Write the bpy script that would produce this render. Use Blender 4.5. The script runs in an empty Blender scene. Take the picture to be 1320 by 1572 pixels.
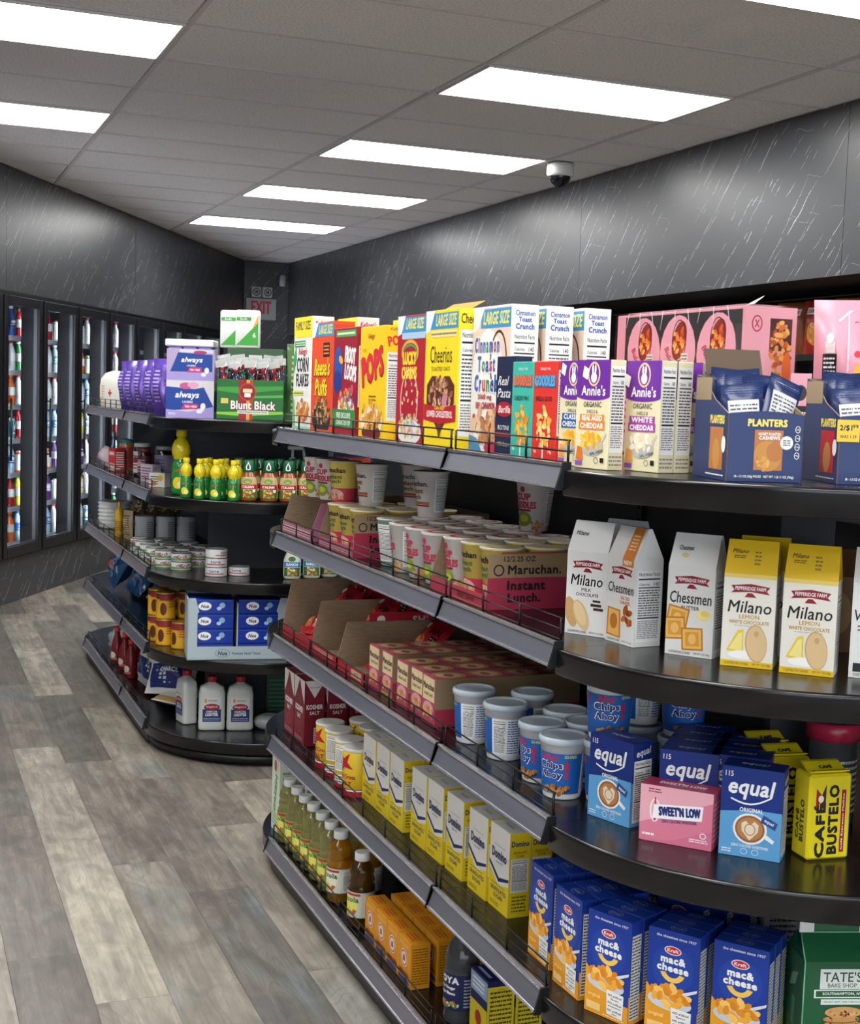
import bpy, math, random
from mathutils import Matrix, Vector
from mathutils.geometry import tessellate_polygon
R = math.radians
scene = bpy.context.scene
COL = scene.collection
rnd = random.Random(7)

# ------------------------------------------------------------------ camera, world, exposure
cam = bpy.data.cameras.new('camera'); camo = bpy.data.objects.new('camera', cam); COL.objects.link(camo)
YAW, PITCH, ROLL = .3818, -.0855, .0335
fw = Vector((math.sin(YAW)*math.cos(PITCH), math.cos(YAW)*math.cos(PITCH), math.sin(PITCH)))
r0 = Vector((math.cos(YAW), -math.sin(YAW), 0)); u0 = r0.cross(fw)
cr = r0*math.cos(ROLL) + u0*math.sin(ROLL); cu = -r0*math.sin(ROLL) + u0*math.cos(ROLL)
camo.matrix_world = Matrix(((cr.x, cu.x, -fw.x, 0), (cr.y, cu.y, -fw.y, 0), (cr.z, cu.z, -fw.z, 1.45), (0, 0, 0, 1)))
cam.sensor_fit = 'HORIZONTAL'; cam.sensor_width = 36; cam.lens = 2068.5/1320*36
cam.clip_start = .05; cam.clip_end = 60
scene.camera = camo
world = bpy.data.worlds.new('world'); scene.world = world; world.use_nodes = True
world.node_tree.nodes['Background'].inputs[0].default_value = (.5, .52, .55, 1)
world.node_tree.nodes['Background'].inputs[1].default_value = .02
vs = scene.view_settings; vs.view_transform = 'Standard'; vs.look = 'None'; vs.gamma = 1; vs.use_curve_mapping = False
vs.exposure = 0.44
LAMP = 14.0            # troffer diffuser strength
COOLER_LIGHT = 30.0

# added fill light behind the camera, shining in through an added shop front
sl = bpy.data.lights.new('added_fill_light', 'AREA'); sl.shape = 'RECTANGLE'; sl.size = 7.0; sl.size_y = 2.1; sl.energy = 190; sl.color = (.93, .96, 1)
slo = bpy.data.objects.new('added_fill_light', sl); COL.objects.link(slo); slo.location = (-.5, -3.5, 1.35); slo.rotation_euler = (math.radians(90), 0, 0)

# ------------------------------------------------------------------ materials
def lin(c):
    c = c/255; return c/12.92 if c <= .04045 else ((c+.055)/1.055)**2.4
def rgb(h): return (lin(int(h[0:2], 16)), lin(int(h[2:4], 16)), lin(int(h[4:6], 16)), 1)
_m = {}
def mat(h, rough=.45, metal=0, trans=0, emit=0, ior=1.45, coat=0):
    k = (h, rough, metal, trans, emit, ior, coat)
    if k in _m: return _m[k]
    m = bpy.data.materials.new('paint_'+h); m.use_nodes = True
    b = m.node_tree.nodes['Principled BSDF']
    b.inputs['Base Color'].default_value = rgb(h); b.inputs['Roughness'].default_value = rough
    b.inputs['Metallic'].default_value = metal; b.inputs['Transmission Weight'].default_value = trans
    b.inputs['IOR'].default_value = ior
    if coat: b.inputs['Coat Weight'].default_value = coat; b.inputs['Coat Roughness'].default_value = .12
    if emit:
        b.inputs['Emission Color'].default_value = rgb(h); b.inputs['Emission Strength'].default_value = emit
    _m[k] = m; return m
def noisy(name, h1, h2, scale=8, rough=.5, metal=0, stretch=(1, 1, 1), bump=0, detail=4):
    m = bpy.data.materials.new(name); m.use_nodes = True; nt = m.node_tree; b = nt.nodes['Principled BSDF']
    tc = nt.nodes.new('ShaderNodeTexCoord'); mp = nt.nodes.new('ShaderNodeMapping'); mp.inputs['Scale'].default_value = stretch
    nz = nt.nodes.new('ShaderNodeTexNoise'); nz.inputs['Scale'].default_value = scale; nz.inputs['Detail'].default_value = detail
    cr_ = nt.nodes.new('ShaderNodeValToRGB'); cr_.color_ramp.elements[0].position = .35; cr_.color_ramp.elements[1].position = .65
    cr_.color_ramp.elements[0].color = rgb(h1); cr_.color_ramp.elements[1].color = rgb(h2)
    L = nt.links.new
    L(tc.outputs['Object'], mp.inputs[0]); L(mp.outputs[0], nz.inputs['Vector']); L(nz.outputs['Fac'], cr_.inputs[0]); L(cr_.outputs[0], b.inputs['Base Color'])
    b.inputs['Roughness'].default_value = rough; b.inputs['Metallic'].default_value = metal
    if bump:
        bp = nt.nodes.new('ShaderNodeBump'); bp.inputs['Strength'].default_value = bump; bp.inputs['Distance'].default_value = .002
        L(nz.outputs['Fac'], bp.inputs['Height']); L(bp.outputs[0], b.inputs['Normal'])
    return m
M_BLACK = noisy('black_metal', '0c0c0e', '111113', 30, .36)
M_DECK = noisy('black_deck', '0b0b0d', '121214', 14, .22, bump=.02)
M_PANEL = noisy('grey_panel', '303136', '38393e', 5, .6)
M_RAIL = noisy('rail_plastic', '84848f', '92929e', 20, .28, .7, (1, .08, 1))
M_LIP = mat('c8c8ce', .2, .8)
M_CARD = noisy('kraft_board', '7f6a52', '8d775e', 40, .85, 0, (1, 1, 6))
M_CARDW = mat('cfd6d8', .6)
M_WIRE = mat('0b0b0c', .3, .3)
def glass_mat(name, tint=(1, 1, 1, 1), gl=.12):
    m = bpy.data.materials.new(name); m.use_nodes = True; nt = m.node_tree; nt.nodes.clear()
    o = nt.nodes.new('ShaderNodeOutputMaterial'); mx = nt.nodes.new('ShaderNodeMixShader'); t = nt.nodes.new('ShaderNodeBsdfTransparent')
    g = nt.nodes.new('ShaderNodeBsdfGlossy'); g.inputs['Roughness'].default_value = .06; t.inputs[0].default_value = tint
    f = nt.nodes.new('ShaderNodeLayerWeight'); pw_ = nt.nodes.new('ShaderNodeMath'); pw_.operation = 'POWER'; pw_.inputs[1].default_value = 4.5
    ml = nt.nodes.new('ShaderNodeMath'); ml.operation = 'MULTIPLY_ADD'; ml.inputs[1].default_value = .7; ml.inputs[2].default_value = .03
    f.inputs['Blend'].default_value = .5; nt.links.new(f.outputs['Facing'], pw_.inputs[0]); nt.links.new(pw_.outputs[0], ml.inputs[0]); nt.links.new(ml.outputs[0], mx.inputs[0]); nt.links.new(t.outputs[0], mx.inputs[1]); nt.links.new(g.outputs[0], mx.inputs[2]); nt.links.new(mx.outputs[0], o.inputs[0])
    return m
M_GLASS = glass_mat('door_glass', (.8, .82, .84, 1))
M_FILM = glass_mat('clear_film', (.93, .93, .93, 1))

# ------------------------------------------------------------------ object helpers
def tag(o, label=None, cat=None, group=None, kind=None):
    if label: o['label'] = label
    if cat: o['category'] = cat
    if group: o['group'] = group
    if kind: o['kind'] = kind
    return o
def empty(name, loc=(0, 0, 0), rz=0):
    o = bpy.data.objects.new(name, None); o.empty_display_size = .05; COL.objects.link(o)
    o.location = loc; o.rotation_euler = (0, 0, rz); return o
def copy_tree(o, parent=None):
    c = o.copy(); COL.objects.link(c); c.parent = parent
    for ch in list(o.children): copy_tree(ch, c)
    return c
class MB:
    def __init__(s): s.v = []; s.f = []; s.m = []; s.mats = []; s.sm = []
    def mi(s, m):
        if m not in s.mats: s.mats.append(m)
        return s.mats.index(m)
    def poly(s, pts, m, smooth=False):
        n = len(s.v); s.v += [tuple(p) for p in pts]; s.f.append(tuple(range(n, n+len(pts)))); s.m.append(s.mi(m)); s.sm.append(smooth)
    def box(s, x0, x1, y0, y1, z0, z1, m, c=0):
        if c:
            # chamfered box: eight corners split in three
            X = (x0, x1); Y = (y0, y1); Z = (z0, z1); n = len(s.v); P = {}
            for i in (0, 1):
                for j in (0, 1):
                    for k in (0, 1):
                        sx, sy, sz = 1-2*i, 1-2*j, 1-2*k
                        P[i, j, k, 0] = (X[i], Y[j]+sy*c, Z[k]+sz*c); P[i, j, k, 1] = (X[i]+sx*c, Y[j], Z[k]+sz*c); P[i, j, k, 2] = (X[i]+sx*c, Y[j]+sy*c, Z[k])
            def q(a, flip): s.poly([P[t] for t in (a[::-1] if flip else a)], m)
            for i in (0, 1):
                q([(i, 0, 0, 0), (i, 0, 1, 0), (i, 1, 1, 0), (i, 1, 0, 0)], i)
                q([(0, i, 0, 1), (1, i, 0, 1), (1, i, 1, 1), (0, i, 1, 1)], i)
                q([(0, 0, i, 2), (0, 1, i, 2), (1, 1, i, 2), (1, 0, i, 2)], i)
                for j in (0, 1):
                    q([(i, j, 0, 0), (i, j, 0, 1), (i, j, 1, 1), (i, j, 1, 0)], i == j)
                    q([(i, 0, j, 0), (i, 0, j, 2), (i, 1, j, 2), (i, 1, j, 0)], i == j)
                    q([(0, i, j, 1), (0, i, j, 2), (1, i, j, 2), (1, i, j, 1)], i != j)
            for i in (0, 1):
                for j in (0, 1):
                    for k in (0, 1): q([(i, j, k, 0), (i, j, k, 1), (i, j, k, 2)], (i+j+k) % 2)
            return
        a = [(x0, y0, z0), (x1, y0, z0), (x1, y1, z0), (x0, y1, z0), (x0, y0, z1), (x1, y0, z1), (x1, y1, z1), (x0, y1, z1)]
        for f in ((0, 3, 2, 1), (4, 5, 6, 7), (0, 1, 5, 4), (1, 2, 6, 5), (2, 3, 7, 6), (3, 0, 4, 7)): s.poly([a[i] for i in f], m)
    def tube(s, a, b, r, m, n=6):
        a = Vector(a); b = Vector(b); d = (b-a).normalized(); t = Vector((0, 0, 1)) if abs(d.z) < .9 else Vector((1, 0, 0))
        p = d.cross(t).normalized(); q = d.cross(p); i0 = len(s.v)
        for e in (a, b):
            for k in range(n): s.v.append(tuple(e+p*r*math.cos(2*math.pi*k/n)+q*r*math.sin(2*math.pi*k/n)))
        mi = s.mi(m)
        for k in range(n): s.f.append((i0+k, i0+(k+1) % n, i0+n+(k+1) % n, i0+n+k)); s.m.append(mi); s.sm.append(True)
        s.f.append(tuple(range(i0+n-1, i0-1, -1))); s.m.append(mi); s.sm.append(False)
        s.f.append(tuple(range(i0+n, i0+2*n))); s.m.append(mi); s.sm.append(False)
    def lathe(s, prof, m, n=28, sx=1, sy=1, pw=2, cx=0, cy=0, a0=0, a1=2*math.pi, capb=True, capt=True):
        """prof: [(r,z)...] from the bottom up; m one material or a list per ring"""
        full = abs(a1-a0-2*math.pi) < 1e-6; nn = n if full else n+1; i0 = len(s.v)
        for r, z in prof:
            for k in range(nn):
                a = a0+(a1-a0)*k/n; c, d = math.cos(a), math.sin(a)
                if pw != 2:
                    g = (abs(c)**pw+abs(d)**pw)**(-1/pw); c *= g; d *= g
                s.v.append((cx+r*c*sx, cy+r*d*sy, z))
        for j in range(len(prof)-1):
            mi = s.mi(m[j] if isinstance(m, list) else m)
            for k in range(n):
                k2 = (k+1) % nn
                s.f.append((i0+j*nn+k, i0+j*nn+k2, i0+(j+1)*nn+k2, i0+(j+1)*nn+k)); s.m.append(mi); s.sm.append(True)
        if capb: s.f.append(tuple(i0+k for k in range(nn-1, -1, -1))); s.m.append(s.mi(m[0] if isinstance(m, list) else m)); s.sm.append(False)
        if capt:
            j = len(prof)-1; s.f.append(tuple(i0+j*nn+k for k in range(nn))); s.m.append(s.mi(m[-1] if isinstance(m, list) else m)); s.sm.append(False)
    def prism(s, prof, axis, a, b, m):
        """extrude a closed profile (2D) along an axis ('x': prof=(y,z), 'y': prof=(x,z))"""
        def P(t, q): return (t, q[0], q[1]) if axis == 'x' else (q[0], t, q[1])
        n = len(prof)
        for k in range(n):
            p, q = prof[k], prof[(k+1) % n]; s.poly([P(a, p), P(a, q), P(b, q), P(b, p)], m)
        s.poly([P(a, p) for p in prof[::-1]], m); s.poly([P(b, p) for p in prof], m)
    def mesh(s, name):
        me = bpy.data.meshes.new(name); me.from_pydata(s.v, [], s.f)
        for m in s.mats: me.materials.append(m)
        me.polygons.foreach_set('material_index', s.m); me.polygons.foreach_set('use_smooth', s.sm); me.update(); return me
    def build(s, name, parent=None, loc=(0, 0, 0), rz=0):
        o = bpy.data.objects.new(name, s.mesh(name)); COL.objects.link(o); o.parent = parent
        o.location = loc; o.rotation_euler = (0, 0, rz); return o

# ------------------------------------------------------------------ printing on surfaces
_t = {}
def text_mesh(txt, bold=0, shear=0):
    k = (txt, bold, shear)
    if k in _t: return _t[k]
    cu_ = bpy.data.curves.new('t', 'FONT'); cu_.body = txt; cu_.space_character = 1+min(bold, .1)*1.1; cu_.shear = shear; cu_.resolution_u = 2; cu_.fill_mode = 'FRONT'
    ob = bpy.data.objects.new('t', cu_); me = bpy.data.meshes.new_from_object(ob)
    vs_ = [(v.co.x, v.co.y) for v in me.vertices]; fs = [tuple(p.vertices) for p in me.polygons]
    if vs_:
        x0 = min(v[0] for v in vs_); x1 = max(v[0] for v in vs_); y0 = min(v[1] for v in vs_); y1 = max(v[1] for v in vs_)
        vs_ = [((x-x0)/(x1-x0)-.5, (y-y0)/(y1-y0)-.5) for x, y in vs_]
    tr = [[vs_[i] for i in f] for f in fs]
    bpy.data.objects.remove(ob); bpy.data.curves.remove(cu_); bpy.data.meshes.remove(me)
    _t[k] = tr; return tr
def clipax(p, ax, lo, hi):
    for sgn, lim in ((1, lo), (-1, -hi)):
        out = []
        for i in range(len(p)):
            a, b = p[i], p[(i+1) % len(p)]; da, db = a[ax]*sgn-lim, b[ax]*sgn-lim
            if da >= 0: out.append(a)
            if (da >= 0) != (db >= 0):
                t = da/(da-db); out.append((a[0]+(b[0]-a[0])*t, a[1]+(b[1]-a[1])*t))
        p = out
        if len(p) < 3: return []
    return p
class Face:
    """a printable surface: fn(u,v,off) -> xyz, u and v in centimetres, W x H; du/dv: cell size on curved ones"""
    def __init__(s, fn, W, H, du=None, dv=None): s.fn = fn; s.W = W; s.H = H; s.du = du; s.dv = dv
def emitp(mb, F, poly, m, off):
    if F.W > 1.01:      # print never runs over the edge of its face
        poly = clipax(poly, 0, 0, F.W); poly = clipax(poly, 1, 0, F.H) if len(poly) > 2 else poly
        if len(poly) < 3: return
    ps = [poly]
    for ax, d in ((0, F.du), (1, F.dv)):
        if not d: continue
        nx = []
        for p in ps:
            lo = min(q[ax] for q in p); hi = max(q[ax] for q in p)
            for k in range(int(math.floor(lo/d)), int(math.ceil(hi/d))):
                c = clipax(p, ax, k*d, (k+1)*d)
                if c: nx.append(c)
        ps = nx
    for p in ps: mb.poly([F.fn(q[0], q[1], off) for q in p], m)
def art(mb, F, ops, rough=.4, off=.0004):
    W, H = F.W, F.H
    for o in ops:
        k = o[0]; off += .00003
        if k == 'r':      # r color u0 v0 u1 v1
            _, c, a, b, c2, d = o; emitp(mb, F, [(a, b), (c2, b), (c2, d), (a, d)], mat(c, rough), off)
        elif k == 'e':    # e color cx cy rx ry [rot]
            _, c, x, y, rx, ry = o[:6]; ro = R(o[6]) if len(o) > 6 else 0; pts = []
            for i in range(20):
                a = 2*math.pi*i/20; p, q = rx*math.cos(a), ry*math.sin(a)
                pts.append((x+p*math.cos(ro)-q*math.sin(ro), y+p*math.sin(ro)+q*math.cos(ro)))
            emitp(mb, F, pts, mat(c, rough), off)
        elif k == 'p':    # p color [points]
            _, c, pts = o
            tri = tessellate_polygon([[Vector((p[0], p[1], 0)) for p in pts]])
            for t in tri:
                q = [pts[i] for i in t]
                if (q[1][0]-q[0][0])*(q[2][1]-q[0][1])-(q[1][1]-q[0][1])*(q[2][0]-q[0][0]) < 0: q = q[::-1]
                emitp(mb, F, q, mat(c, rough), off)
        elif k == 't':    # t text color cx cy w h [bold shear rot]
            txt, c, x, y, w, h = o[1:7]; bold = o[7] if len(o) > 7 else .02; sh = o[8] if len(o) > 8 else 0; ro = R(o[9]) if len(o) > 9 else 0
            ca, sa = math.cos(ro), math.sin(ro); m = mat(c, rough)
            ex = min(bold, .09)*h*.75; nc = 1 if bold < .015 else (4 if h < 1 or bold < .05 else 8); w1, h1 = (w-2*ex, h-2*ex) if nc > 1 else (w, h)
            for ci in range(nc):
                dx, dy = (ex*math.cos(6.2832*ci/nc+.4), ex*math.sin(6.2832*ci/nc+.4)) if nc > 1 else (0, 0)
                for t in text_mesh(txt, bold, sh):
                    emitp(mb, F, [(x+dx+p*w1*ca-q*h1*sa, y+dy+p*w1*sa+q*h1*ca) for p, q in t], m, off+ci*.000004)
        elif k == 'l':    # l color u0 v0 u1 v1 rows : fine print as thin bars
            _, c, a, b, c2, d, n = o; m = mat(c, rough); rr = random.Random(n)
            for i in range(n):
                y = d-(d-b)*(i+.5)/n; e = (d-b)/n*.22; x = a
                while x < c2-.2:
                    w = min(rr.uniform(.3, 1.0), c2-x); emitp(mb, F, [(x, y-e), (x+w, y-e), (x+w, y+e), (x, y+e)], m, off); x += w+.12
        elif k == 'b':    # b [colors] cx cy rx ry n size : a heap of food pieces
            _, cs, x, y, rx, ry, n, sz = o; rr = random.Random(n*7+len(cs))
            for i in range(n):
                a = rr.uniform(0, 2*math.pi); q = math.sqrt(rr.random()); off += .000004
                px, py = x+rx*q*math.cos(a), y+ry*q*math.sin(a); s1 = sz*rr.uniform(.7, 1.2); ro = rr.uniform(0, 3.14)
                pts = [(px+s1*math.cos(t)*math.cos(ro)-s1*.6*math.sin(t)*math.sin(ro), py+s1*math.cos(t)*math.sin(ro)+s1*.6*math.sin(t)*math.cos(ro)) for t in [2*math.pi*j/8 for j in range(8)]]
                emitp(mb, F, pts, mat(cs[i % len(cs)], rough), off)
        elif k == 'n':    # n u0 v0 u1 v1 : a nutrition panel
            _, a, b, c2, d = o; w = c2-a; h = d-b; K = '1a1a1a'
            art(mb, F, [('r', 'e9e9e6', a, b, c2, d), ('t', 'Nutrition Facts', K, (a+c2)/2, d-h*.05, w*.86, h*.05), ('r', K, a+w*.06, d-h*.13, c2-w*.06, d-h*.11),
                        ('t', 'Calories', K, a+w*.3, d-h*.19, w*.42, h*.035), ('t', '140', K, c2-w*.2, d-h*.19, w*.22, h*.05),
                        ('r', K, a+w*.06, d-h*.245, c2-w*.06, d-h*.23), ('l', '3a3a3a', a+w*.07, b+h*.36, c2-w*.07, d-h*.26, 11),
                        ('r', K, a+w*.06, b+h*.33, c2-w*.06, b+h*.35), ('l', '6a6a6a', a+w*.07, b+h*.05, c2-w*.07, b+h*.31, 10)], rough, off)
        elif k == 'ring': # ring color cx cy rx ry t
            _, c, x, y, rx, ry, t = o; m = mat(c, rough)
            for i in range(24):
                a, b = 2*math.pi*i/24, 2*math.pi*(i+1)/24
                emitp(mb, F, [(x+(rx-t)*math.cos(a), y+(ry-t)*math.sin(a)), (x+rx*math.cos(a), y+ry*math.sin(a)), (x+rx*math.cos(b), y+ry*math.sin(b)), (x+(rx-t)*math.cos(b), y+(ry-t)*math.sin(b))], m, off)

def carton(name, w, d, h, body, front=(), side=(), left=None, top=(), rough=.4, chamfer=.1):
    """printed folding carton, cm; origin at the bottom of the front face, front towards -Y"""
    mb = MB(); a = .01
    mb.box(-w/2*a, w/2*a, 0, d*a, 0, h*a, mat(body, rough), chamfer*a)
    art(mb, Face(lambda u, v, o: ((u-w/2)*a, -o, v*a), w, h), front, rough)
    art(mb, Face(lambda u, v, o: (w/2*a+o, u*a, v*a), d, h), side, rough)
    art(mb, Face(lambda u, v, o: (-w/2*a-o, (d-u)*a, v*a), d, h), side if left is None else left, rough)
    art(mb, Face(lambda u, v, o: ((u-w/2)*a, v*a, h*a+o), w, d), list(top), rough)
    return mb.build(name)
def cyl_face(rf, H, span=360, z0=0, sx=1, sy=1, pw=2):
    """printable wrap; rf(v cm)->radius cm ; u=0 at the left, centre faces -Y"""
    r_ = rf(H/2); W = R(span)*r_
    def fn(u, v, o):
        a = -math.pi/2+(u-W/2)/r_; c, d = math.cos(a), math.sin(a); g = 1
        if pw != 2: g = (abs(c)**pw+abs(d)**pw)**(-1/pw)
        rr = rf(v)*.01*g+o
        return (rr*c*sx, rr*d*sy, (z0+v)*.01)
    return Face(fn, W, H, W/ max(6, int(span/9)), None)
def pillow(name, w, h, t, body, front=(), back=(), crimp=.9, rough=.3, wob=.25, seed=1, gus=0):
    """soft pouch standing on its lower edge, cm; front towards -Y"""
    rr = random.Random(seed); ph = [rr.uniform(0, 6.3) for _ in range(6)]
    def th(u, v):
        x = 2*u/w-1; y = min(1, max(0, (v-crimp)/(h-2*crimp))) if crimp else v/h
        e = max(0, 1-abs(x)**(2.5+gus)); f = max(0, math.sin(math.pi*y))**.55 if 0 < y < 1 else 0
        return t/2*e**.6*f*(1+wob*.35*math.sin(x*5+ph[0]+y*3)*math.sin(y*7+ph[1]))+.05
    def edge(u, v):
        y = v/h; k = 1-.05*math.sin(math.pi*y)*(1 if t > 1 else .3)
        return (u-w/2)*k
    mb = MB(); nu, nv = 10, 14; m = mat(body, rough)
    for sg in (-1, 1):
        i0 = len(mb.v)
        for j in range(nv+1):
            for i in range(nu+1):
                u, v = w*i/nu, h*j/nv; mb.v.append((edge(u, v)*.01, sg*th(u, v)*.01, v*.01))
        for j in range(nv):
            for i in range(nu):
                q = (i0+j*(nu+1)+i, i0+j*(nu+1)+i+1, i0+(j+1)*(nu+1)+i+1, i0+(j+1)*(nu+1)+i)
                mb.f.append(q if sg < 0 else q[::-1]); mb.m.append(mb.mi(m)); mb.sm.append(True)
    art(mb, Face(lambda u, v, o: (edge(u, v)*.01, -th(u, v)*.01-o-.0006, v*.01), w, h, w/10, h/14), front, rough)
    art(mb, Face(lambda u, v, o: (-edge(u, v)*.01, th(u, v)*.01+o+.0006, v*.01), w, h, w/10, h/14), back, rough)
    return mb.build(name)
def gable(name, w, d, h, body, front=(), side=(), hb=.74, rough=.35, topc=None):
    """paper bag with folded gable top, cm: body up to hb*h, front slopes to a flat ridge at the back third"""
    a = .01; mb = MB(); m = mat(body, rough); mt = mat(topc or body, rough); H1 = h*hb
    x0, x1 = -w/2*a, w/2*a; i0 = d*.42*a; i1 = d*.55*a; tw = .96
    b = [(x0, 0, 0), (x1, 0, 0), (x1, d*a, 0), (x0, d*a, 0)]
    k = [(x0, 0, H1*a), (x1, 0, H1*a), (x1, d*a, H1*a), (x0, d*a, H1*a)]
    t = [(x0*tw, i0, h*a), (x1*tw, i0, h*a), (x1*tw, i1, h*a), (x0*tw, i1, h*a)]
    sL = (x0*.93, d*.5*a, H1*a*1.04); sR = (x1*.93, d*.5*a, H1*a*1.04)
    for f in ((0, 1), (1, 2), (2, 3), (3, 0)): mb.poly([b[f[0]], b[f[1]], k[f[1]], k[f[0]]], m)
    mb.poly(b[::-1], m); mb.poly([k[0], k[1], t[1], t[0]], mt); mb.poly([k[2], k[3], t[3], t[2]], mt); mb.poly(t, mt)
    for K0, K1, T0, T1, S in ((k[1], k[2], t[1], t[2], sR), (k[3], k[0], t[3], t[0], sL)):
        mb.poly([K0, K1, S], mt); mb.poly([K0, S, T0], mt); mb.poly([S, K1, T1], mt); mb.poly([S, T1, T0], mt)
    def ff(u, v, o):
        if v <= H1: return ((u-w/2)*a, -o, v*a)
        s = (v-H1)/(h-H1); return ((u-w/2)*a*(1-(1-tw)*s), i0*s-o*1.2, v*a+o*.4)
    art(mb, Face(ff, w, h, None, H1), front, rough)
    art(mb, Face(lambda u, v, o: (x1+o, u*a, v*a), d, H1), side, rough)
    art(mb, Face(lambda u, v, o: (x0-o, (d-u)*a, v*a), d, H1), side, rough)
    return mb.build(name)
def put(o, x, y, z, yaw=0, label=None, cat=None, group=None, tilt=None):
    o.location = (x, y, z+.0006); o.rotation_euler = (R(tilt[0]) if tilt else 0, R(tilt[1]) if tilt else 0, R(yaw)); tag(o, label, cat, group)
    if tilt and o.type == 'MESH':      # let a leaning bag rest on its lowest point
        m = o.rotation_euler.to_matrix(); o.location.z += .0006-min((m @ v.co).z for v in o.data.vertices)
    return o
class Proto:
    """first use places the prototype itself, later uses place copies"""
    def __init__(s, fn): s.fn = fn; s.o = None
    def __call__(s):
        if s.o is None: s.o = s.fn(); return s.o
        return copy_tree(s.o)
ORD = ['nearest', 'second', 'third', 'fourth', 'fifth', 'sixth', 'seventh', 'eighth', 'ninth', 'tenth', 'eleventh', 'twelfth']
D1, D2, D3, D4, D5 = 1.335, 1.027, .718, .41, .095    # shelf decks

# ================================================================== the room
CEIL = 2.812
def floor_mat():
    m = bpy.data.materials.new('vinyl_planks'); m.use_nodes = True; nt = m.node_tree; b = nt.nodes['Principled BSDF']; L = nt.links.new; N = nt.nodes.new
    at = N('ShaderNodeVertexColor'); at.layer_name = 'tone'
    tc = N('ShaderNodeTexCoord'); sp = N('ShaderNodeSeparateColor'); L(at.outputs[0], sp.inputs[0])
    ad = N('ShaderNodeVectorMath'); ad.operation = 'MULTIPLY_ADD'; L(at.outputs[0], ad.inputs[0]); ad.inputs[1].default_value = (17, 23, 9); L(tc.outputs['Object'], ad.inputs[2])
    def nz(sc, st, det=5, dist=0):
        mp = N('ShaderNodeMapping'); mp.inputs['Scale'].default_value = st; L(ad.outputs[0], mp.inputs[0])
        n = N('ShaderNodeTexNoise'); n.inputs['Scale'].default_value = sc; n.inputs['Detail'].default_value = det; n.inputs['Distortion'].default_value = dist; L(mp.outputs[0], n.inputs['Vector']); return n
    g1 = nz(6, (7, .5, 1), 8, .6); g2 = nz(2.2, (2.2, .7, 1), 3, 1.0); g3 = nz(60, (6, .15, 1), 3)
    base = N('ShaderNodeMix'); base.data_type = 'RGBA'; base.inputs[6].default_value = rgb('564f4a'); base.inputs[7].default_value = rgb('a89f90'); L(sp.outputs[0], base.inputs[0])
    cool = N('ShaderNodeMix'); cool.data_type = 'RGBA'; cool.inputs[7].default_value = rgb('697071'); L(base.outputs[2], cool.inputs[6])
    mr = N('ShaderNodeMapRange'); mr.inputs[1].default_value = .5; mr.inputs[2].default_value = .72; L(g2.outputs['Fac'], mr.inputs[0])
    mm = N('ShaderNodeMath'); mm.operation = 'MULTIPLY'; L(mr.outputs[0], mm.inputs[0]); L(sp.outputs[1], mm.inputs[1]); L(mm.outputs[0], cool.inputs[0])
    g4 = nz(4.5, (2.2, 1, 1), 6, 1.6)
    mr2 = N('ShaderNodeMapRange'); mr2.inputs[1].default_value = .36; mr2.inputs[2].default_value = .66; mr2.inputs[3].default_value = .72; mr2.inputs[4].default_value = 1.08; L(g1.outputs['Fac'], mr2.inputs[0])
    mr3 = N('ShaderNodeMapRange'); mr3.inputs[1].default_value = .3; mr3.inputs[2].default_value = .7; mr3.inputs[3].default_value = .86; mr3.inputs[4].default_value = 1.08; L(g3.outputs['Fac'], mr3.inputs[0])
    m1 = N('ShaderNodeVectorMath'); m1.operation = 'SCALE'; L(cool.outputs[2], m1.inputs[0]); L(mr2.outputs[0], m1.inputs['Scale'])
    m2 = N('ShaderNodeVectorMath'); m2.operation = 'SCALE'; L(m1.outputs[0], m2.inputs[0]); L(mr3.outputs[0], m2.inputs['Scale'])
    mr4 = N('ShaderNodeMapRange'); mr4.inputs[1].default_value = .28; mr4.inputs[2].default_value = .45; mr4.inputs[3].default_value = .62; mr4.inputs[4].default_value = 1; L(g2.outputs['Fac'], mr4.inputs[0])
    m3 = N('ShaderNodeVectorMath'); m3.operation = 'SCALE'; L(m2.outputs[0], m3.inputs[0]); L(mr4.outputs[0], m3.inputs['Scale'])
    mr5 = N('ShaderNodeMapRange'); mr5.inputs[1].default_value = .35; mr5.inputs[2].default_value = .65; mr5.inputs[3].default_value = .74; mr5.inputs[4].default_value = 1.2; L(g4.outputs['Fac'], mr5.inputs[0])
    m4 = N('ShaderNodeVectorMath'); m4.operation = 'SCALE'; L(m3.outputs[0], m4.inputs[0]); L(mr5.outputs[0], m4.inputs['Scale'])
    kv = N('ShaderNodeTexNoise'); kv.inputs['Scale'].default_value = 2.4; kv.inputs['Detail'].default_value = 1; kmp = N('ShaderNodeMapping'); kmp.inputs['Scale'].default_value = (2.6, .8, 1); L(ad.outputs[0], kmp.inputs[0]); L(kmp.outputs[0], kv.inputs['Vector'])
    kw = N('ShaderNodeMath'); kw.operation = 'MULTIPLY'; kw.inputs[1].default_value = 150; L(kv.outputs['Fac'], kw.inputs[0]); ks = N('ShaderNodeMath'); ks.operation = 'SINE'; L(kw.outputs[0], ks.inputs[0])
    kr = N('ShaderNodeMapRange'); kr.inputs[1].default_value = .55; kr.inputs[2].default_value = 1; kr.inputs[3].default_value = 1; kr.inputs[4].default_value = .8; L(ks.outputs[0], kr.inputs[0])
    kg = N('ShaderNodeMapRange'); kg.inputs[1].default_value = .5; kg.inputs[2].default_value = .62; L(g4.outputs['Fac'], kg.inputs[0]); kx = N('ShaderNodeMix'); kx.data_type = 'FLOAT'; kx.inputs[2].default_value = 1; L(kg.outputs[0], kx.inputs[0]); L(kr.outputs[0], kx.inputs[3])
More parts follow.
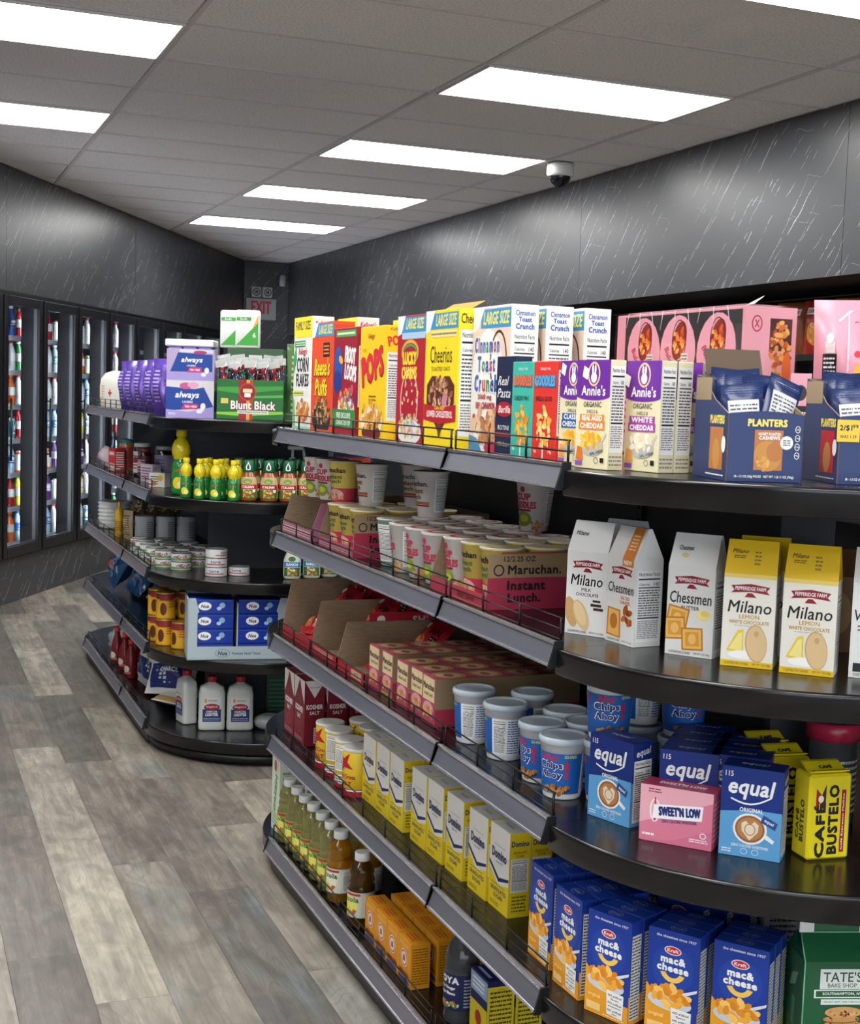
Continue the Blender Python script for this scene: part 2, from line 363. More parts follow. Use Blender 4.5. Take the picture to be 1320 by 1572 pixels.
    m5 = N('ShaderNodeVectorMath'); m5.operation = 'SCALE'; L(m4.outputs[0], m5.inputs[0]); L(kx.outputs[0], m5.inputs['Scale'])
    L(m5.outputs[0], b.inputs['Base Color']); b.inputs['Roughness'].default_value = .42
    bp = N('ShaderNodeBump'); bp.inputs['Strength'].default_value = .15; bp.inputs['Distance'].default_value = .001; L(g3.outputs['Fac'], bp.inputs['Height']); L(bp.outputs[0], b.inputs['Normal'])
    return m
def build_floor():
    me = bpy.data.meshes.new('floor'); v = []; f = []; tones = []
    W, Lp = .1755, 1.18; rr = random.Random(5)
    known = {(0, 3): .95, (0, 2): .80, (0, 4): .75, (0, 5): .3, (1, 2): .55, (1, 3): .35, (1, 4): .12, (1, 5): .8, (2, 2): .2, (2, 3): .30, (2, 4): .6, (2, 5): .15,
             (-1, 2): .15, (-1, 3): .25, (-1, 1): .3, (-1, 4): .2, (0, 1): .45, (3, 3): .6, (3, 4): .35, (-2, 2): .6, (-2, 3): .7, (1, 1): .4}
    offs = {0: 5.475, 1: 4.037, 2: 4.93, -1: 3.42, -2: 4.2, 3: 5.5}
    for c in range(-32, 26):
        x = .445+c*W; y0 = offs.get(c, rr.uniform(0, Lp)); y = y0 - math.ceil((y0+3.2)/Lp)*Lp
        while y < 14.3:
            a, b = max(y, -3.2), min(y+Lp, 14.3)
            if b > a:
                n = len(v); g = .0006
                v += [(x+g, a+g, 0), (x+W-g, a+g, 0), (x+W-g, b-g, 0), (x+g, b-g, 0)]; f.append((n, n+1, n+2, n+3))
                idx = int((y+Lp/2)//Lp); tn = known.get((c, idx), rr.choice([.1, .25, .4, .55, .75, .9]))
                tones.append((tn, rr.uniform(.2, 1), rr.random(), 1))
            y += Lp
    n = len(v); v += [(-5.3, -3.2, -.004), (5, -3.2, -.004), (5, 14.3, -.004), (-5.3, 14.3, -.004)]; f.append((n, n+1, n+2, n+3)); tones.append((0, 0, 0, 1))
    me.from_pydata(v, [], f); at = me.color_attributes.new('tone', 'FLOAT_COLOR', 'CORNER'); k = 0
    for p, t in zip(me.polygons, tones):
        for _ in p.loop_indices: at.data[k].color = t; k += 1
    me.materials.append(floor_mat()); me.update()
    o = bpy.data.objects.new('floor', me); COL.objects.link(o); tag(o, kind='structure')
build_floor()

def ceiling_mat():
    m = bpy.data.materials.new('ceiling_tile'); m.use_nodes = True; nt = m.node_tree; b = nt.nodes['Principled BSDF']; L = nt.links.new; N = nt.nodes.new
    tc = N('ShaderNodeTexCoord'); n = N('ShaderNodeTexNoise'); n.inputs['Scale'].default_value = 110; n.inputs['Detail'].default_value = 3; L(tc.outputs['Object'], n.inputs['Vector'])
    n2 = N('ShaderNodeTexNoise'); n2.inputs['Scale'].default_value = 1.2; L(tc.outputs['Object'], n2.inputs['Vector'])
    c = N('ShaderNodeValToRGB'); c.color_ramp.elements[0].position = .34; c.color_ramp.elements[1].position = .56; c.color_ramp.elements[0].color = rgb('d9d3d0'); c.color_ramp.elements[1].color = rgb('f0ebe9')
    L(n.outputs['Fac'], c.inputs[0]); L(c.outputs[0], b.inputs['Base Color']); b.inputs['Roughness'].default_value = .95; b.inputs['Specular IOR Level'].default_value = .1
    bp = N('ShaderNodeBump'); bp.inputs['Strength'].default_value = .3; bp.inputs['Distance'].default_value = .002; L(n.outputs['Fac'], bp.inputs['Height']); L(bp.outputs[0], b.inputs['Normal'])
    return m
TW, TD = 1.2192, .6096; TX0, TY0 = 2.266, 4.575
TROF = [(0, k) for k in (-8, -5, -2, 1, 4, 7, 10)] + [(-2, k) for k in (-8, -5, -2, 1, 4)] + [(-4, k) for k in (-8, -5, -2, 1)]
def build_ceiling():
    mb = MB(); mt = ceiling_mat(); mg = mat('d2cbc8', .8); md = mat('141312', .9); rr = random.Random(3)
    for i in range(-6, 3):
        for k in range(-13, 17):
            if (i, k) in TROF: continue
            x0 = TX0+i*TW+.0105; x1 = TX0+(i+1)*TW-.0145; y0 = TY0+k*TD+.0065; y1 = TY0+(k+1)*TD-.0135
            sag = [rr.uniform(0, .006) for _ in range(4)]; z = CEIL+.004
            q = [(x0, y1, z+sag[0]), (x1, y1, z+sag[1]), (x1, y0, z+sag[2]), (x0, y0, z+sag[3])]
            mb.poly(q, mt)
    mb.box(-5.3, 5, -3.2, 14.3, CEIL+.03, CEIL+.08, md)
    o = mb.build('ceiling'); tag(o, kind='structure')
    g = MB()
    for i in range(-6, 4): g.box(TX0+i*TW-.0115, TX0+i*TW+.0075, -3.2, 14.3, CEIL, CEIL+.02, mg)
    for k in range(-13, 18):
        for i in range(-6, 3): g.box(TX0+i*TW+.0075, TX0+(i+1)*TW-.0115, TY0+k*TD-.010, TY0+k*TD+.006, CEIL+.003, CEIL+.02, mg)
    tag(g.build('trim_1'), kind='structure')
build_ceiling()
def troffer(i, k):
    t = empty('ceiling_light', (TX0+(i+.5)*TW, TY0+(k+.5)*TD, CEIL))
    f = MB(); w, d = TW/2-.014, TD/2-.013; m = mat('d8d6d2', .5)
    for a in ((-w, w, -d, -d+.012), (-w, w, d-.012, d), (-w, -w+.012, -d+.012, d-.012), (w-.012, w, -d+.012, d-.012)): f.box(*a, -.004, .018, m)
    f.build('frame', t)
    l = MB(); l.box(-w+.012, w-.012, -d+.012, d-.012, .001, .006, mat('fdfdfb', .4, emit=LAMP)); l.build('diffuser', t)
    return t
rows_ = {-8: 'behind the camera, furthest back', -5: 'over the camera position', -2: 'nearest the top edge of the photo', 1: 'second row from the top', 4: 'third row from the top', 7: 'fourth row from the top', 10: 'smallest and furthest away'}
cols_ = {0: 'right column', -2: 'left column', -4: 'outermost left column'}
for i, k in TROF: tag(troffer(i, k), f'white glowing ceiling light, {cols_[i]}, {rows_[k]}'.replace('smallest and furthest', 'smallest, furthest'), 'ceiling light', 'ceiling lights')

def marble(name, rot, c1='3a3b3f', c2='424347'):
    m = bpy.data.materials.new(name); m.use_nodes = True; nt = m.node_tree; b = nt.nodes['Principled BSDF']; L = nt.links.new; N = nt.nodes.new
    tc = N('ShaderNodeTexCoord'); rt = N('ShaderNodeMapping'); rt.inputs['Rotation'].default_value = rot; L(tc.outputs['Object'], rt.inputs[0])
    sx = N('ShaderNodeSeparateXYZ'); L(rt.outputs[0], sx.inputs[0])
    def M(op, a, b=None, c=None):
        m_ = N('ShaderNodeMath'); m_.operation = op
        for i_, v in enumerate((a, b, c)):
            if v is None: continue
            if isinstance(v, (int, float)): m_.inputs[i_].default_value = v
            else: L(v, m_.inputs[i_])
        return m_.outputs[0]
    def strokes(ca, cb, half, wid, keep, seed, bend, tilt=0):
        """short white dashes, one per cell: ca, cb cells per metre along and across"""
        wn = N('ShaderNodeTexNoise'); wn.inputs['Scale'].default_value = 9; wn.inputs['Detail'].default_value = 3; L(rt.outputs[0], wn.inputs['Vector'])
        w0 = M('MULTIPLY', M('SUBTRACT', wn.outputs['Fac'], .5), bend)
        zz = M('ADD', M('ADD', sx.outputs['Z'], w0), M('MULTIPLY', sx.outputs['X'], tilt))
        cb_ = N('ShaderNodeCombineXYZ'); L(M('MULTIPLY_ADD', sx.outputs['X'], ca, seed), cb_.inputs[0]); L(M('MULTIPLY_ADD', zz, cb, seed*1.7), cb_.inputs[1])
        v = N('ShaderNodeTexVoronoi'); v.voronoi_dimensions = '2D'; v.inputs['Scale'].default_value = 1; L(cb_.outputs[0], v.inputs['Vector'])
        d = N('ShaderNodeVectorMath'); d.operation = 'SUBTRACT'; L(cb_.outputs[0], d.inputs[0]); L(v.outputs['Position'], d.inputs[1])
        ds = N('ShaderNodeSeparateXYZ'); L(d.outputs[0], ds.inputs[0]); hc = N('ShaderNodeSeparateColor'); L(v.outputs['Color'], hc.inputs[0])
        ln = M('MULTIPLY_ADD', hc.outputs[1], half*.75, half*.3)
        t_ = M('DIVIDE', M('ABSOLUTE', ds.outputs[0]), ln); tp = M('MAXIMUM', M('SUBTRACT', 1, t_), 0)
        wv = M('MULTIPLY', M('POWER', tp, .5), wid*cb)
        e = M('SUBTRACT', 1, M('DIVIDE', M('ABSOLUTE', ds.outputs[1]), M('MAXIMUM', wv, 1e-5)))
        br = N('ShaderNodeTexNoise'); br.inputs['Scale'].default_value = 40; L(rt.outputs[0], br.inputs['Vector'])
        e = M('MULTIPLY', M('MINIMUM', M('MAXIMUM', M('MULTIPLY', e, 2.5), 0), 1), M('MINIMUM', M('MAXIMUM', M('MULTIPLY', M('SUBTRACT', br.outputs['Fac'], .36), 8), .12), 1))
        return M('MULTIPLY', M('MULTIPLY', e, M('LESS_THAN', hc.outputs[0], keep)), M('MULTIPLY_ADD', hc.outputs[2], .6, .4))
    s2v = strokes(3.0, 8.5, .52, .0024, .55, 3.3, .03)
    for q in (strokes(4.4, 11, .5, .0017, .36, 11.7, .03, .08), strokes(2.2, 7, .55, .0015, .34, 27.1, .05, -.1), strokes(9, 5, .45, .0013, .25, 5.9, .10, 1.6), strokes(7, 20, .4, .0022, .22, 41.3, .05)): s2v = M('MAXIMUM', s2v, q)
    n = N('ShaderNodeTexNoise'); n.inputs['Scale'].default_value = 1.5; L(tc.outputs['Object'], n.inputs['Vector'])
    bc = N('ShaderNodeMix'); bc.data_type = 'RGBA'; bc.inputs[6].default_value = rgb(c1); bc.inputs[7].default_value = rgb(c2); L(n.outputs['Fac'], bc.inputs[0])
    mx = N('ShaderNodeMix'); mx.data_type = 'RGBA'; L(s2v, mx.inputs[0]); L(bc.outputs[2], mx.inputs[6]); mx.inputs[7].default_value = rgb('c9c9cc')
    L(mx.outputs[2], b.inputs['Base Color']); b.inputs['Roughness'].default_value = .36; b.inputs['Specular IOR Level'].default_value = .6
    return m
M_VEN = marble('dark_marble', (0, R(49), 0))
def panels(name, x0, x1, seams, z0, z1, thick, loc, rz):
    """laminate panels with seams; local x along the wall, front towards -Y"""
    mb = MB(); md = mat('0c0c0d', .7); ed = [x0]+[q for q in seams if x0 < q < x1]+[x1]
    for a, b in zip(ed, ed[1:]): mb.box(a+.0015, b-.0015, 0, .012, z0, z1, M_VEN)
    mb.box(x0, x1, .012, thick, z0+.002, z1, md)
    return tag(mb.build(name, None, loc, rz), kind='structure')
# right: soffit face on the plane X=3.95 ; local x = -Y world
panels('wall_right', -14.1, 3.2, [-14.1+i*0 for i in ()]+[-12.5, -10.0, -7.5, -5.0, -2.5, 0, 2.5], 2.052, CEIL, .7, (3.95, 0, 0), R(-90))
def plain_wall(name, x0, x1, y0, y1, z0, z1, m):
    mb = MB(); mb.box(x0, x1, y0, y1, z0, z1, m); return tag(mb.build(name), kind='structure')
plain_wall('wall_right_lower', 4.65, 4.75, -3.2, 14.3, 0, 2.05, mat('17171a', .8))
M_GREYW = mat('8a8a8c', .8)
M_GREYW = mat('c8c8c6', .8)
for q in ((-5.3, -4.0, 0, CEIL), (3.0, 4.75, 0, CEIL), (-4.0, 3.0, 0, .3), (-4.0, 3.0, 2.4, CEIL)): plain_wall('wall_front', q[0], q[1], -3.3, -3.2, q[2], q[3], M_GREYW)
def added_shopfront():  # unseen shop front, added as an opening for the fill light
    mb = MB(); m = mat('2a2b2d', .4, .5)
    for x in (-4, -2.25, -.5, 1.25, 3): mb.box(x-.03, x+.03, -3.28, -3.2, .3, 2.4, m)
    mb.box(-4, 3, -3.28, -3.2, .3, .36, m); mb.box(-4, 3, -3.28, -3.2, 2.34, 2.4, m); mb.box(-3.97, 2.97, -3.25, -3.245, .36, 2.34, M_GLASS)
    tag(mb.build('added_window_1'), kind='structure')
added_shopfront()
# back wall strip between the two soffits
panels('wall_back', 3.2, 4.7, [], 0, CEIL, .1, (0, 14.12, 0), 0)
# left: diagonal cooler wall
AL = math.atan2(.876, .482); P0L = Vector((.632, 8.966, 0))
LSEAM = [-9.6, -7.2, -4.8, -2.35, .1, 2.5, 4.95]
panels('wall_left', -13.2, 6.0, LSEAM, 2.035, CEIL, .8, P0L, AL)
panels('wall_left_base', -13.2, 6.0, LSEAM, 0, .30, .7, P0L+Vector((-.876, .482, 0))*.03, AL)
panels('wall_left_far', -13.2, -3.2, LSEAM, .30, 2.035, .05, P0L+Vector((-.876, .482, 0))*.01, AL)

# ================================================================== fixed store equipment
def exit_sign():
    t = empty('exit_sign', (3.646, 14.08, 2.2), 0)
    b = MB(); b.box(-.165, .165, 0, .035, 0, .225, mat('a4a6a6', .5), .004)
    F = Face(lambda u, v, o: ((u-16.5)*.01, -o, v*.01), 33, 22.5)
    art(b, F, [('t', 'EXIT', 'c83250', 16.5, 13.2, 22, 13.5, .05)]); b.build('sign_face', t)
    for s in (-.06, .06):
        l = MB(); l.box(s-.052, s+.052, -.03, .03, .235, .345, mat('b8baba', .5), .008)
        F = Face(lambda u, v, o, s=s: (s+(u-5.2)*.01, -.03-o, .235+v*.01), 10.4, 11)
        art(l, F, [('e', '3d4042', 5.2, 5.5, 4.2, 4.2), ('e', '9ea2a4', 5.2, 5.5, 3.2, 3.2), ('e', '4b4f52', 5.2, 5.5, 1.8, 1.8)]); l.build('emergency_lamp', t)
    tag(t, 'grey exit sign with red letters and two square lamps on top', 'exit sign')
exit_sign()
b = MB(); b.lathe([(.02, 0), (.035, .01), (.035, .11), (.02, .12)], mat('9da0a3', .5), 16); b.box(-.02, .02, 0, .06, .04, .08, mat('9da0a3', .5))
tag(b.build('motion_sensor', None, (3.86, 14.03, 2.56)), 'small pale grey sensor high on the back wall beside the exit sign', 'sensor')
t = empty('security_camera', (3.585, 7.09, CEIL))
b = MB(); b.lathe([(.06, 0), (.075, -.004), (.078, -.03), (.078, -.062), (.07, -.075)][::-1], mat('d9d9d8', .4), 28); b.build('housing', t)
b = MB(); b.lathe([(.001, -.135), (.03, -.128), (.05, -.108), (.06, -.085), (.06, -.072)], mat('141518', .08), 28, capt=False); b.build('dome', t)
tag(t, 'white dome security camera with a black lens bulb on the ceiling tile', 'security camera')

def cooler():
    """glass-door merchandiser along the diagonal wall; local x along the wall, front -Y"""
    t = empty('beverage_cooler', P0L, AL); PX = .62; S0 = .63
    blk = mat('0c0c0e', .35); blk2 = mat('1a1a1d', .3); z0, z1 = .30, 2.035; xa = S0-6*PX; xb = S0+8*PX
    c = MB(); c.box(xa-.03, xb+.03, .68, .72, z0, z1, mat('2a2c2f', .6)); c.box(xa-.03, xb+.03, .1, .7, z0, z0+.04, mat('3a3c3f', .5)); c.box(xa-.03, xb+.03, .1, .7, z1-.03, z1, blk)
    c.box(xa-.03, xb+.03, .0, .1, z0, z0+.05, blk); c.box(xa-.03, xb+.03, .0, .1, z1-.06, z1, blk); c.box(xa-.06, xa-.03, 0, .7, z0, z1, blk); c.box(xb+.03, xb+.06, 0, .7, z0, z1, blk); c.build('cabinet', t)
    for k in range(15):
        x = xa+k*PX; mb = MB(); mb.box(x-.03, x+.03, .02, .12, z0+.05, z1-.06, blk)
        mb.box(x-.01, x+.01, .0, .02, z0+.05, z1-.06, blk); m_ = mb.build('mullion', t)
        l = MB(); l.box(x+.0305, x+.038, .05, .112, z0+.1, z1-.1, mat('f2f6ff', .4, emit=COOLER_LIGHT)); l.build('light_strip', m_)
    for z in (.36, .60, .83, 1.06, 1.29, 1.52, 1.75):
        sh = MB(); sm = mat('54585c', .4, .6)
        for k in range(14):
            for j in range(7): sh.tube((xa+k*PX+.035, .14+j*.08, z-.006), (xa+(k+1)*PX-.035, .14+j*.08, z-.006), .004, sm, 4)
        sh.box(xa, xb, .135, .141, z-.022, z+.012, mat('c9cdd2', .4)); sh.build('shelf', t)
    for k in range(14):
        x0, x1 = xa+k*PX+.014, xa+(k+1)*PX-.014; d = MB(); w = .055
        d.box(x0, x0+w, -.03, .015, z0+.02, z1-.03, blk2, .004); d.box(x1-w, x1, -.03, .015, z0+.02, z1-.03, blk2, .004)
        d.box(x0+w, x1-w, -.03, .015, z0+.02, z0+.085, blk2, .004); d.box(x0+w, x1-w, -.03, .015, z1-.09, z1-.03, blk2, .004)
        fr = mat('5a5c60', .3, .6)
        d.box(x1-w-.006, x1-w, -.012, .012, z0+.085, z1-.09, fr); d.box(x0+w, x0+w+.006, -.012, .012, z0+.085, z1-.09, fr); d.box(x0+w, x1-w, -.012, .012, z0+.085, z0+.091, fr)
        dd = d.build('door', t)
        g = MB(); g.box(x0+w, x1-w, -.006, -.002, z0+.085, z1-.09, M_GLASS); g.build('glass_pane', dd)
        h = MB(); h.tube((x0+.02, -.065, .95), (x0+.02, -.065, 1.35), .008, blk, 8); h.tube((x0+.02, -.065, .97), (x0+.02, -.03, .97), .006, blk); h.tube((x0+.02, -.065, 1.33), (x0+.02, -.03, 1.33), .006, blk); h.build('handle', dd)
    tag(t, 'long black glass door drinks cooler built into the marbled diagonal wall', 'cooler')
cooler()

# ------------------------------------------------------------------ gondola shelving
DECKS = [(D1, 1), (D2, 2), (D3, 3), (D4, 4), (D5, 5)]
def fence_mb(side, xe, y0, y1, z):
    """wire fence standing on the deck edge; side -1: aisle side at -X"""
    f = MB(); x = xe-side*.012; r = .0017
    a, b = y0+.012, y1-.012
    for h in (.010, .029, .048): f.tube((x, a, z+h), (x, b, z+h), r, M_WIRE, 5)
    n = max(2, round((b-a)/.17))
    for k in range(n+1):
        y = a+(b-a)*k/n; f.tube((x+side*.003, y, z-.002), (x+side*.003, y, z+.048), r*1.4, M_WIRE, 5)
    return f
def rail_mb(side, xe, y0, y1, z):
    r = MB(); s = side
    def pr(pts, m, a, b):
        q = [(xe+s*p[0], z+p[1]) for p in pts]
        if s > 0: q = q[::-1]
        r.prism(q, 'y', a, b, m)
    pr([(-.006, .008), (-.006, -.002), (.011, -.031), (.015, -.031), (.003, .001), (.002, .008)], M_RAIL, y0+.003, y1-.003)
    pr([(.001, .010), (.001, .006), (.005, .004), (.006, .009)], M_LIP, y0+.003, y1-.003)
    pr([(.010, -.030), (.012, -.034), (.018, -.033), (.017, -.029)], M_LIP, y0+.003, y1-.003)
    for y in (y0, y1):
        pr([(-.008, .012), (-.008, -.004), (.008, -.037), (.020, -.036), (.009, .002), (.007, .011)], M_BLACK, y-.003, y+.003)
    return r
def cap_mb(cx, cy, sgn, z, r=.49):
    """half round end shelf"""
    m = MB(); prof = [(r-.02, z-.046), (r-.003, -.046+z), (r-.001, z-.043), (r-.001, z-.009), (r, z-.005), (r-.002, z-.001), (r-.005, z)]
    a0, a1 = (math.pi, 2*math.pi) if sgn < 0 else (0, math.pi)
    m.lathe(prof, M_DECK, 48, cx=cx, cy=cy, a0=a0, a1=a1, capb=False, capt=True)
    return m
def gondola(cx, secs, label, endw, ends=(-1, 1)):
    y0, y1 = secs[0], secs[-1]; t = empty('gondola_shelving', (cx, (y0+y1)/2, 0)); ox, oy = cx, (y0+y1)/2
    def B(mb, n, p): mb.v = [(a-ox, b-oy, c) for a, b, c in mb.v]; return mb.build(n, p)
    b = MB(); b.box(cx-.45, cx+.45, y0, y1, 0, D5-.03, M_BLACK); B(b, 'base', t)
    for s in (-1, 1):
        b = MB(); q = [(cx+s*.452, 0), (cx+s*.478, .004), (cx+s*.478, D5-.028), (cx+s*.452, D5-.028)]
        b.prism(q if s > 0 else q[::-1], 'y', y0, y1, M_BLACK); B(b, 'kick_plate', t)
    p = MB()
    for a, c in zip(secs, secs[1:]): p.box(cx-.018, cx+.018, a+.012, c-.012, D5, D1-.03, M_PANEL)
    B(p, 'back_panel', t)
    for y in secs:
        u = MB(); u.box(cx-.03, cx+.03, y-.012, y+.012, 0, D1-.005, M_BLACK)
        for k in range(26): 
            for s in (-1, 1): u.box(cx+s*.0300, cx+s*.0306, y-.003, y+.003, .14+k*.045, .165+k*.045, mat('040404', .9))
        B(u, 'upright', t)
    for sg, y in ((-1, y0), (1, y1)):
        if sg not in ends: continue
        e = MB(); e.box(cx-endw, cx+endw, min(y+sg*.013, y+sg*.03), max(y+sg*.013, y+sg*.03), .05, D1-.05, M_PANEL); B(e, 'end_panel', t)
        c = MB(); r = .475; a0, a1 = (math.pi, 2*math.pi) if sg < 0 else (0, math.pi)
        c.lathe([(r-.03, 0), (r-.03, .012), (r, .013), (r, D5-.05)], M_BLACK, 48, cx=cx, cy=y, a0=a0, a1=a1, capb=False); B(c, 'end_base', t)
        for z, n in DECKS:
            c = B(cap_mb(cx, y, sg, z), 'end_shelf', t)
            k = MB()
            if z < D1:
                for dx in (-.2, .2): k.prism([(y, z-.05), (y+sg*.3, z-.05), (y+sg*.2, z-.054), (y, z-.062)][::-sg], 'x', cx+dx-.002, cx+dx+.002, M_BLACK)
                B(k, 'bracket', c)
    for z, n in DECKS:
        for s in (-1, 1):
            for a, c in zip(secs, secs[1:]):
                d = MB(); x0, x1 = sorted((cx+s*.02, cx+s*.482))
                d.box(x0, x1, a+.001, c-.001, z-.004, z, M_DECK); xf = sorted((cx+s*.478, cx+s*.482)); d.box(xf[0], xf[1], a+.001, c-.001, z-.032, z-.004, M_BLACK)
                for y in (a+.02, c-.02):
                    q = [(cx+s*.03, z-.005), (cx+s*.45, z-.005), (cx+s*.45, z-.014), (cx+s*.03, z-.035)]
                    d.prism(q[::-1] if s > 0 else q, 'y', y-.0015, y+.0015, M_BLACK)
                dk = B(d, 'shelf', t); B(rail_mb(s, cx+s*.484, a, c, z), 'price_rail', dk)
                B(fence_mb(s, cx+s*.484, a, c, z), 'wire_fence', dk)
    tag(t, label, 'shelving unit')
    return t
C1, C2 = 1.55, 1.45
gondola(C1, [2.04, 2.56, 3.87], 'black double sided shelving unit with rounded ends, the nearer one full of cereal and pasta', .06)
gondola(C2, [5.43, 6.05, 7.27], 'black double sided shelving unit with rounded ends, the farther one by the drinks cooler', .25)


# ================================================================== goods on the nearer shelving unit
K, Wt = '1b1b1e', 'eeeeea'
def flap(W, H): return [('r', 'b9b9b6', .2, H*.5-.05, W-.2, H*.5+.05)]
# ---- top shelf: cereal, read from the aisle (front faces -X, yaw -90)
def corn_flakes():
    W, D, H = 18.4, 6.6, 33.5
    f = [('r', 'f4e13a', 0, 27.5, W, H), ('t', 'FAMILY SIZE', K, W/2, 31, 15, 2.6, .04), ('r', '3f9a52', 1, 24.7, 12, 26.6), ('l', Wt, 1.6, 25, 11.5, 26.3, 2),
         ('t', "Kellogg's", 'c2213a', 9.5, 23.2, 9, 2.6, .03, .3), ('t', 'CORN', K, 9.6, 19.5, 12, 4.4, .05), ('t', 'FLAKES', K, 9.6, 15, 13, 3.8, .05),
         ('r', 'd8e26a', 0, 10.4, 11, 11.8), ('l', '3c6b3c', .6, 10.7, 10.5, 11.5, 1), ('p', '77b56b', [(0, 0), (3.4, 0), (1.8, 9), (0, 10)]), ('p', '4aa063', [(0, 16), (3.4, 21), (2.6, 25), (0, 22)]),
         ('e', 'd9dcd8', 10.5, 5, 7.4, 4.2), ('b', ['d98c3a', 'c8742c', 'e6a350', 'b8642a'], 10.5, 6, 6.6, 3.2, 60, 1.1), ('r', '8fd0b8', 0, 0, W, 1.3)]
    s = [('t', "Kellogg's", 'c2213a', 3.3, 31.2, 5, 2, .03, .3), ('t', 'CORN FLAKES', K, 3.3, 28.6, 5, 1.1), ('n', .5, 10, 6.1, 27), ('l', '9a9a9a', .6, 1.5, 6, 9, 8)]
    return carton('cereal_box', W, D, H, 'e9e8e4', f, s, top=[('t', "Kellogg's", 'c2213a', 9, 3.4, 10, 3, .03, .3)])
def reeses():
    W, D, H = 20.5, 6, 31.3
    f = [('r', '3b8fc4', 3, 27.3, W, 30.9), ('p', 'e8e8e4', [(0, 27), (2.6, 27.2), (6, H), (0, H)]), ('t', 'LARGE SIZE', 'f5e24a', 12.8, 29.2, 13, 2.6, .04, .2), ('r', '3a2018', 11, 21.5, 17, 25.5), ('l', 'f09a4a', 11.5, 22, 16.5, 25, 3),
         ('t', "Reese's", '3a1a10', 10.2, 18.7, 15.5, 5.6, .13, .25), ('t', "Reese's", 'f6d62e', 10.2, 18.8, 15, 5.2, .05, .25), ('t', 'Puffs', '3a1a10', 9.6, 12.9, 12.5, 5.4, .13, .25), ('t', 'Puffs', 'f6d62e', 9.6, 13, 12, 5, .05, .25),
         ('e', '2b2a2c', 10.5, 4, 8.6, 4.4), ('b', ['8a5a34', 'c89458', '6d4226', 'dcb070'], 10.5, 6.2, 7.9, 3.6, 70, 1.0), ('r', 'c9563a', 0, 0, W, 1.1)]
    return carton('cereal_box', W, D, H, 'e4502a', f, [('r', 'd8441f', .3, 0, 5.7, H-1), ('n', .5, 8, 5.5, 22), ('t', "Reese's", 'f6d62e', 3, 27, 4.8, 2.2, .05)], top=[('t', "Reese's Puffs", 'f6d62e', 10, 3, 14, 2.6, .05)])
def froot():
    W, D, H = 20, 6, 29
    f = [('r', '57a04e', 2, 26.6, W-1, 28.4), ('l', Wt, 3, 26.9, W-2, 28.1, 1), ('t', 'FROOT', Wt, 14.5, 21.6, 9, 4.6, .08, 0, -6), ('t', 'LOOPS', Wt, 15, 17, 10, 4.4, .08, 0, -6),
         ('e', '2a56a8', 4.6, 19, 3.4, 5.2, 12), ('e', '1c3c86', 4, 14.6, 3.6, 3), ('e', 'e8b03a', 6.6, 20.5, 1.9, 1.0, -20), ('e', 'd84a64', 16.6, 12.6, 1.3, 1.3), ('e', 'e27a94', 14.2, 12, .9, .9),
         ('e', 'e9e2da', 12, 7.6, 7, 3), ('b', ['d84a64', 'e8b03a', '57a04e', '6a4aa8', 'e8823a'], 11.8, 9.6, 6.2, 3, 60, .9), ('r', '3c8a40', 0, 2.2, W, 7.2), ('t', 'FREE EXCLUSIVE', Wt, 10, 5.6, 12, 1.5, .04), ('t', 'CHARACTER ITEM', Wt, 10, 3.7, 12, 1.4, .04)]
    return carton('cereal_box', W, D, H, '9c1c34', f, [('n', .5, 8, 5.5, 24)], top=[('t', 'FROOT LOOPS', Wt, 10, 3, 14, 2.4, .05)])
def pops():
    W, D, H = 19.5, 6.2, 28.6
    f = [('t', "Kellogg's", 'a83228', 8.6, 26, 5.2, 1.8, .02, .3), ('t', 'CORN', 'b8862a', 3.6, 22.6, 3.2, .9, .03), ('t', 'POPS', '8e1a26', 9.9, 18.4, 17, 8.2, .14, 0, 12), ('t', 'POPS', 'd92c3c', 9.8, 18.6, 16, 7.4, .08, 0, 12), ('l', '8e5a1a', 7.5, 9.6, 13, 11.4, 2),
         ('e', 'e9dcc8', 10, 4.6, 8.4, 3.8), ('e', '7a2a2a', 10, 1.8, 7.2, 2.2), ('b', ['e0a23c', 'd08c2c', 'f0bc58', 'c07a24'], 10, 6.2, 7.6, 3.6, 60, 1.1)]
    s = [('t', 'POPS', 'd92c3c', 3.1, 25, 5.4, 2.6, .06, 0, 10), ('n', .4, 5, 5.8, 22), ('t', "Kellogg's", 'a83228', 3, 27.6, 4, 1, .02, .3)]
    return carton('cereal_box', W, D, H, 'f2c81e', f, s)
def lucky():
    W, D, H = 18.2, 6.2, 30.2
    f = [('r', '3b8fc4', 3, 26.2, W, 29.8), ('r', 'a9c6dc', 3, 24.7, W, 26.2), ('p', 'e8e8e4', [(0, 25.5), (2.6, 26), (5, H), (0, H)]), ('t', 'LARGE SIZE', 'f5e24a', 11.2, 28.2, 11.6, 2.5, .04, .2), ('ring', 'e8a83a', 8.6, 21.6, 5.6, 3, .8), ('ring', '4a9a5a', 8.6, 21.2, 4.8, 2.4, .6),
         ('t', 'LUCKY', 'f6d62e', 8.4, 20.2, 9, 3.2, .1), ('t', 'CHARMS', 'f6d62e', 8.4, 16.8, 10, 3, .1), ('ring', 'e8c8a0', 8.8, 9.8, 5.8, 8, .5), ('b', ['e8a0b4', 'f0dc7c', 'a0c8e0', 'b8d88c'], 8.8, 11, 6.2, 6, 18, .7),
         ('e', 'e8e2da', 9.4, 3, 7.8, 3), ('b', ['e0b070', 'c89048', 'e8a0b4', 'a0c8e0', 'b8d88c'], 9.4, 4.4, 7, 2.6, 60, .8)]
    return carton('cereal_box', W, D, H, 'b01c30', f, [('n', .5, 6, 5.7, 24)])
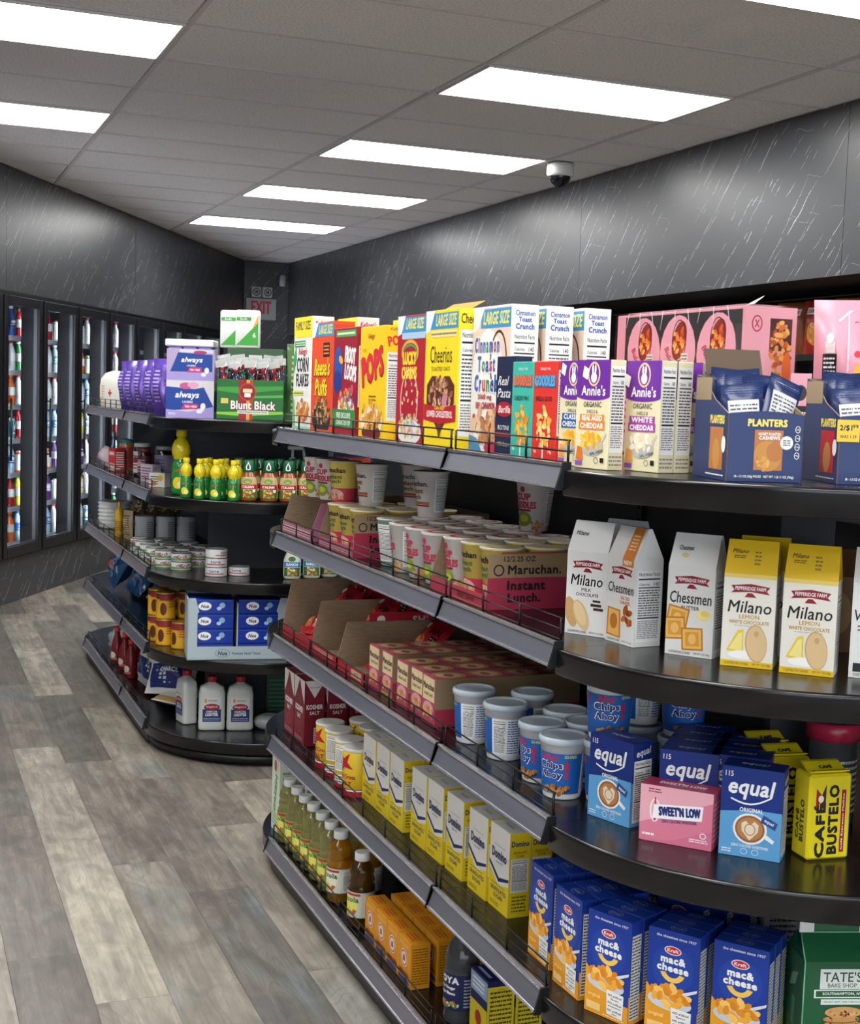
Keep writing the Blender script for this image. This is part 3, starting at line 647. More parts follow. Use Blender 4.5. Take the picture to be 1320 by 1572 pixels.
def cheerios():
    W, D, H = 19.4, 6.4, 30.6
    f = [('r', '3b8fc4', 3, 26.4, W-.6, 29.9), ('p', 'e8e8e4', [(0, 25.5), (2.6, 26), (5.4, H), (0, H)]), ('t', 'LARGE SIZE', 'f5e24a', 12, 28.3, 12, 2.6, .04, .2), ('r', 'e9dca0', 3, 24.6, W-1, 26), ('l', '8a7a3a', 3.4, 24.8, W-1.4, 25.8, 1),
         ('t', 'Cheerios', K, 9.6, 20.8, 12.6, 3.8, .01), ('t', 'TOASTED OATS', '5a4a10', 9.6, 17.6, 11, .9, .01),
         ('p', '5a2a1c', [(9.8, 3), (17.8, 10), (17.8, 14), (15, 16), (12, 16), (9.8, 14.2), (7.6, 16), (4.6, 16), (1.8, 14), (1.8, 10)]), ('b', ['b07a5a', 'c89470', '8a5038', 'd8a884'], 9.8, 11.6, 6.6, 4, 70, .8), ('e', 'c88098', 12.4, 10.4, 1.4, 1.7),
         ('p', 'b8202c', [(.4, 6.2), (9.8, 5.4), (19, 6.2), (19, 9.8), (9.8, 9), (.4, 9.8)]), ('t', 'LOWER CHOLESTEROL', Wt, 9.8, 7.6, 15, 1.5, .04), ('t', 'CAN HELP', 'f2d23a', 9.8, 9, 6, .9, .04), ('p', '6a3a28', [(8.4, 5.4), (11.2, 5.4), (10.2, 2.6), (9.4, 2.6)])]
    s = [('t', 'Cheerios', K, 3.2, 28.4, 5.6, 2.2, .02), ('n', .4, 3, 6, 26)]
    o = carton('cereal_box', W, D, H, 'f4d624', f, s)
    fl = MB(); m = mat('b98e3a', .7); fl.poly([(-.09, .03, .306), (.09, .03, .306), (.09, .062, .325), (-.09, .062, .325)], m); fl.poly([(-.09, .0302, .3055), (-.09, .0622, .3245), (.09, .0622, .3245), (.09, .0302, .3055)], m)
    fl.build('top_flap', o); return o
def ctc():
    W, D, H = 19, 6.2, 30.6
    bl = '2a5aa8'
    f = [('r', 'e9ccb8', 0, 0, W, H-.4), ('e', 'f2ece4', 8, 13, 8.4, 13), ('r', '3b8fc4', 4, 26, W, 30), ('p', 'e8e8e4', [(0, 25.2), (2.6, 26), (6, H), (0, H)]), ('t', 'LARGE SIZE', 'f5e24a', 11.8, 28.1, 13, 2.7, .04, .2),
         ('ring', '4a342a', 13.4, 19.2, 4.2, 6.4, .6)]
    for w_, x, y, ww, hh, cs in (('Cinnamon', 7.6, 22.6, 13, 3.4, 'brbbgbrb'), ('Toast', 7.6, 18.6, 9.4, 3.4, 'bgbrb'), ('Crunch', 7.8, 14.6, 12.4, 3.7, 'bbrgbb')):
        ws = [{'i': .5, 'm': 1.4, 'C': 1.25, 'T': 1.15, 't': .75, 's': .85, 'r': .75}.get(q, 1) for q in w_]; u = x-ww/2
        for q, a, cc in zip(w_, ws, cs):
            wd = ww*a/sum(ws); up = q in 'CTh'; lw = wd*.84; hh_ = hh if up else hh*(.98 if q == 'i' else .86 if q == 't' else .7)
            for c_, g_ in ((Wt, .45), ({'b': bl, 'r': 'c23a3c', 'g': '3c8a4a'}[cc], 0)): f.append(('t', q, c_, u+wd/2, y-hh/2+hh_/2, lw+g_, hh_+g_, .08))
            u += wd
    f += [('t', '2000 mg', 'a8323a', 7.4, 11.6, 7, 1.4, .06), ('t', 'REAL CINNAMON', 'a8323a', 7.8, 9.9, 9.6, 1.5, .06), ('b', ['b8794c', 'c98c5c', 'dca878', '9a5a34', 'e8c09a'], 9.4, 5.6, 8, 3.6, 46, 1.5), ('p', '3c86b8', [(0, 0), (7, 0), (4, 3), (0, 3.6)]), ('e', 'b8324a', 12, 1.2, 4, 1.4)]
    s = [('t', 'Cinnamon', bl, 3.1, 28.9, 4.4, 1.1, .03), ('t', 'Toast', bl, 3.1, 27.6, 3, 1.0, .06), ('t', 'Crunch', bl, 3.1, 26.2, 4.2, 1.2, .06), ('n', .5, 7, 5.7, 25), ('l', '9a8a80', .6, 1, 5.6, 6, 5)]
    return carton('cereal_box', W, D, H, 'e9e4dd', f, s)
CX = 1.13
for fn, yl, w, x, lab in ((corn_flakes, 3.958, .184, CX, 'white and yellow family size corn flakes box at the far end of the cereal row'),
        (reeses, 3.770, .205, CX, 'orange chocolate peanut butter cereal box with yellow lettering'), (froot, 3.562, .2, CX, 'dark red fruit loop cereal box with a green band along its foot'),
        (pops, 3.335, .195, CX, 'yellow cereal box with big tilted red POPS lettering'), (lucky, 3.058, .182, CX, 'crimson marshmallow cereal box with yellow lettering inside a rainbow'),
        (cheerios, 2.875, .194, CX, 'yellow oat ring cereal box with a brown heart and open top flap')):
    put(fn(), x, yl-w/2, D1, -90, lab, 'cereal box')
CFP = Proto(corn_flakes)
for j, y in enumerate((3.80, 3.70)): put(CFP(), 1.245+j*.14, y, D1, -90, ['white corn flakes box with a red script logo, behind the orange cereal box', 'white corn flakes box behind the red cereal box, second row'][j], 'cereal box', 'corn flakes boxes in the back row')
CT = Proto(ctc)
for j, (x, y) in enumerate(((1.16, 2.579), (1.236, 2.574), (1.322, 2.572))):
    put(CT(), x, y, D1, -90, ['white cinnamon squares cereal box showing its blue and red lettered front', 'white cinnamon squares cereal box just behind the front one, nutrition side showing', 'white cinnamon squares cereal box deepest on the shelf, with a blue top band slice'][j], 'cereal box', 'cinnamon squares cereal boxes')
# ---- pasta
def barilla():
    W, D, H = 8.6, 3.6, 19.8
    f = [('t', 'Real', Wt, 3.4, 15, 5, 1.8, .01, .3), ('t', 'Pasta', Wt, 3.8, 12.6, 6, 1.8, .01, .3), ('e', 'a8202c', 4.2, 9.4, 3.8, 1.5), ('t', 'Barilla', Wt, 4.2, 9.4, 5.4, 1.4, .03, .2), ('t', 'ROTINI', Wt, 4, 5.8, 5, .9, .01), ('r', '8a1c28', 1, 4, 7.4, 4.9), ('t', '100% Grain', 'd8c89a', 4, 2.6, 5, .8, .02)]
    return carton('pasta_box', W, D, H, '1c2444', f, [('l', '9aa0b4', .4, 3, 3.2, 15, 14)])
def goodles(body, acc, l1, l2, food):
    W, D, H = 9.1, 3.3, 18.6
    f = [('t', l1, Wt, 4.5, 17.2, 4, .5, .02), ('t', 'GOODLES', '1d4e8a', 4.7, 14.9, 8.2, 2.4, .16), ('t', 'GOODLES', acc, 4.55, 15, 8, 2.1, .09), ('t', l2, K, 4.4, 11.7, 6.4, .9, .03), ('b', food, 4.6, 6.2, 3, 3.8, 46, .75), ('p', 'e6e6e6', [(4.3, 0), (4.9, 0), (4.8, 4), (4.4, 4)]), ('t', '14g', Wt, 7.4, 2, 1.2, .7, .04), ('t', '6g', Wt, 1.5, 2, 1, .7, .04)]
    return carton('pasta_box', W, D, H, body, f, [('n', .3, 5, 3, 17)])
put(barilla(), 1.119, 2.412, D1, -90, 'navy blue dry pasta box partly behind the teal box', 'pasta box')
put(goodles('3fb29f', 'e8662a', 'TOTALLY YUM', 'CHEDDY MAC', ['e8a02c', 'f2b84a', 'd88a1c']), 1.113, 2.322, D1, -90, 'teal boxed noodles with orange lettering and cheesy pasta picture', 'pasta box')
put(goodles('d8352c', '4aa8d8', 'TOTALLY YUM', 'SHELLA GOOD', ['f0c068', 'f6d890', 'e8a848']), 1.114, 2.229, D1, -89, 'bright red boxed noodles with light blue lettering and pale shells picture', 'pasta box')
def annies(l1, l2, bc, food, cheese):
    W, D, H = 9.2, 3.3, 18.6; P = '6a2a96'
    f = [('r', P, 0, 12.6, W, H), ('e', P, W/2, 12.8, 5.2, 1.1), ('ring', 'e8c88a', 4.7, 16.2, 1.7, 2.1, .35), ('e', 'f2f0ee', 4.7, 15.6, .8, .9), ('e', 'f2f0ee', 4.35, 17, .25, .8), ('e', 'f2f0ee', 5.05, 17, .25, .8), ('t', "Annie's", 'f2efe6', 4.7, 13.4, 6.6, 1.8, .04),
         ('t', 'ORGANIC', K, 4.6, 11, 5, .9, .02), ('t', 'SHELLS &', K, 4.6, 9.8, 3, .6, .01), ('r', bc, 1.2, 8.1, 8.0, 9.3), ('r', bc, 1, 6.7, 8.2, 8.1), ('t', l1, Wt, 4.6, 8.7, 5.6, .95, .07), ('t', l2, Wt, 4.6, 7.4, 6.4, .95, .07),
         ('e', 'b8b8b4', 4.8, 3.9, 3.2, 1.7), ('p', 'c8c8c4', [(7.4, 4.4), (8.9, 6.1), (8.7, 6.4), (7.1, 4.9)]), ('b', food, 4.6, 4.7, 2.9, 1.5, 26, .75), ('p', cheese, [(.5, 1.6), (2.6, 1.5), (2.2, 3.6), (.9, 3.8)]), ('t', 'REAL CHEESE!', K, 6.3, 2.9, 3.6, .5, .03, 0, 12), ('ring', K, 6.2, 1.5, .55, .55, .1), ('r', K, 7.3, 1.2, 8.3, 2), ('r', '9a5ab0', .4, .5, 2.4, 1.3)]
    return carton('pasta_box', W, D, H, 'e3d9b2', f, [('n', .2, 3, 3.1, 17.6), ('l', '8a8a8a', .3, .6, 3, 2.6, 3)])
AW = Proto(lambda: annies('WHITE', 'CHEDDAR', 'a0469e', ['f2e6cc', 'e8d8b4', 'f8f0e0'], 'e8a050'))
def tagw(o, x, y):
    b = MB(); b.poly([(x, -.0012, y), (x+.014, -.0012, y-.006), (x+.019, -.0012, y+.012), (x+.004, -.0012, y+.018)], mat('f2f2f0', .5)); b.build('price_sticker', o); return o
a1 = tagw(annies('CLASSIC', 'CHEDDAR', '2a5ca0', ['f2b83a', 'e8a42a', 'f8cc5a'], 'e8a050'), -.043, .165)
put(a1, 1.122, 2.134, D1, -88, 'purple and cream shells box with a blue flavour banner, beside the red box', 'pasta box')
a2 = tagw(annies('REAL AGED', 'CHEDDAR', 'e08a3c', ['f2b83a', 'e8a42a', 'f8cc5a'], 'e07a2c'), -.03, .158)
put(a2, 1.113, 2.043, D1, -81, 'purple and cream shells box with an orange flavour banner', 'pasta box')
p3 = [(1.174, 1.98, -82, 'purple and cream shells box with a violet banner, standing clear at the corner'),
      (1.2085, 1.985, -82, 'purple and cream shells box tight behind the front violet bannered one'), (1.255, 1.985, -80, 'purple and cream shells box half hidden by the nut display carton')]
for j, (x, y, a, l) in enumerate(p3): put(tagw(AW(), -.052, .147) if j == 0 else AW(), x, y, D1, a, l, 'pasta box', 'violet bannered shells boxes')

# ---- nut display cartons with packets
def nut_case(pic, l1, l2, w=12.4, d=15.5):
    t = empty('display_carton'); mb = MB(); m = mat('182e62', .35); mi = mat('8a7458', .8); a = .01; H = 10.4
    # front wall with arched top
    n = 10; top = [(-w/2*a+w*a*i/n, (H+.5*math.sin(math.pi*i/n))*a) for i in range(n+1)]
    for i in range(n):
        (x0, z0), (x1, z1) = top[i], top[i+1]
        mb.poly([(x0, 0, 0), (x1, 0, 0), (x1, 0, z1), (x0, 0, z0)], m); mb.poly([(x1, .002, 0), (x0, .002, 0), (x0, .002, z0), (x1, .002, z1)], mi); mb.poly([(x0, 0, z0), (x1, 0, z1), (x1, .002, z1), (x0, .002, z0)], mi)
    mb.poly([(-w/2*a, 0, 0), (w/2*a, 0, 0), (w/2*a, d*a, 0), (-w/2*a, d*a, 0)][::-1], m)
    art(mb, Face(lambda u, v, o: ((u-w/2)*a, -o, v*a), w, H), [('t', 'PLANTERS', 'f2dc6a', 6.4, 9.1, 6.4, 1.2, .09), ('r', 'b8743a' if pic == 0 else 'c8202c', 4.4, 1.8, 9, 8.0), ('t', l1, Wt, 6.8, 7.4, 3.6, .45, .05), ('t', l2, Wt, 6.8, 6.8, 3.4, .6, .08),
        ('e', Wt, 9.6, 6.1, 1.05, 1.05), ('l', K, 9, 5.6, 10.2, 6.6, 3), ('t', '18 - 1.5 OZ (43g) PACKS   NET WT 1 LB 11 OZ (766g)', Wt, 6.2, .75, 9.6, .5, .03)] +
        ([('e', 'c98a3c', 6.6, 4, 2.2, 2.4, 20), ('e', 'b8743a', 7.7, 4.6, 1.3, 1.5, 20), ('b', ['d89c4a', 'c08030', 'e0ac60'], 5.9, 3.4, 1.1, 1.6, 16, .4)] if pic == 0 else [('e', 'b0743c', 6.2, 4, 1.3, 2.1, -14), ('e', 'b0743c', 7.6, 3.6, 1.2, 1.8, 14), ('b', ['c88c50', 'a0683a'], 6.8, 3.8, 1.8, 1.6, 20, .3)]) +
        [('r', Wt, 10.9, 8.9-k*1.5, 11.6, 9.1-k*1.5+.0) for k in ()] + [('ring', Wt, 11.3, 8.2-k*1.35, .42, .55, .1) for k in range(4)] + [('t', x_, Wt, 11.3, 8.2-k*1.35, .5, .3) for k, x_ in enumerate(('240', '4g', '10g', '4g'))])
    mb.build('front_panel', t)
    for s in (-1, 1):
        b = MB(); x = s*w/2*a; pr = [(0, 0), (d*a, 0), (d*a, .165), (d*a*.75, .16), (d*a*.4, .125), (0, H*a)]
        q = [(x, p[0], p[1]) for p in pr]; q2 = [(x-s*.002, p[0], p[1]) for p in pr]
        b.poly(q if s > 0 else q[::-1], m); b.poly(q2[::-1] if s > 0 else q2, mi)
        for i in range(len(q)):
            j = (i+1) % len(q); e = [q[i], q[j], q2[j], q2[i]]; b.poly(e[::-1] if s > 0 else e, mi)
        if s < 0:
            art(b, Face(lambda u, v, o: (x-o, (d-u)*a, v*a), d, 16), [('t', 'PLANTERS', 'f2dc6a', d-4.6, 9.4, 6.5, 1.4, .09), ('r', 'b8743a' if pic == 0 else 'c8202c', d-7.6, 1.6, d-1.6, 8.2), ('e', 'c98a3c', d-4.6, 4, 1.6, 2.4), ('e', Wt, d-1.4, 5.6, .9, 1.3), ('l', Wt, d-9, .5, d-1, 1, 1), ('r', '9a8466', .3, 12.4, d*.5, 16)])
        b.build('side_panel', t)
    b = MB(); b.box(-w/2*a, w/2*a, d*a-.002, d*a, 0, .165, mi); b.build('back_panel', t)
    if pic == 0:
        b = MB(); mf = mat('57483a', .8); b.prism([(d*a, .163), (d*a+.02, .207), (d*a+.018, .209), (d*a-.002, .166)], 'x', -.045, .05, mf); b.build('lid_flap', t)
    return t
def nut_packet(v=0):
    art_f = [('t', 'PLANTERS', 'e8d468', 3.3, 9.4, 4.8, 1.0, .08), ('r', 'b8743a' if v != 2 else 'c8202c', 1.6, 3, 5, 8.4), ('l', '3c4f86', .6, 11.8, 6, 12.8, 3)]
    art_b = [('r', 'd9dade', .8, 2.5, 5.8, 10.8), ('l', '5a5a60', 1.1, 3, 5.5, 10.3, 12), ('l', '3c4f86', .6, 11.8, 6, 12.8, 3)]
    return pillow('nut_packet', 6.6, 13.4, 1.9, '1b2c5c', art_b if v == 1 else art_f, art_f if v == 1 else art_b, seed=v+3, rough=.22, wob=.5)
NP = [Proto(lambda v=v: nut_packet(v)) for v in range(3)]
nut = [(1.252, 1.74, -14, 0, 'HONEY ROASTED', 'CASHEWS', 'navy cardboard tray of honey roasted cashew packets with its brown lid flap up'), (1.418, 1.683, -18, 1, 'HEAT', 'PEANUTS', 'navy cardboard tray of peanut packets with a red panel and yellow price sticker')]
for q, (x, y, a, pic, l1, l2, lab) in enumerate(nut):
    t = nut_case(pic, l1, l2); put(t, x, y, D1, a, lab, 'display carton')
    if pic == 1:
        b = MB(); F = Face(lambda u, v, o: (-.066+u*.01, -.0025-o, .066+v*.01), 3.6, 3.4); art(b, F, [('r', 'e8c43a', 0, 0, 3.6, 3.4), ('t', '2/$1', K, 1.4, 2.1, 2, 1, .05), ('t', '99', K, 2.9, 2.4, .9, .6, .05), ('t', 'WAS 1.29', K, 1.8, .8, 2.6, .5, .03)]); b.build('price_sticker', t)
    ca, sa = math.cos(R(a)), math.sin(R(a)); k = 0
    desc = ['with white label at the front left', 'upright at the front right', 'tilted sharply with its white label out', 'standing left in the second row', 'standing right in the second row', 'standing left in the third row', 'standing right at the back', 'at the very back']
    for k, (lx, ly, ry, ti, v, dz) in enumerate(((-.020, .022, -8, -5, 1, .014), (.018, .042, 6, -3, 0, .028), (.008, .020, 15, 20, 1, .022), (-.018, .062, -6, 3, 0, .03), (.018, .08, 4, 5, 2, .03), (-.018, .1, -5, 3, 2, .034), (.018, .118, 5, -6, 0, .038), (-.018, .13, 5, 4, 0, .04))):
        v = v if q == 0 else (2 if v == 0 else v)
        o = NP[v](); put(o, x+lx*ca-ly*sa, y+lx*sa+ly*ca, D1+dz, a+ry, f'{"navy cashew" if q == 0 else "navy and red peanut"} packet {desc[k]} of the {"cashew" if q == 0 else "peanut"} tray', 'nut packet', 'nut packets in the display trays', tilt=(-6, ti))

# ---- pink noodle packs at the back of the top shelf
def pink_case():
    t = empty('noodle_multipack'); w, d, H = 52, 12.5, 17.5; a = .01; m = mat('e39aa8', .35); mb = MB()
    mb.box(-w/2*a, w/2*a, 0, d*a, 0, H*a, m, .002)
    f = [('r', '2c2a2b', 4, .6, w-1, H-.6)]
    for k, cx in enumerate((12.5, 27, 42)):
        f += [('e', 'e79fb0', cx, 8.4, 7.2, 8.2, 10-k*12), ('e', '8a2a1c', cx+.6, 11, 2.7, 4.4, -20), ('b', ['d85a24', 'e88a3c', 'c8401c', 'e8b060'], cx+.6, 11, 2.1, 3.6, 30, .8), ('ring', '3a2420', cx+.6, 11, 2.9, 4.6, .25), ('t', 'Buldak', 'b23a5c', cx-3, 7, 6.4, 1.7, .06, .2, -58),
              ('r', 'e8e0d4', cx+1.6, 5, cx+4.2, 8.2), ('l', '4a4a4a', cx+1.8, 5.3, cx+4, 8, 4), ('e', 'e8a04a', cx+1.4, 3.6, 2.4, 1.6), ('p', 'efb0bc', [(cx-3.6, 2.5), (cx-1, 1.6), (cx-1.6, 4.6)])]
    s = [('r', 'e8a4b0', 0, 0, d, H), ('ring', 'b0324a', 2.8, 14, 1.3, 1.7, .3), ('t', 'X', 'b0324a', 2.8, 14, 1.2, 1.6, .05), ('r', '4a2a24', 6, 8.6, 11.4, 15.2), ('b', ['d8923c', 'b8501c', 'e8b060', 'c86a2c'], 8.8, 8.6, 2.4, 5.6, 70, .8), ('e', 'e8702c', 10.4, 5, 1.1, 3.4)]
    art(mb, Face(lambda u, v, o: ((u-w/2)*a, -o, v*a), w, H), f); art(mb, Face(lambda u, v, o: (w/2*a+o, u*a, v*a), d, H), s); mb.build('carton_stack', t)
    b = MB(); b.box(-w/2*a-.003, w/2*a+.003, -.004, d*a+.003, 0, H*a+.003, M_FILM)
    for k in range(9): b.tube((-.2+k*.05, -.0045, H*a+.002), (-.2+k*.05+.01*(k % 3-1), -.0045, H*a-.03-.01*(k % 2)), .0007, mat('dcdce0', .2), 4)
    b.build('shrink_wrap', t)
    p = MB(); mp = mat('f0c0c0', .4); p.poly([(.2, .04, H*a+.004), (.26, .02, H*a+.004), (.25, .05, H*a+.022), (.22, .06, H*a+.016)], mp); p.poly([(.2, .04, H*a+.005), (.22, .06, H*a+.017), (.25, .05, H*a+.023), (.26, .02, H*a+.005)], mp); p.build('wrap_tail', t)
    return t
# rests on a case of the same goods, so its top shows above the pasta
def plain_case(w, d, h, c='e39aa8'):
    return carton('noodle_carton', w, d, h, c, [('r', 'd98a9c', 1, 1, w-1, 3), ('l', 'a84a60', 3, 4, w-3, h-2, 5)], [('l', 'a84a60', 1, 4, d-1, h-2, 5)])
put(plain_case(50, 12, 14.4), 1.605, 2.58, D1, -90, 'long pink carton lying under the shrink wrapped noodle multipack', 'noodle carton')
put(pink_case(), 1.605, 2.58, D1+.1445, -90, 'shrink wrapped pink multipack with three oval noodle bowl pictures', 'noodle multipack')
def pink_bag():
    w, h = 24, 33.5
    f = [('t', 'Samyang', '8a2a3a', 11.5, 28.6, 7, 1.1, .04), ('r', '2b2326', 1.8, 18, 4.6, 22.5), ('r', 'd8c4c6', 2.2, 22.6, 4.2, 25), ('e', 'f0ecec', 3.2, 25.6, .7, 1), ('l', Wt, 2, 18.6, 4.4, 22, 4), ('p', 'eec0ca', [(6.6, 14), (7.2, 14), (7.0, 31), (6.7, 31)]), ('p', 'c8808f', [(9.4, 22), (9.8, 22), (9.0, 32), (8.8, 32)]), ('p', 'f2ccd4', [(5, 29), (8, 31.6), (7.6, 32), (4.8, 29.4)]), ('e', 'c83a4c', 8.8, 22.6, .7, .7), ('e', 'c83a4c', 11.4, 23.6, .8, .8), ('e', 'e8a04a', 10.6, 19, 2.6, 2.4), ('b', ['e8c04a', 'd88a2c', 'f0d070'], 10.6, 18.6, 2.4, 2, 20, .8), ('e', 'e8c04a', 16, 13, 5, 4.6), ('b', ['e8c04a', 'd88a2c', 'f0d070', 'b0641c'], 16, 12, 5, 4, 50, 1.1), ('ring', '3a2420', 16, 13, 6, 5.6, .5), ('e', 'c83a4c', 11, 20, .8, .8), ('e', 'c83a4c', 16.4, 21, .9, .9), ('r', '2b2326', 1.5, 6, 5, 14), ('r', 'd8b8bc', 2, 14.5, 4.4, 18), ('l', 'a03a50', 1.4, 15, 5, 17.6, 3), ('t', 'BULDAK', 'b23a5c', 12, 4.6, 14, 2.4, .06)]  # pale and dark slivers paint wrinkle highlights and shading onto the bag
    o = pillow('noodle_bag', w, h, 11, 'e29aab', f, crimp=1.6, wob=1.6, seed=9, gus=2); return o
put(pink_bag(), 1.83, 2.20, D1, -38, 'puffy pink plastic noodle bag standing at the right edge of the photo', 'noodle bag')
put(carton('snack_box', 4, 4, 18.5, '2a2426', [('r', 'e2a0ae', 0, 12, 4, 18.5), ('e', '3a3436', 2, 14.6, 1.2, 1.6), ('l', Wt, .6, 8, 3.4, 11, 4)], []), 1.685, 2.235, D1, -38, 'slim pink and black box wedged beside the puffy pink bag', 'box')

# ---- second shelf: cup noodles
def cup(kind, open_=False):
    t = empty('noodle_cup'); H = 11.2; rb, rt = 3.2, 4.4
    body = {'red': 'dcd8d2', 'mar': 'd4cfc9', 'marb': 'd8c060', 'grn': '8fb0a0'}[kind]
    mb = MB(); mb.lathe([(rb*.01-.002, 0), (rb*.01, .002), (rt*.01, H*.01), (rt*.01+.0025, H*.01+.001), (rt*.01+.0025, H*.01+.004)], mat(body, .4), 32)
    F = cyl_face(lambda v: rb+(rt-rb)*v/H+.05, H); c = F.W/2
    if kind == 'red':
        ops = [('e', 'b8324a', c, 9.8, .7, .7), ('t', 'CUP', 'b8324a', c, 8.1, 4, 1.7, .09), ('t', 'NOODLES', 'b8324a', c, 6.2, 6.6, 1.7, .09), ('r', '8a2a3c', c-2, 4.7, c+2, 5.2), ('e', '7f9a34', c, 2.9, 2.2, 1.8), ('e', 'c8c04a', c, 3, 1.4, .8), ('b', ['c89450', '9a4a5a', 'd8b070'], c-3, 2, 1.6, 1.5, 16, .6), ('b', ['c89450', 'b85a5a', 'd8b070'], c+3.6, 2, 1.6, 1.5, 16, .6), ('n', c+5.6, 1.5, c+10, 10)]
    elif kind == 'mar':
        ops = [('t', 'Maruchan.', K, c, 8.6, 7.4, 1.3, .04), ('t', 'Instant', '8a5a30', c-.4, 6.8, 5.6, 1.3, .08), ('t', 'Lunch', '8a5a30', c-.6, 5.3, 4.4, 1.2, .08), ('r', 'a8623a', c-4, 3.4, c+4, 4.1), ('r', '8a2a3c', c-4, 2.9, c+4, 3.3), ('n', c+5.4, 1.5, c+9.8, 10)]
    elif kind == 'marb':
        ops = [('r', 'c0324c', 0, 0, F.W, 4.2), ('t', 'Maruchan', K, c, 9.2, 6.6, 1.4, .06), ('t', 'Instant', '4a6a3a', c, 7.4, 5, 1.1, .08), ('t', 'Lunch', '4a6a3a', c, 6.1, 4.2, 1.1, .08), ('e', 'd8a0a8', c, 2.4, 3, 1.6), ('b', ['d8a050', 'c86a5a', 'e0c080'], c, 2.2, 3, 1.4, 24, .6)]
    else:
        ops = [('r', 'b84a34', 2, 0, 7, 4), ('n', c-3, 1.2, c+3.4, 10.4)]
    art(mb, F, ops); mb.build('cup', t)
    l = MB(); l.lathe([(rt*.01+.0028, H*.01+.0035), (rt*.01+.003, H*.01+.0055), (rt*.01-.002, H*.01+.006)], mat('d9d4cc' if kind != 'mar' else 'c9c4bc', .35), 32)
    art(l, Face(lambda u, v, o: (u*.01, v*.01, H*.01+.006+o), 1, 1), [('e', {'red': 'b8324a', 'mar': 'a8623a', 'marb': 'd8c060', 'grn': '8fb0a0'}[kind], 0, 0, 3.4, 3.4), ('e', 'd8c8a8', 0, 0, 2.2, 2.2)]); l.build('lid', t)
    return t
CU = {k: Proto(lambda k=k: cup(k)) for k in ('red', 'mar', 'marb', 'grn')}
def tray(name, w, d, h, open_side, body, lip=3.2, front=(), side=(), sm=None, near=.025):
    """shallow corrugated case: low front lip, higher back and sides (cm). open_side front"""
    a = .01; t = empty(name); m = mat(body, .6); mb = MB()
    mb.box(-w/2*a, w/2*a, 0, .003, 0, lip*a, m); art(mb, Face(lambda u, v, o: ((u-w/2)*a, -o, v*a), w, lip), front); mb.build('front_lip', t)
    for s in (-1, 1):
        b = MB(); x = s*w/2*a; pr = [(0, 0), (d*a, 0), (d*a, h*a), (.025 if s < 0 else near+.004, h*a), (0 if s < 0 or near < .03 else near, lip*a)] if s < 0 or near < .03 else [(0, 0), (d*a, 0), (d*a, h*a), (near+.02, h*a), (near, lip*a), (0, lip*a)]; q = [(x, p[0], p[1]) for p in pr]; q2 = [(x-s*.003, p[0], p[1]) for p in pr]
        b.poly(q if s > 0 else q[::-1], sm or m); b.poly(q2[::-1] if s > 0 else q2, M_CARD)
        for i in range(len(q)):
            j = (i+1) % len(q); e = [q[i], q[j], q2[j], q2[i]]; b.poly(e[::-1] if s > 0 else e, M_CARD)
        if s > 0: art(b, Face(lambda u, v, o: (x+o, u*a, v*a), d, h), side)
        b.build('side_wall', t)
    b = MB(); b.box(-w/2*a, w/2*a, d*a-.003, d*a, 0, h*a, M_CARD); b.box(-w/2*a+.003, w/2*a-.003, .003, d*a-.003, 0, .003, M_CARD); b.build('back_wall', t)
    return t
MS = [('r', '9a8160', 0, 0, 37.9, 11.3), ('r', 'a8324c', 0, 0, 37.9, 6.5), ('t', '12/2.25 OZ', K, 7, 10.3, 7, 1.1, .04), ('ring', K, 2.4, 8.0, 1.2, 1.2, .3), ('t', 'Maruchan.', K, 10.4, 8.1, 12, 1.9, .06), ('t', 'Instant', K, 8.6, 4.9, 8.6, 2, .1), ('t', 'Lunch.', K, 8.2, 2.4, 7.4, 1.9, .1), ('r', '8f7a5c', 19, 2, 28, 5.4)] + [('r', K, 19.4+i*.55, 2.3, 19.6+i*.55+.12*(i % 3), 5.1) for i in range(15)]
X2 = 1.105
# far case (open, pink end wall), its cups, near case with the big printed side
put(tray('cardboard_case', 30, 38, 10.9, 0, 'a0607c', 3, [('l', 'd8b8b0', 1, .5, 29, 2.6, 3)]), X2, 3.80, D2, -90, 'open cardboard noodle case with a mauve end wall, farthest on shelf two', 'cardboard case')
put(tray('cardboard_case', 30.6, 38, 11.4, 0, '9a4a68', 2.6, [('l', 'c8a8a0', 1, .5, 29, 2.2, 3)], MS), X2, 3.425, D2, -90, 'mauve sided noodle case holding three yellow fronted cups', 'cardboard case')
put(tray('cardboard_case', 30.6, 38, 11.6, 0, 'a83448', 2.8, [('t', 'Beef Flavor', '6a2a20', 20, 1.5, 9, 1.5, .04), ('r', 'c89a7a', 12, .3, 29.8, .4)], MS), X2, 2.585, D2, -90, 'red and brown printed noodle case showing its long side on the second shelf', 'cardboard case')
where = ORD
n = 0
for i, y in enumerate((3.523, 3.425, 3.327)):
    for j in range(3):
        put(CU['marb'](), X2+.055+j*.102, y, D2+.0035, -90, f'yellow noodle cup in the mauve case, {["far","middle","near"][i]} column, {["front","second","third"][j]} row', 'noodle cup', 'noodle cups in the mauve case')
for i, y in enumerate((2.683, 2.585, 2.487)):
    for j in range(3):
        put(CU['red' if i == 0 else 'marb'](), X2+.055+j*.102, y, D2+.0035, -90, f'noodle cup in the red printed case, {["far","middle","near"][i]} column, {["front","second","third"][j]} row', 'noodle cup', 'noodle cups in the red printed case')
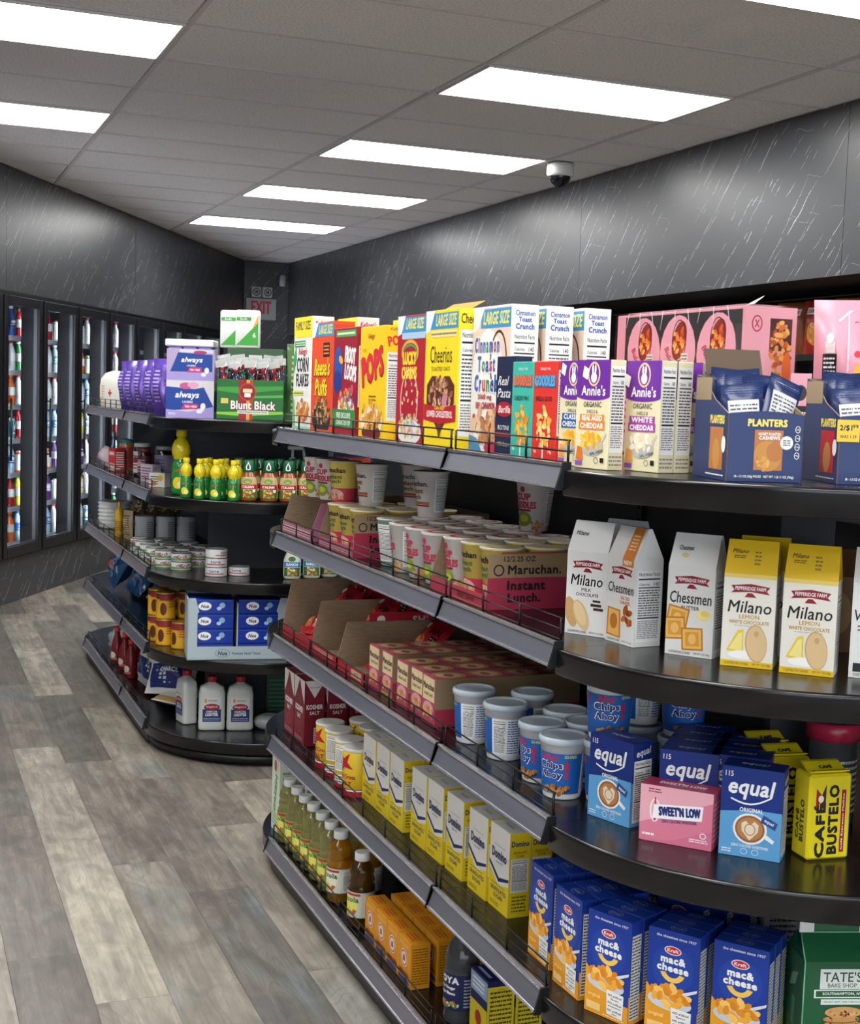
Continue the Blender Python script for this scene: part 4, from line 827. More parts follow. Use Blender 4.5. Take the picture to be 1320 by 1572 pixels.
for i, (x, y, k, a, l) in enumerate(((1.17, 3.80, 'red', -65, 'white and red noodle cup standing at far left on top of the cases'), (1.175, 3.695, 'red', -65, 'white and red noodle cup second from far left on top of the cases'), (1.18, 3.59, 'marb', -65, 'striped noodle cup third from far left on top of the cases'),
        (1.215, 3.46, 'mar', -95, 'tall white and brown lunch cup beside the striped cup on the mauve case'), (1.34, 3.44, 'mar', -60, 'white lunch cup tucked behind the front one on the mauve case'))):
    put(CU[k](), x, y, D2+.1175, a, l, 'noodle cup', 'noodle cups standing on the second shelf cases')
# loose cups
CL = [(1.165, 3.13, 'grn', -60, 'pale green nutrition panel noodle cup standing alone near the fence'), (1.155, 3.015, 'red', -120, 'white and red noodle cup behind the two at the fence'), (1.156, 2.91, 'red', -90, 'white and red noodle cup left of the red case, farther one'), (1.156, 2.805, 'red', -85, 'white and red noodle cup touching the red printed case')]
for x, y, k, a, l in CL: put(CU[k](), x, y, D2, a, l, 'noodle cup', 'loose noodle cups at the second shelf fence')
for i, x in enumerate((1.27, 1.37)):
    for j, y in enumerate((3.16, 3.05, 2.94, 2.83)):
        put(CU['mar' if (i+j) % 2 else 'red'](), x, y, D2, -90+20*j, f'noodle cup in the shaded back of shelf two, {["front","rear"][i]} line, {ORD[3-j]} to the red case', 'noodle cup', 'noodle cups in the shaded back of the second shelf')
put(CU['mar'](), 1.27, 3.16, D2+.1172, -88, 'tall white and brown lunch cup standing alone on the back cups', 'noodle cup', 'noodle cups standing on the second shelf cases')
put(CU['red'](), 1.40, 2.83, D2+.1172, -70, 'dim white and red noodle cup standing alone against the grey back panel', 'noodle cup', 'noodle cups standing on the second shelf cases')

# ---- cookie bags on the rounded second shelf
MAR = '8e2330'
def pf_logo(x, y, s=1): return [('p', MAR, [(x-3.1*s, y-.5*s), (x-2.6*s, y), (x-3.1*s, y+.7*s), (x, y+1.1*s), (x+3.1*s, y+.7*s), (x+2.6*s, y), (x+3.1*s, y-.5*s), (x, y-.2*s)]), ('t', 'PEPPERIDGE FARM', Wt, x, y+.32*s, 4.9*s, .62*s, .03), ('p', MAR, [(x-.9*s, y-1.1*s), (x+1*s, y-1.1*s), (x+.3*s, y-.4*s), (x-.4*s, y-.4*s)])]
def cookie_bag(kind):
    W, D, H = 8.4, 5.8, 20.6; tc = None; body = 'deddd9'
    f = pf_logo(4.3, 12.6); c1, c2 = 'd8b886', 'c8a06a'
    if kind == 'milk':
        f += [('t', 'Milano', K, 4.2, 10, 6.6, 2, .02, .15), ('t', 'MILK', '4a3a30', 4.2, 8.3, 2, .6, .03), ('t', 'CHOCOLATE', '4a3a30', 4.4, 7.4, 4.6, .6, .03), ('e', c2, 1.2, 4, 1.3, 2.8, 14), ('e', c1, 3.3, 3.6, 1.4, 2.9, 24), ('e', 'e2c898', 3.1, 3.9, 1.0, 2.3, 24), ('r', '3a2218', 5.2, 5.4, 7.4, 5.9), ('r', '4a2c1e', 5.8, 4.7, 7.8, 5.2), ('r', '3a2218', 5.6, 6.2, 7.2, 6.6), ('t', 'Milano', K, 2.2, 18.4, 2.6, .8, .02, .15)]
    if kind == 'car':
        f += [('t', 'Chessmen', K, 4.2, 9.8, 7.4, 1.8, .02, .1), ('t', 'SALTED', 'c8702c', 5.6, 8.2, 2.6, .6, .03), ('t', 'CARAMEL', 'c8702c', 5.6, 7.4, 3, .6, .03), ('p', 'c88438', [(.4, 1.2), (4.6, 1), (4.4, 6), (.6, 6.2)]), ('p', 'e8b060', [(.8, 1.5), (4.2, 1.3), (4, 5.7), (1, 5.9)]), ('e', 'b8742c', 2.5, 3.8, 1.1, 1.4), ('b', ['b0561c', 'c8702c', '8a4418'], 6.2, 5.2, 1.4, 1.6, 10, .9), ('p', 'd8802c', [(4.4, 13.8), (7.6, 13.8), (7.8, 20.5), (4.8, 20.5)]), ('t', 'NEW', Wt, 6, 14.5, 2.4, .8, .06), ('l', 'f0c8a0', 5.2, 16.5, 7.2, 19.4, 5)]
    if kind == 'but':
        f += [('t', 'Chessmen', K, 4.2, 9.9, 7.4, 2, .02, .1), ('t', 'BUTTER', '4a3a30', 4.2, 8.2, 3.2, .65, .04)]
        for x, y, r_ in ((2, 6.4, -10), (1.6, 4.6, 5), (4.8, 3, 4)):
            ca, sa = math.cos(R(r_)), math.sin(R(r_)); q = lambda h: [(x+a*ca-b*sa, y+a*sa+b*ca) for a, b in ((-h, -h), (h, -h), (h, h), (-h, h))]
            f += [('p', 'c07a2c', q(1.9)), ('p', 'e8b45c', q(1.65)), ('p', 'd89c40', q(1.2)), ('e', 'e8b868', x, y, .7, .9)]
        f += [('e', 'f0dc90', 6.6, 7.2, 1.2, .9), ('e', 'e8cc70', 6.9, 7.5, .8, .5), ('t', 'Chessmen', K, 2.6, 18.2, 2.6, .8, .02, .1), ('e', 'e0c888', 2.6, 17, .6, .4)]
    if kind == 'lem':
        body = 'e6e2d6'; tc = 'e6bc22'
        f += [('r', 'e6bc22', 0, 15.25, W, H), ('r', 'ecd070', 0, 14.6, W, 15.25), ('t', 'Milano', K, 4.3, 9.9, 7, 2, .02, .15), ('t', 'LEMON', 'c89a20', 4.3, 8.3, 3.2, .7, .03), ('t', 'WHITE CHOCOLATE', 'b08a20', 4.3, 7.4, 6.4, .6, .03), ('l', '9a9a9a', 2, 6.7, 6.4, 6.9, 1),
              ('p', 'e8c83a', [(.9, 2.6), (3.6, 2.2), (3.5, 6.2), (2.6, 6)]), ('p', 'f0e08a', [(1.3, 2.9), (3.4, 2.5), (3.3, 5.7), (2.7, 5.5)]), ('e', 'f4f2ee', 3.6, 2, 2.4, .7), ('e', c2, 5.6, 4, 1.75, 3.1, 6), ('e', 'dcbc8c', 5.65, 4, 1.6, 2.9, 6), ('e', 'c8a474', 5.6, 5.6, .4, .5), ('r', 'e6bc22', 0, 0, W, 1.0), ('t', 'Milano', K, 2.2, 18.8, 2.6, .7, .02, .15), ('l', '6a5a20', 1.2, 17.6, 3.2, 18.2, 2), ('l', '8a7a30', 4.6, 16.6, 5.8, 19, 4)]
    if kind == 'ver':
        f += [('t', 'Verona', K, 3.4, 10, 6, 1.8, .02, .15), ('l', '6a5a50', 1, 7.4, 6, 8.6, 2), ('e', 'b0202c', 3, 5, .9, 1.3), ('e', 'd09a50', 6.4, 3, 1.6, 1.6), ('e', 'c05030', 6.4, 3, .6, .6), ('r', K, .6, 1, 2.6, 2.4)]
    f += [('t', '15 DISTINCTIVE COOKIES', '4a4a48', 2.6, .55, 3.8, .4, .02), ('t', 'NET WT 7 OZ (198g)', '4a4a48', 6.6, .55, 2.8, .4, .02)]
    return gable('cookie_bag', W, D, H, body, f, [('n', .3, .8, 5.5, 13.4)], hb=.74, topc=tc)
BG = {k: Proto(lambda k=k: cookie_bag(k)) for k in ('milk', 'car', 'but', 'lem', 'ver')}
for x, y, a, k, l in ((1.169, 2.139, -58, 'milk', 'white cookie bag with an oval biscuit and chocolate curls, first from the left'), (1.19, 2.052, -84, 'car', 'white cookie bag with an orange NEW stripe and a nutrition side'),
        (1.249, 1.921, -54, 'but', 'white cookie bag with square butter biscuits, standing apart in the middle'), (1.293, 1.817, -43, 'lem', 'yellow topped lemon cookie bag beside the square biscuit bag, second one behind it'),
        (1.355, 1.743, -45, 'lem', 'yellow topped lemon cookie bag, the right hand one of the front pair'), (1.445, 1.685, -40, 'ver', 'white cookie bag with a strawberry cut off by the photo edge'),
        (1.25, 2.17, -62, 'milk', 'white cookie bag in shadow behind the leftmost two'), (1.352, 1.867, -43, 'lem', 'yellow topped lemon cookie bag in shadow behind the front left lemon one')):
    put(BG[k](), x, y, D2, a, l, 'cookie bag', 'cookie bags on the rounded shelf')
put(gable('snack_bag', 9, 6, 18, '6a4a24', [('e', '8a6a3c', 4.5, 7, 3, 4)], [], topc='5a3c1c'), 1.53, 1.90, D2, -30, 'brown paper snack bag in deep shadow behind the lemon cookie bags', 'snack bag')

# ---- third shelf
def shin_bag(v=0):
    return pillow('ramen_packet', 15, 12, 3.4, 'b01824', [('t', 'SHIN', K, 9.5, 8.4, 6, 2.2, .06), ('e', 'c84a2c', 5, 4.4, 3.6, 2.4), ('b', ['e0a060', 'c85a30', 'e8c080'], 5, 4.6, 3, 1.8, 24, .7), ('r', '2a1416', 10, 2, 13, 7), ('l', 'e8d0c0', 10.3, 2.4, 12.7, 6.6, 5), ('e', 'e8dcd0', 3, 9.4, 1, 1)], [('n', 3, 2, 8, 10)], wob=.9, seed=20+v, rough=.2)
SB = [Proto(lambda v=v: shin_bag(v)) for v in range(2)]
# display trays whose tall far walls show their kraft inside
put(tray('cardboard_case', 30, 37, 16.5, 0, '9c1a26', 2.6, [], sm=M_CARD, near=.34), X2, 3.772, D3, -90, 'open red ramen tray with a tall kraft wall, farthest on the third shelf', 'cardboard case')
put(tray('cardboard_case', 23, 37, 14.6, 0, '9c1a26', 2.8, [('l', 'e0b0a8', 2, .8, 20, 2.4, 3)], [('r', 'a81c2a', 9, 3, 37, 14.6), ('e', 'e8d8d0', 12.4, 12.6, 1.2, 1.2), ('t', 'SHIN', 'd8c8c0', 25, 12.4, 7, 2.2, .06)], near=.09), X2, 3.503, D3, -90, 'red ramen tray with SHIN lettering on its near wall, second along', 'cardboard case')
put(tray('cardboard_case', 22, 37, 12.4, 0, 'a81c2a', 3, [('r', 'c8b08c', 12, .4, 20, 2.4), ('t', 'BITE', '7a2a2a', 16, 1.3, 3, 1.1, .04)], [], near=.30), X2, 3.272, D3, -90, 'nearly empty kraft and red tray beside the patterned sleeves', 'cardboard case')
k = 0
for x, y, z, a, ti, l in ((1.135, 3.80, .006, -96, (-52, 5), 'low at the tray front, farther one'), (1.14, 3.72, .02, -84, (-58, -8), 'low at the tray front, nearer one'), (1.21, 3.77, .055, -90, (-40, 4), 'behind the two low ones'),
        (1.28, 3.80, .09, -90, (-35, 5), 'piled in the far tray at left'), (1.33, 3.70, .12, -80, (-30, -8), 'piled in the far tray at right'), (1.25, 3.55, .05, -95, (-35, 6), 'in the lettered tray, front'),
        (1.30, 3.50, .10, -88, (-40, 4), 'in the lettered tray, higher'), (1.36, 3.56, .13, -90, (-20, 8), 'deepest in the lettered tray'), (1.18, 3.50, .012, -92, (-56, 3), 'lying low before the lettered wall'),
        (1.36, 3.42, .115, -94, (-40, -4), 'on the rim of the lettered tray'), (1.30, 3.30, .03, -90, (-40, 3), 'alone at the back of the nearly empty tray'), (1.16, 3.25, .006, -90, (-66, 3), 'lying flat in the nearly empty tray')):
    put(SB[k % 2](), x, y, D3+z, a, f'crinkled red ramen packet {l}', 'ramen packet', 'red ramen packets on the third shelf', tilt=ti); k += 1
def noodle_carton(v=0):
    W, D, H = 7.6, 36, 10.8
    f = [('r', 'e0c89c', .4, 5, 7.2, 10.6), ('t', 'Maruchan', K, 3.8, 8.6, 6.4, 1.5, .08), ('t', 'Instant Lunch', '4a6a3a', 3.8, 6.9, 5, .9, .06), ('r', 'b8405c', .4, 4.2, 7.2, 5.4), ('e', 'd8a0a8', 3.8, 3.6, 3, 1.6), ('b', ['d8a050', 'c86a5a', 'e0c080'], 3.8, 2.6, 3, 1.6, 26, .6), ('r', 'b8963c' if v else 'a83a50', 0, 0, W, .8)]
    tp = []
    for i in range(4):
        tp += [('e', 'c8925c', 3.8, 4.6+i*9, 3.5, 4.1), ('e', 'e0c098', 3.8, 4.6+i*9, 2.5, 3), ('e', 'b04a5c', 3.8, 4.6+i*9, 1.6, 1.1), ('p', 'c05a6c', [(0, i*9), (W, i*9+1.6), (W, i*9+2.4), (0, i*9+.8)])]
    return carton('noodle_carton', W, D, H, 'a8485a', f, [('r', '8f7a5c', 0, 0, D, H), ('r', 'a83448', 0, 0, D, 4)], top=tp)
NC = [Proto(lambda v=v: noodle_carton(v)) for v in range(2)]
yy = [3.115, 3.03, 2.915, 2.832, 2.748]
for i, y in enumerate(yy): put(NC[1 if i == 1 else 0](), X2+.01+(.004 if i % 2 else 0), y, D3+.001, -90, f'rosy {"yellow accented " if i == 1 else ""}noodle sleeve with patterned top, {ORD[4-i]} from the blue cookie cups', 'noodle carton', 'patterned noodle sleeves on the third shelf')
def cookie_cup(open_=False):
    t = empty('cookie_cup'); H = 10.6; rb, rt = 3.55, 4.35; mb = MB()
    mb.lathe([(rb*.01-.001, 0), (rb*.01, .003), (rt*.01, H*.01), (rt*.01+.001, H*.01)], [mat('e6e8ea', .35)]*3, 36, capt=False)
    F = cyl_face(lambda v: rb+(rt-rb)*v/H+.04, H); c = F.W/2; B_ = '1f5fae'
    ops = [('r', B_, 0, 1.1, F.W, 8.7), ('r', 'e6e8ea', c+6, 1.1, c+12.4, 8.7), ('n', c+6.3, 1.3, c+9, 8.5), ('l', '2a5aa0', c+9.3, 1.4, c+12, 8.4, 14), ('t', 'Mini', 'c82038', c-.2, 7.9, 3, 1.2, .1), ('p', 'c82038', [(c-4.6, 8.4), (c-3.4, 7.6), (c-4.6, 6.9)]), ('t', 'GO-PAKS!', 'c8d848', c+3.6, 8.2, 2.2, .6, .04),
           ('t', 'Chips', Wt, c-.1, 6.3, 5, 1.9, .18), ('t', 'Chips', '1d2f6e', c-.1, 6.3, 4.7, 1.6, .06), ('t', 'Ahoy', Wt, c-.1, 4.5, 4.8, 1.9, .18), ('t', 'Ahoy', '1d2f6e', c-.1, 4.5, 4.5, 1.6, .06), ('t', '!', 'c82038', c+3, 5.6, .7, 3.4, .08), ('b', ['b8824a', '9a6430', '4a2a18', 'c89458'], c+1.2, 1.9, 2.8, .8, 26, .6)]
    art(mb, F, ops); mb.build('cup', t)
    l = MB()
    if open_:
        l.lathe([(rt*.01+.001, H*.01-.002), (rt*.01+.004, H*.01), (rt*.01+.003, H*.01+.002), (rt*.01-.001, H*.01), (rt*.01-.003, H*.01-.02), (.001, H*.01-.022)], mat('1c2026', .5), 36, capb=False)
    else:
        l.lathe([(rt*.01+.001, H*.01-.004), (rt*.01+.0035, H*.01-.003), (rt*.01+.0035, H*.01+.006), (rt*.01+.001, H*.01+.009), (rt*.01-.003, H*.01+.009), (rt*.01-.005, H*.01+.006)], mat('bcc8d2', .15, coat=.5), 36)
    l.build('lid', t); return t
CC = Proto(cookie_cup); CO = Proto(lambda: cookie_cup(True))
for x, y, a, l in ((1.158, 2.595, -150, 'far left one, turned to its white nutrition side'), (1.168, 2.458, -150, 'white side out with a barcode, second along the fence'), (1.268, 2.535, -110, 'tucked behind the two turned ones'),
        (1.161, 2.186, -60, 'showing its full front nearest the fence end'), (1.168, 2.29, -90, 'second from the fence end'), (1.262, 2.372, -90, 'third back behind the fence end pair'), (1.256, 2.272, -70, 'behind the front one at the fence end')):
    put(CC(), x, y, D3, a, f'blue and white cookie cup, {l}', 'cookie cup', 'cookie cups on the third shelf')
for x, y, z, a, o_, l in ((1.225, 2.135, .118, -35, 1, 'open black topped blue cookie cup stacked behind the sweetener boxes'), (1.225, 2.135, 0, -35, 0, 'blue cookie cup under the open black topped one'), (1.375, 2.12, .118, -30, 0, 'dim blue cookie cup stacked under the rounded shelf, right of the open one'), (1.375, 2.12, 0, -30, 0, 'dim blue cookie cup at the bottom of the right stack'),
        (1.349, 2.232, .118, -130, 0, 'white sided cookie cup stacked in shadow left of the open one'), (1.349, 2.232, 0, -130, 0, 'shaded cookie cup under the white sided one'), (1.33, 2.19, 0, -100, 0, 'shaded cookie cup hidden between the two stacks'), (1.15, 2.40, 0, -120, 0, 'lone blue cookie cup between the turned ones and the fence end pair')):
    if l.startswith('lone') or l.startswith('shaded cookie cup hidden'): continue
    put((CO if o_ else CC)(), x, y, D3+z, a, l, 'cookie cup', 'stacked cookie cups under the rounded shelf')
def equal_box():
    W, D, H = 9.9, 5.4, 14.8; B_ = '16307e'; S_ = '5d9fd0'
    f = [('r', S_, 0, 0, W, 8), ('p', B_, [(0, 7.2), (W, 8.6), (W, H), (0, H)]), ('t', '115', Wt, 1.2, 13.6, 1.3, .9, .03), ('t', 'equal', Wt, 4.9, 11.3, 7.6, 3.6, .04, .2)]
    import_pts = [(1.6+6.6*i/10, 9.55-1.1*math.sin(math.pi*i/10)+.9*i/10) for i in range(11)]
    for p, q in zip(import_pts, import_pts[1:]): f.append(('p', Wt, [(p[0], p[1]-.14), (q[0], q[1]-.14), (q[0], q[1]+.14), (p[0], p[1]+.14)]))
    f += [('t', 'ORIGINAL', Wt, 5, 7.9, 3.8, .7, .05), ('p', 'e8ecef', [(7.2, 3.6), (8.6, 2.8), (8.9, 3.3), (7.6, 4.2)]), ('e', 'e8ecef', 4.9, 4.8, 2.75, 2.6), ('e', '9a5c30', 4.9, 4.8, 2.4, 2.25), ('e', 'b8804c', 4.9, 4.8, 2.1, 1.9), ('p', 'e8d8c0', [(4.9, 2.9), (6.2, 4.4), (6.3, 5.6), (5.6, 6.1), (4.9, 5.4), (4.2, 6.1), (3.5, 5.6), (3.6, 4.4)]), ('ring', 'b8804c', 4.9, 4.7, .9, 1.0, .16),
          ('p', '2a4c90', [(6.5, 6.2), (8.9, 5.1), (9.3, 6.3), (7, 7.4)]), ('t', 'equal', Wt, 7.9, 6.25, 1.6, .7, .04, 0, -24), ('t', 'ZERO CALORIE SWEETENER', Wt, 5, 1.9, 6, .45, .03), ('ring', Wt, 4.1, 1.0, .55, .5, .08), ('ring', Wt, 5.9, 1.0, .55, .5, .08), ('l', Wt, .5, .5, 2, 1.3, 2)]
    s = [('r', S_, 0, 0, D, 7.8), ('t', 'equal', Wt, 2.9, 12.9, 3.8, 1.7, .04, .2, 8), ('n', .5, .7, 5, 11.6)]
    return carton('sweetener_box', W, D, H, B_, f, s, top=[('t', 'equal', 'b8c4e0', W/2, D/2, 4.6, 1.8, .04, .2)])
EQ = Proto(equal_box)
ESP = [(1.168, 2.022, -72, 'blue box of sweetener farthest left on the rounded shelf, its white panel side showing'), (1.297, 1.787, -45, 'blue box of sweetener at the front right of the pink box'),
       (1.252, 1.905, -42, 'blue box of sweetener rising behind the pink box'), (1.32, 1.855, -42, 'blue box of sweetener half hidden behind the front right one')]
for i, (x, y, a, l) in enumerate(ESP): put(EQ(), x, y, D3, a, l, 'sweetener box', 'blue sweetener boxes')
for i, (x, y, a, r_, n) in enumerate(((1.252, 1.905, -42, 'behind the pink box', 3), (1.32, 1.855, -42, 'behind the front right box', 2))):
    for j in range(1, n+1):
        d = .0565*j; aa = R(a); put(EQ(), x-math.sin(aa)*d, y+math.cos(aa)*d, D3, a, f'dim blue sweetener box in the column {r_}, {ORD[j]} one back', 'sweetener box', 'blue sweetener boxes')
def sweetlow():
    W, D, H = 12.4, 4.8, 9.6; P = 'd87c94'
    f = [('p', 'e6a8b4', [(0, 3), (W, 8), (W, H), (0, H)]), ('p', 'cf6f8a', [(0, 0), (W, 0), (W, 3.4), (6, .8)]), ('ring', 'f0e4e4', 2.6, 5.4, .9, 2, .3), ('r', 'b8304c', 2.5, 3.6, 2.75, 7.6), ('p', 'f4eef0', [(2.2, 4), (10.6, 4.7), (10.8, 7.2), (2.4, 6.4)]), ('t', "SWEET'N LOW", '1d2f6e', 6.8, 5.7, 7.2, 1.7, .09, 0, 5), ('t', 'ZERO CALORIE SWEETENER', '1d2f6e', 6.8, 4.0, 6, .5, .03, 0, 5), ('ring', Wt, 10.9, 2.3, .55, .5, .15), ('l', Wt, 8.6, 1, 11.8, 1.7, 2), ('l', '8a3a50', 1.4, 8.3, 3.6, 9.2, 2), ('l', Wt, .6, .8, 2.6, 1.6, 1)]
    return carton('sweetener_box', W, D, H, P, f, [('r', 'c85a7c', 0, 0, D, H), ('l', 'f0c8d0', .5, 1, 4.3, 8, 8)], top=[('r', 'a83058', 0, 0, W, D), ('t', "SWEET'N LOW", 'f0e0e4', 6.6, 2.4, 8, 1.4, .07)])
put(sweetlow(), 1.212, 1.876, D3, -48, 'pink box of zero calorie sweetener lying lower between two blue boxes', 'sweetener box')
def coffee_brick():
    t = empty('coffee_brick'); W, D, H = 7.8, 4.9, 14.2; Y_ = 'e2ce1c'; mb = MB(); a = .01
    mb.box(-W/2*a, W/2*a, 0, D*a, 0, H*a, mat(Y_, .3), .004)
    f = [('t', 'CAFÉ', K, 2, 5, 9.2, 2.2, .1, 0, 90), ('t', 'BUSTELO', K, 4.5, 6.7, 11.6, 1.9, .1, 0, 90), ('r', 'a01c28', 5.9, 1.2, 6.7, 11.6), ('t', 'Café Espresso Molido', Wt, 6.3, 6.3, 9.4, .4, .03, 0, 90), ('p', 'a01c28', [(1.2, 8.6), (2.6, 10.4), (1.2, 12)]), ('p', '3a2a20', [(2.2, 9), (3, 8), (3, 12.6), (2.2, 10.8)]), ('e', 'e8dcc8', 2.1, 10.2, .5, .6)]
    s = [('t', 'CAFÉ', '3a3410', 1.6, 5.4, 5, 1.1, .08, 0, 90), ('t', 'BUSTELO', '3a3410', 3, 6.2, 7, 1.2, .08, 0, 90)]
    art(mb, Face(lambda u, v, o: ((u-W/2)*a, -o, v*a), W, H), f); art(mb, Face(lambda u, v, o: (W/2*a+o, u*a, v*a), D, H), s); art(mb, Face(lambda u, v, o: (-W/2*a-o, (D-u)*a, v*a), D, H), s); mb.build('brick', t)
    fl = MB(); m = mat(Y_, .3); x0, x1 = -W/2*a+.006, W/2*a-.006
    fl.prism([(.012, H*a), (.012, H*a+.002), (.036, H*a+.013), (.042, H*a+.014), (.042, H*a+.011), (.020, H*a)][::-1], 'x', x0, x1, m)
    fl.prism([(.001, H*a+.004), (.001, H*a+.006), (.014, H*a+.004), (.014, H*a+.002)][::-1], 'x', x0, x1, m)
    art(fl, Face(lambda u, v, o: (x0+u*a, .013+v*a*.9, H*a+.0025+v*a*.46+o), 6.6, 2.4), [('t', 'CAFÉ', K, 3.3, 1, 2.4, .9, .1)]); fl.build('sealed_flap', t)
    return t
CB = Proto(coffee_brick)
for x, y, a, l in ((1.418, 1.742, -6, 'bright yellow vacuum brick of coffee standing in front beside the sweetener'), (1.416, 1.85, -8, 'yellow coffee brick directly behind the front one'), (1.44, 1.935, -8, 'dim yellow coffee brick at the back of three')):
    put(CB(), x, y, D3, a, l, 'coffee brick', 'yellow coffee bricks')
b = empty('coffee_jar'); m = MB(); m.lathe([(.045, 0), (.05, .005), (.05, .13), (.044, .145), (.044, .15)], mat('4a2416', .15), 32); art(m, cyl_face(lambda v: 5.05, 9, z0=1), [('r', 'b01c38', 2, 0, 28, 9), ('e', 'e8c8cc', 14, 5, 3, 2)]); m.build('jar', b)
m = MB(); m.lathe([(.047, .15), (.048, .152), (.048, .175), (.045, .178)], mat('151518', .3), 32); m.build('lid', b)
put(b, 1.565, 1.735, D3, 0, 'dark brown coffee jar with red label at the right edge of the third shelf', 'jar')
b = empty('powder_canister'); m = MB(); m.lathe([(.04, 0), (.042, .004), (.042, .15)], mat('8a8d92', .25, .6), 32); art(m, cyl_face(lambda v: 4.25, 14), [('l', Wt, 10, 2, 17, 12, 9)]); m.build('jar', b)
m = MB(); m.lathe([(.046, .15), (.048, .152), (.048, .178), (.044, .182)], mat('b8284a', .3), 32); m.build('lid', b)
put(b, 1.56, 1.92, D3, 0, 'silver canister with a pinkish red lid in shadow behind the yellow bricks', 'canister')

# ---- fourth shelf
def salt_box():
    W, D, H = 10.4, 6.2, 19.6; C_ = '7d1c2c'
    f = [('p', 'd9d4cf', [(0, H), (0, 12.6), (2.6, 15.6), (5.2, H)]), ('p', 'd9d4cf', [(W, H), (W, 12.6), (7.8, 15.6), (5.2, H)]), ('t', 'KOSHER', Wt, 5.2, 10.6, 7.6, 1.8, .06), ('t', 'SALT', Wt, 5.2, 8.4, 3.6, 1.3, .04), ('ring', 'b85a5a', 5.2, 5, 1.8, 1.6, .2), ('l', 'c89a9a', 1, 1, 9.4, 2.4, 2)]
    s = [('p', 'd9d4cf', [(0, H), (3.1, 14.5), (D, H)]), ('t', 'Diamond Crystal', K, 3.1, 17.6, 3.2, .5, .02), ('t', 'KOSHER', Wt, 3.1, 11.8, 5, 1.4, .05), ('t', 'SALT', Wt, 3.1, 10, 3, 1, .04), ('r', 'd9d4cf', 3, .9, 5.9, 5.6), ('l', K, 3.2, 1.1, 5.7, 5.4, 8)]
    return carton('salt_box', W, D, H, C_, f, s, top=[('l', 'b85a5a', 1, 1, 9, 5, 3)])
SX = Proto(salt_box)
for x, y, l in ((1.125, 3.90, 'tall maroon salt box at the far end, first in the row'), (1.125, 3.79, 'tall maroon salt box second along, with white corners and a small white panel'), (1.195, 3.785, 'maroon salt box directly behind the second one'), (1.265, 3.785, 'maroon salt box third deep in the shade')):
    put(SX(), x, y, D4, -90 if l[0] != 'm' else -90, l, 'salt box', 'maroon salt boxes')
def salt_can():
    t = empty('salt_canister'); mb = MB(); Y_ = mat('dcbb2a', .4); mb.lathe([(.038, 0), (.0392, .001), (.0392, .118), (.038, .12)], Y_, 36)
    F = cyl_face(lambda v: 3.95, 12); c = F.W/2
    art(mb, F, [('r', 'b01c2c', 0, 0, F.W, 2), ('p', Wt, [(0, 1.4), (F.W, 1.4), (F.W, 1.8), (0, 1.8)]), ('p', 'b01c2c', [(c-3, 11), (c-1, 9.6), (c+1.4, 11.4), (c+.6, 9), (c+2.4, 7.2), (c-.4, 7.6), (c-2, 6), (c-1.8, 8.4)]), ('t', 'Red Cross', 'b01c2c', c, 5.2, 6, 1.2, .06), ('t', 'SALT', 'b01c2c', c, 3.4, 4, 1.2, .08), ('n', c+5, 4.4, c+9.4, 11.4), ('r', 'd8d8d4', c+5.4, 1, c+8.6, 3.4), ('l', K, c+5.6, 1.2, c+8.4, 3.2, 3)])
    mb.build('can', t); l = MB(); l.lathe([(.0398, .117), (.0402, .119), (.0402, .124), (.039, .1255), (.036, .1245)], mat('d6d5cf', .45), 36); l.build('lid', t); return t
SC = Proto(salt_can)
for x, y, a, l in ((1.14, 3.535, -70, 'yellow salt canister leftmost, showing its red star'), (1.14, 3.45, -150, 'yellow salt canister turned to its white nutrition panel'), (1.135, 3.345, -160, 'yellow salt canister third along behind the fence'), (1.13, 3.262, -70, 'yellow salt canister touching the sugar boxes'),
        (1.24, 3.54, -70, 'shaded salt canister, rear line, leftmost'), (1.24, 3.455, -70, 'shaded salt canister, rear line, second'), (1.24, 3.37, -70, 'shaded salt canister, rear line, third'), (1.24, 3.285, -70, 'shaded salt canister, rear line, beside the sugar')):
    put(SC(), x, y, D4, a, l, 'salt canister', 'yellow salt canisters')
def sugar():
    W, D, H = 9.3, 4.7, 17.4; Y_ = 'e3c71f'; B_ = '1f2c5c'
    f = [('p', Y_, [(0, 0), (W, 0), (W, 6.4), (4.6, 5.2), (0, 8.2)]), ('p', B_, [(0, 8.9), (4.6, 6.0), (W, 7.3), (W, 7.9), (4.7, 6.9), (0, 9.7)]), ('t', 'Domino', B_, 4.6, 11.6, 7, 2.1, .07), ('t', 'Since 1901', B_, 4.6, 10, 3, .5, .01), ('l', 'a8a8a4', 2, 13.2, 7.4, 13.6, 1),
         ('l', '8a7a20', 1, 5, 8, 5.5, 1), ('t', 'GRANULATED', B_, 4.7, 4.2, 7.4, .95, .05), ('t', 'SUGAR', B_, 4.7, 2.9, 4.2, .95, .05), ('l', '5a5220', 1, .7, 5, 1.6, 2)]
    s = [('r', Y_, 0, 0, D, H), ('t', 'Domino', B_, 2.35, 15.2, 3.9, 1.2, .06), ('t', 'GRANULATED', '5a5010', 2.35, 13.4, 3, .5, .03), ('t', 'SUGAR', '5a5010', 2.35, 12.7, 1.8, .5, .03), ('n', .4, 5.2, 4.3, 12.1), ('l', '6a6020', .8, 1, 4, 4.6, 5)]
    return carton('sugar_box', W, D, H, 'dedcd6', f, s, top=[('t', 'Domino', '9a9a98', 4.6, 2.3, 4, 1, .05)])
SG = Proto(sugar)
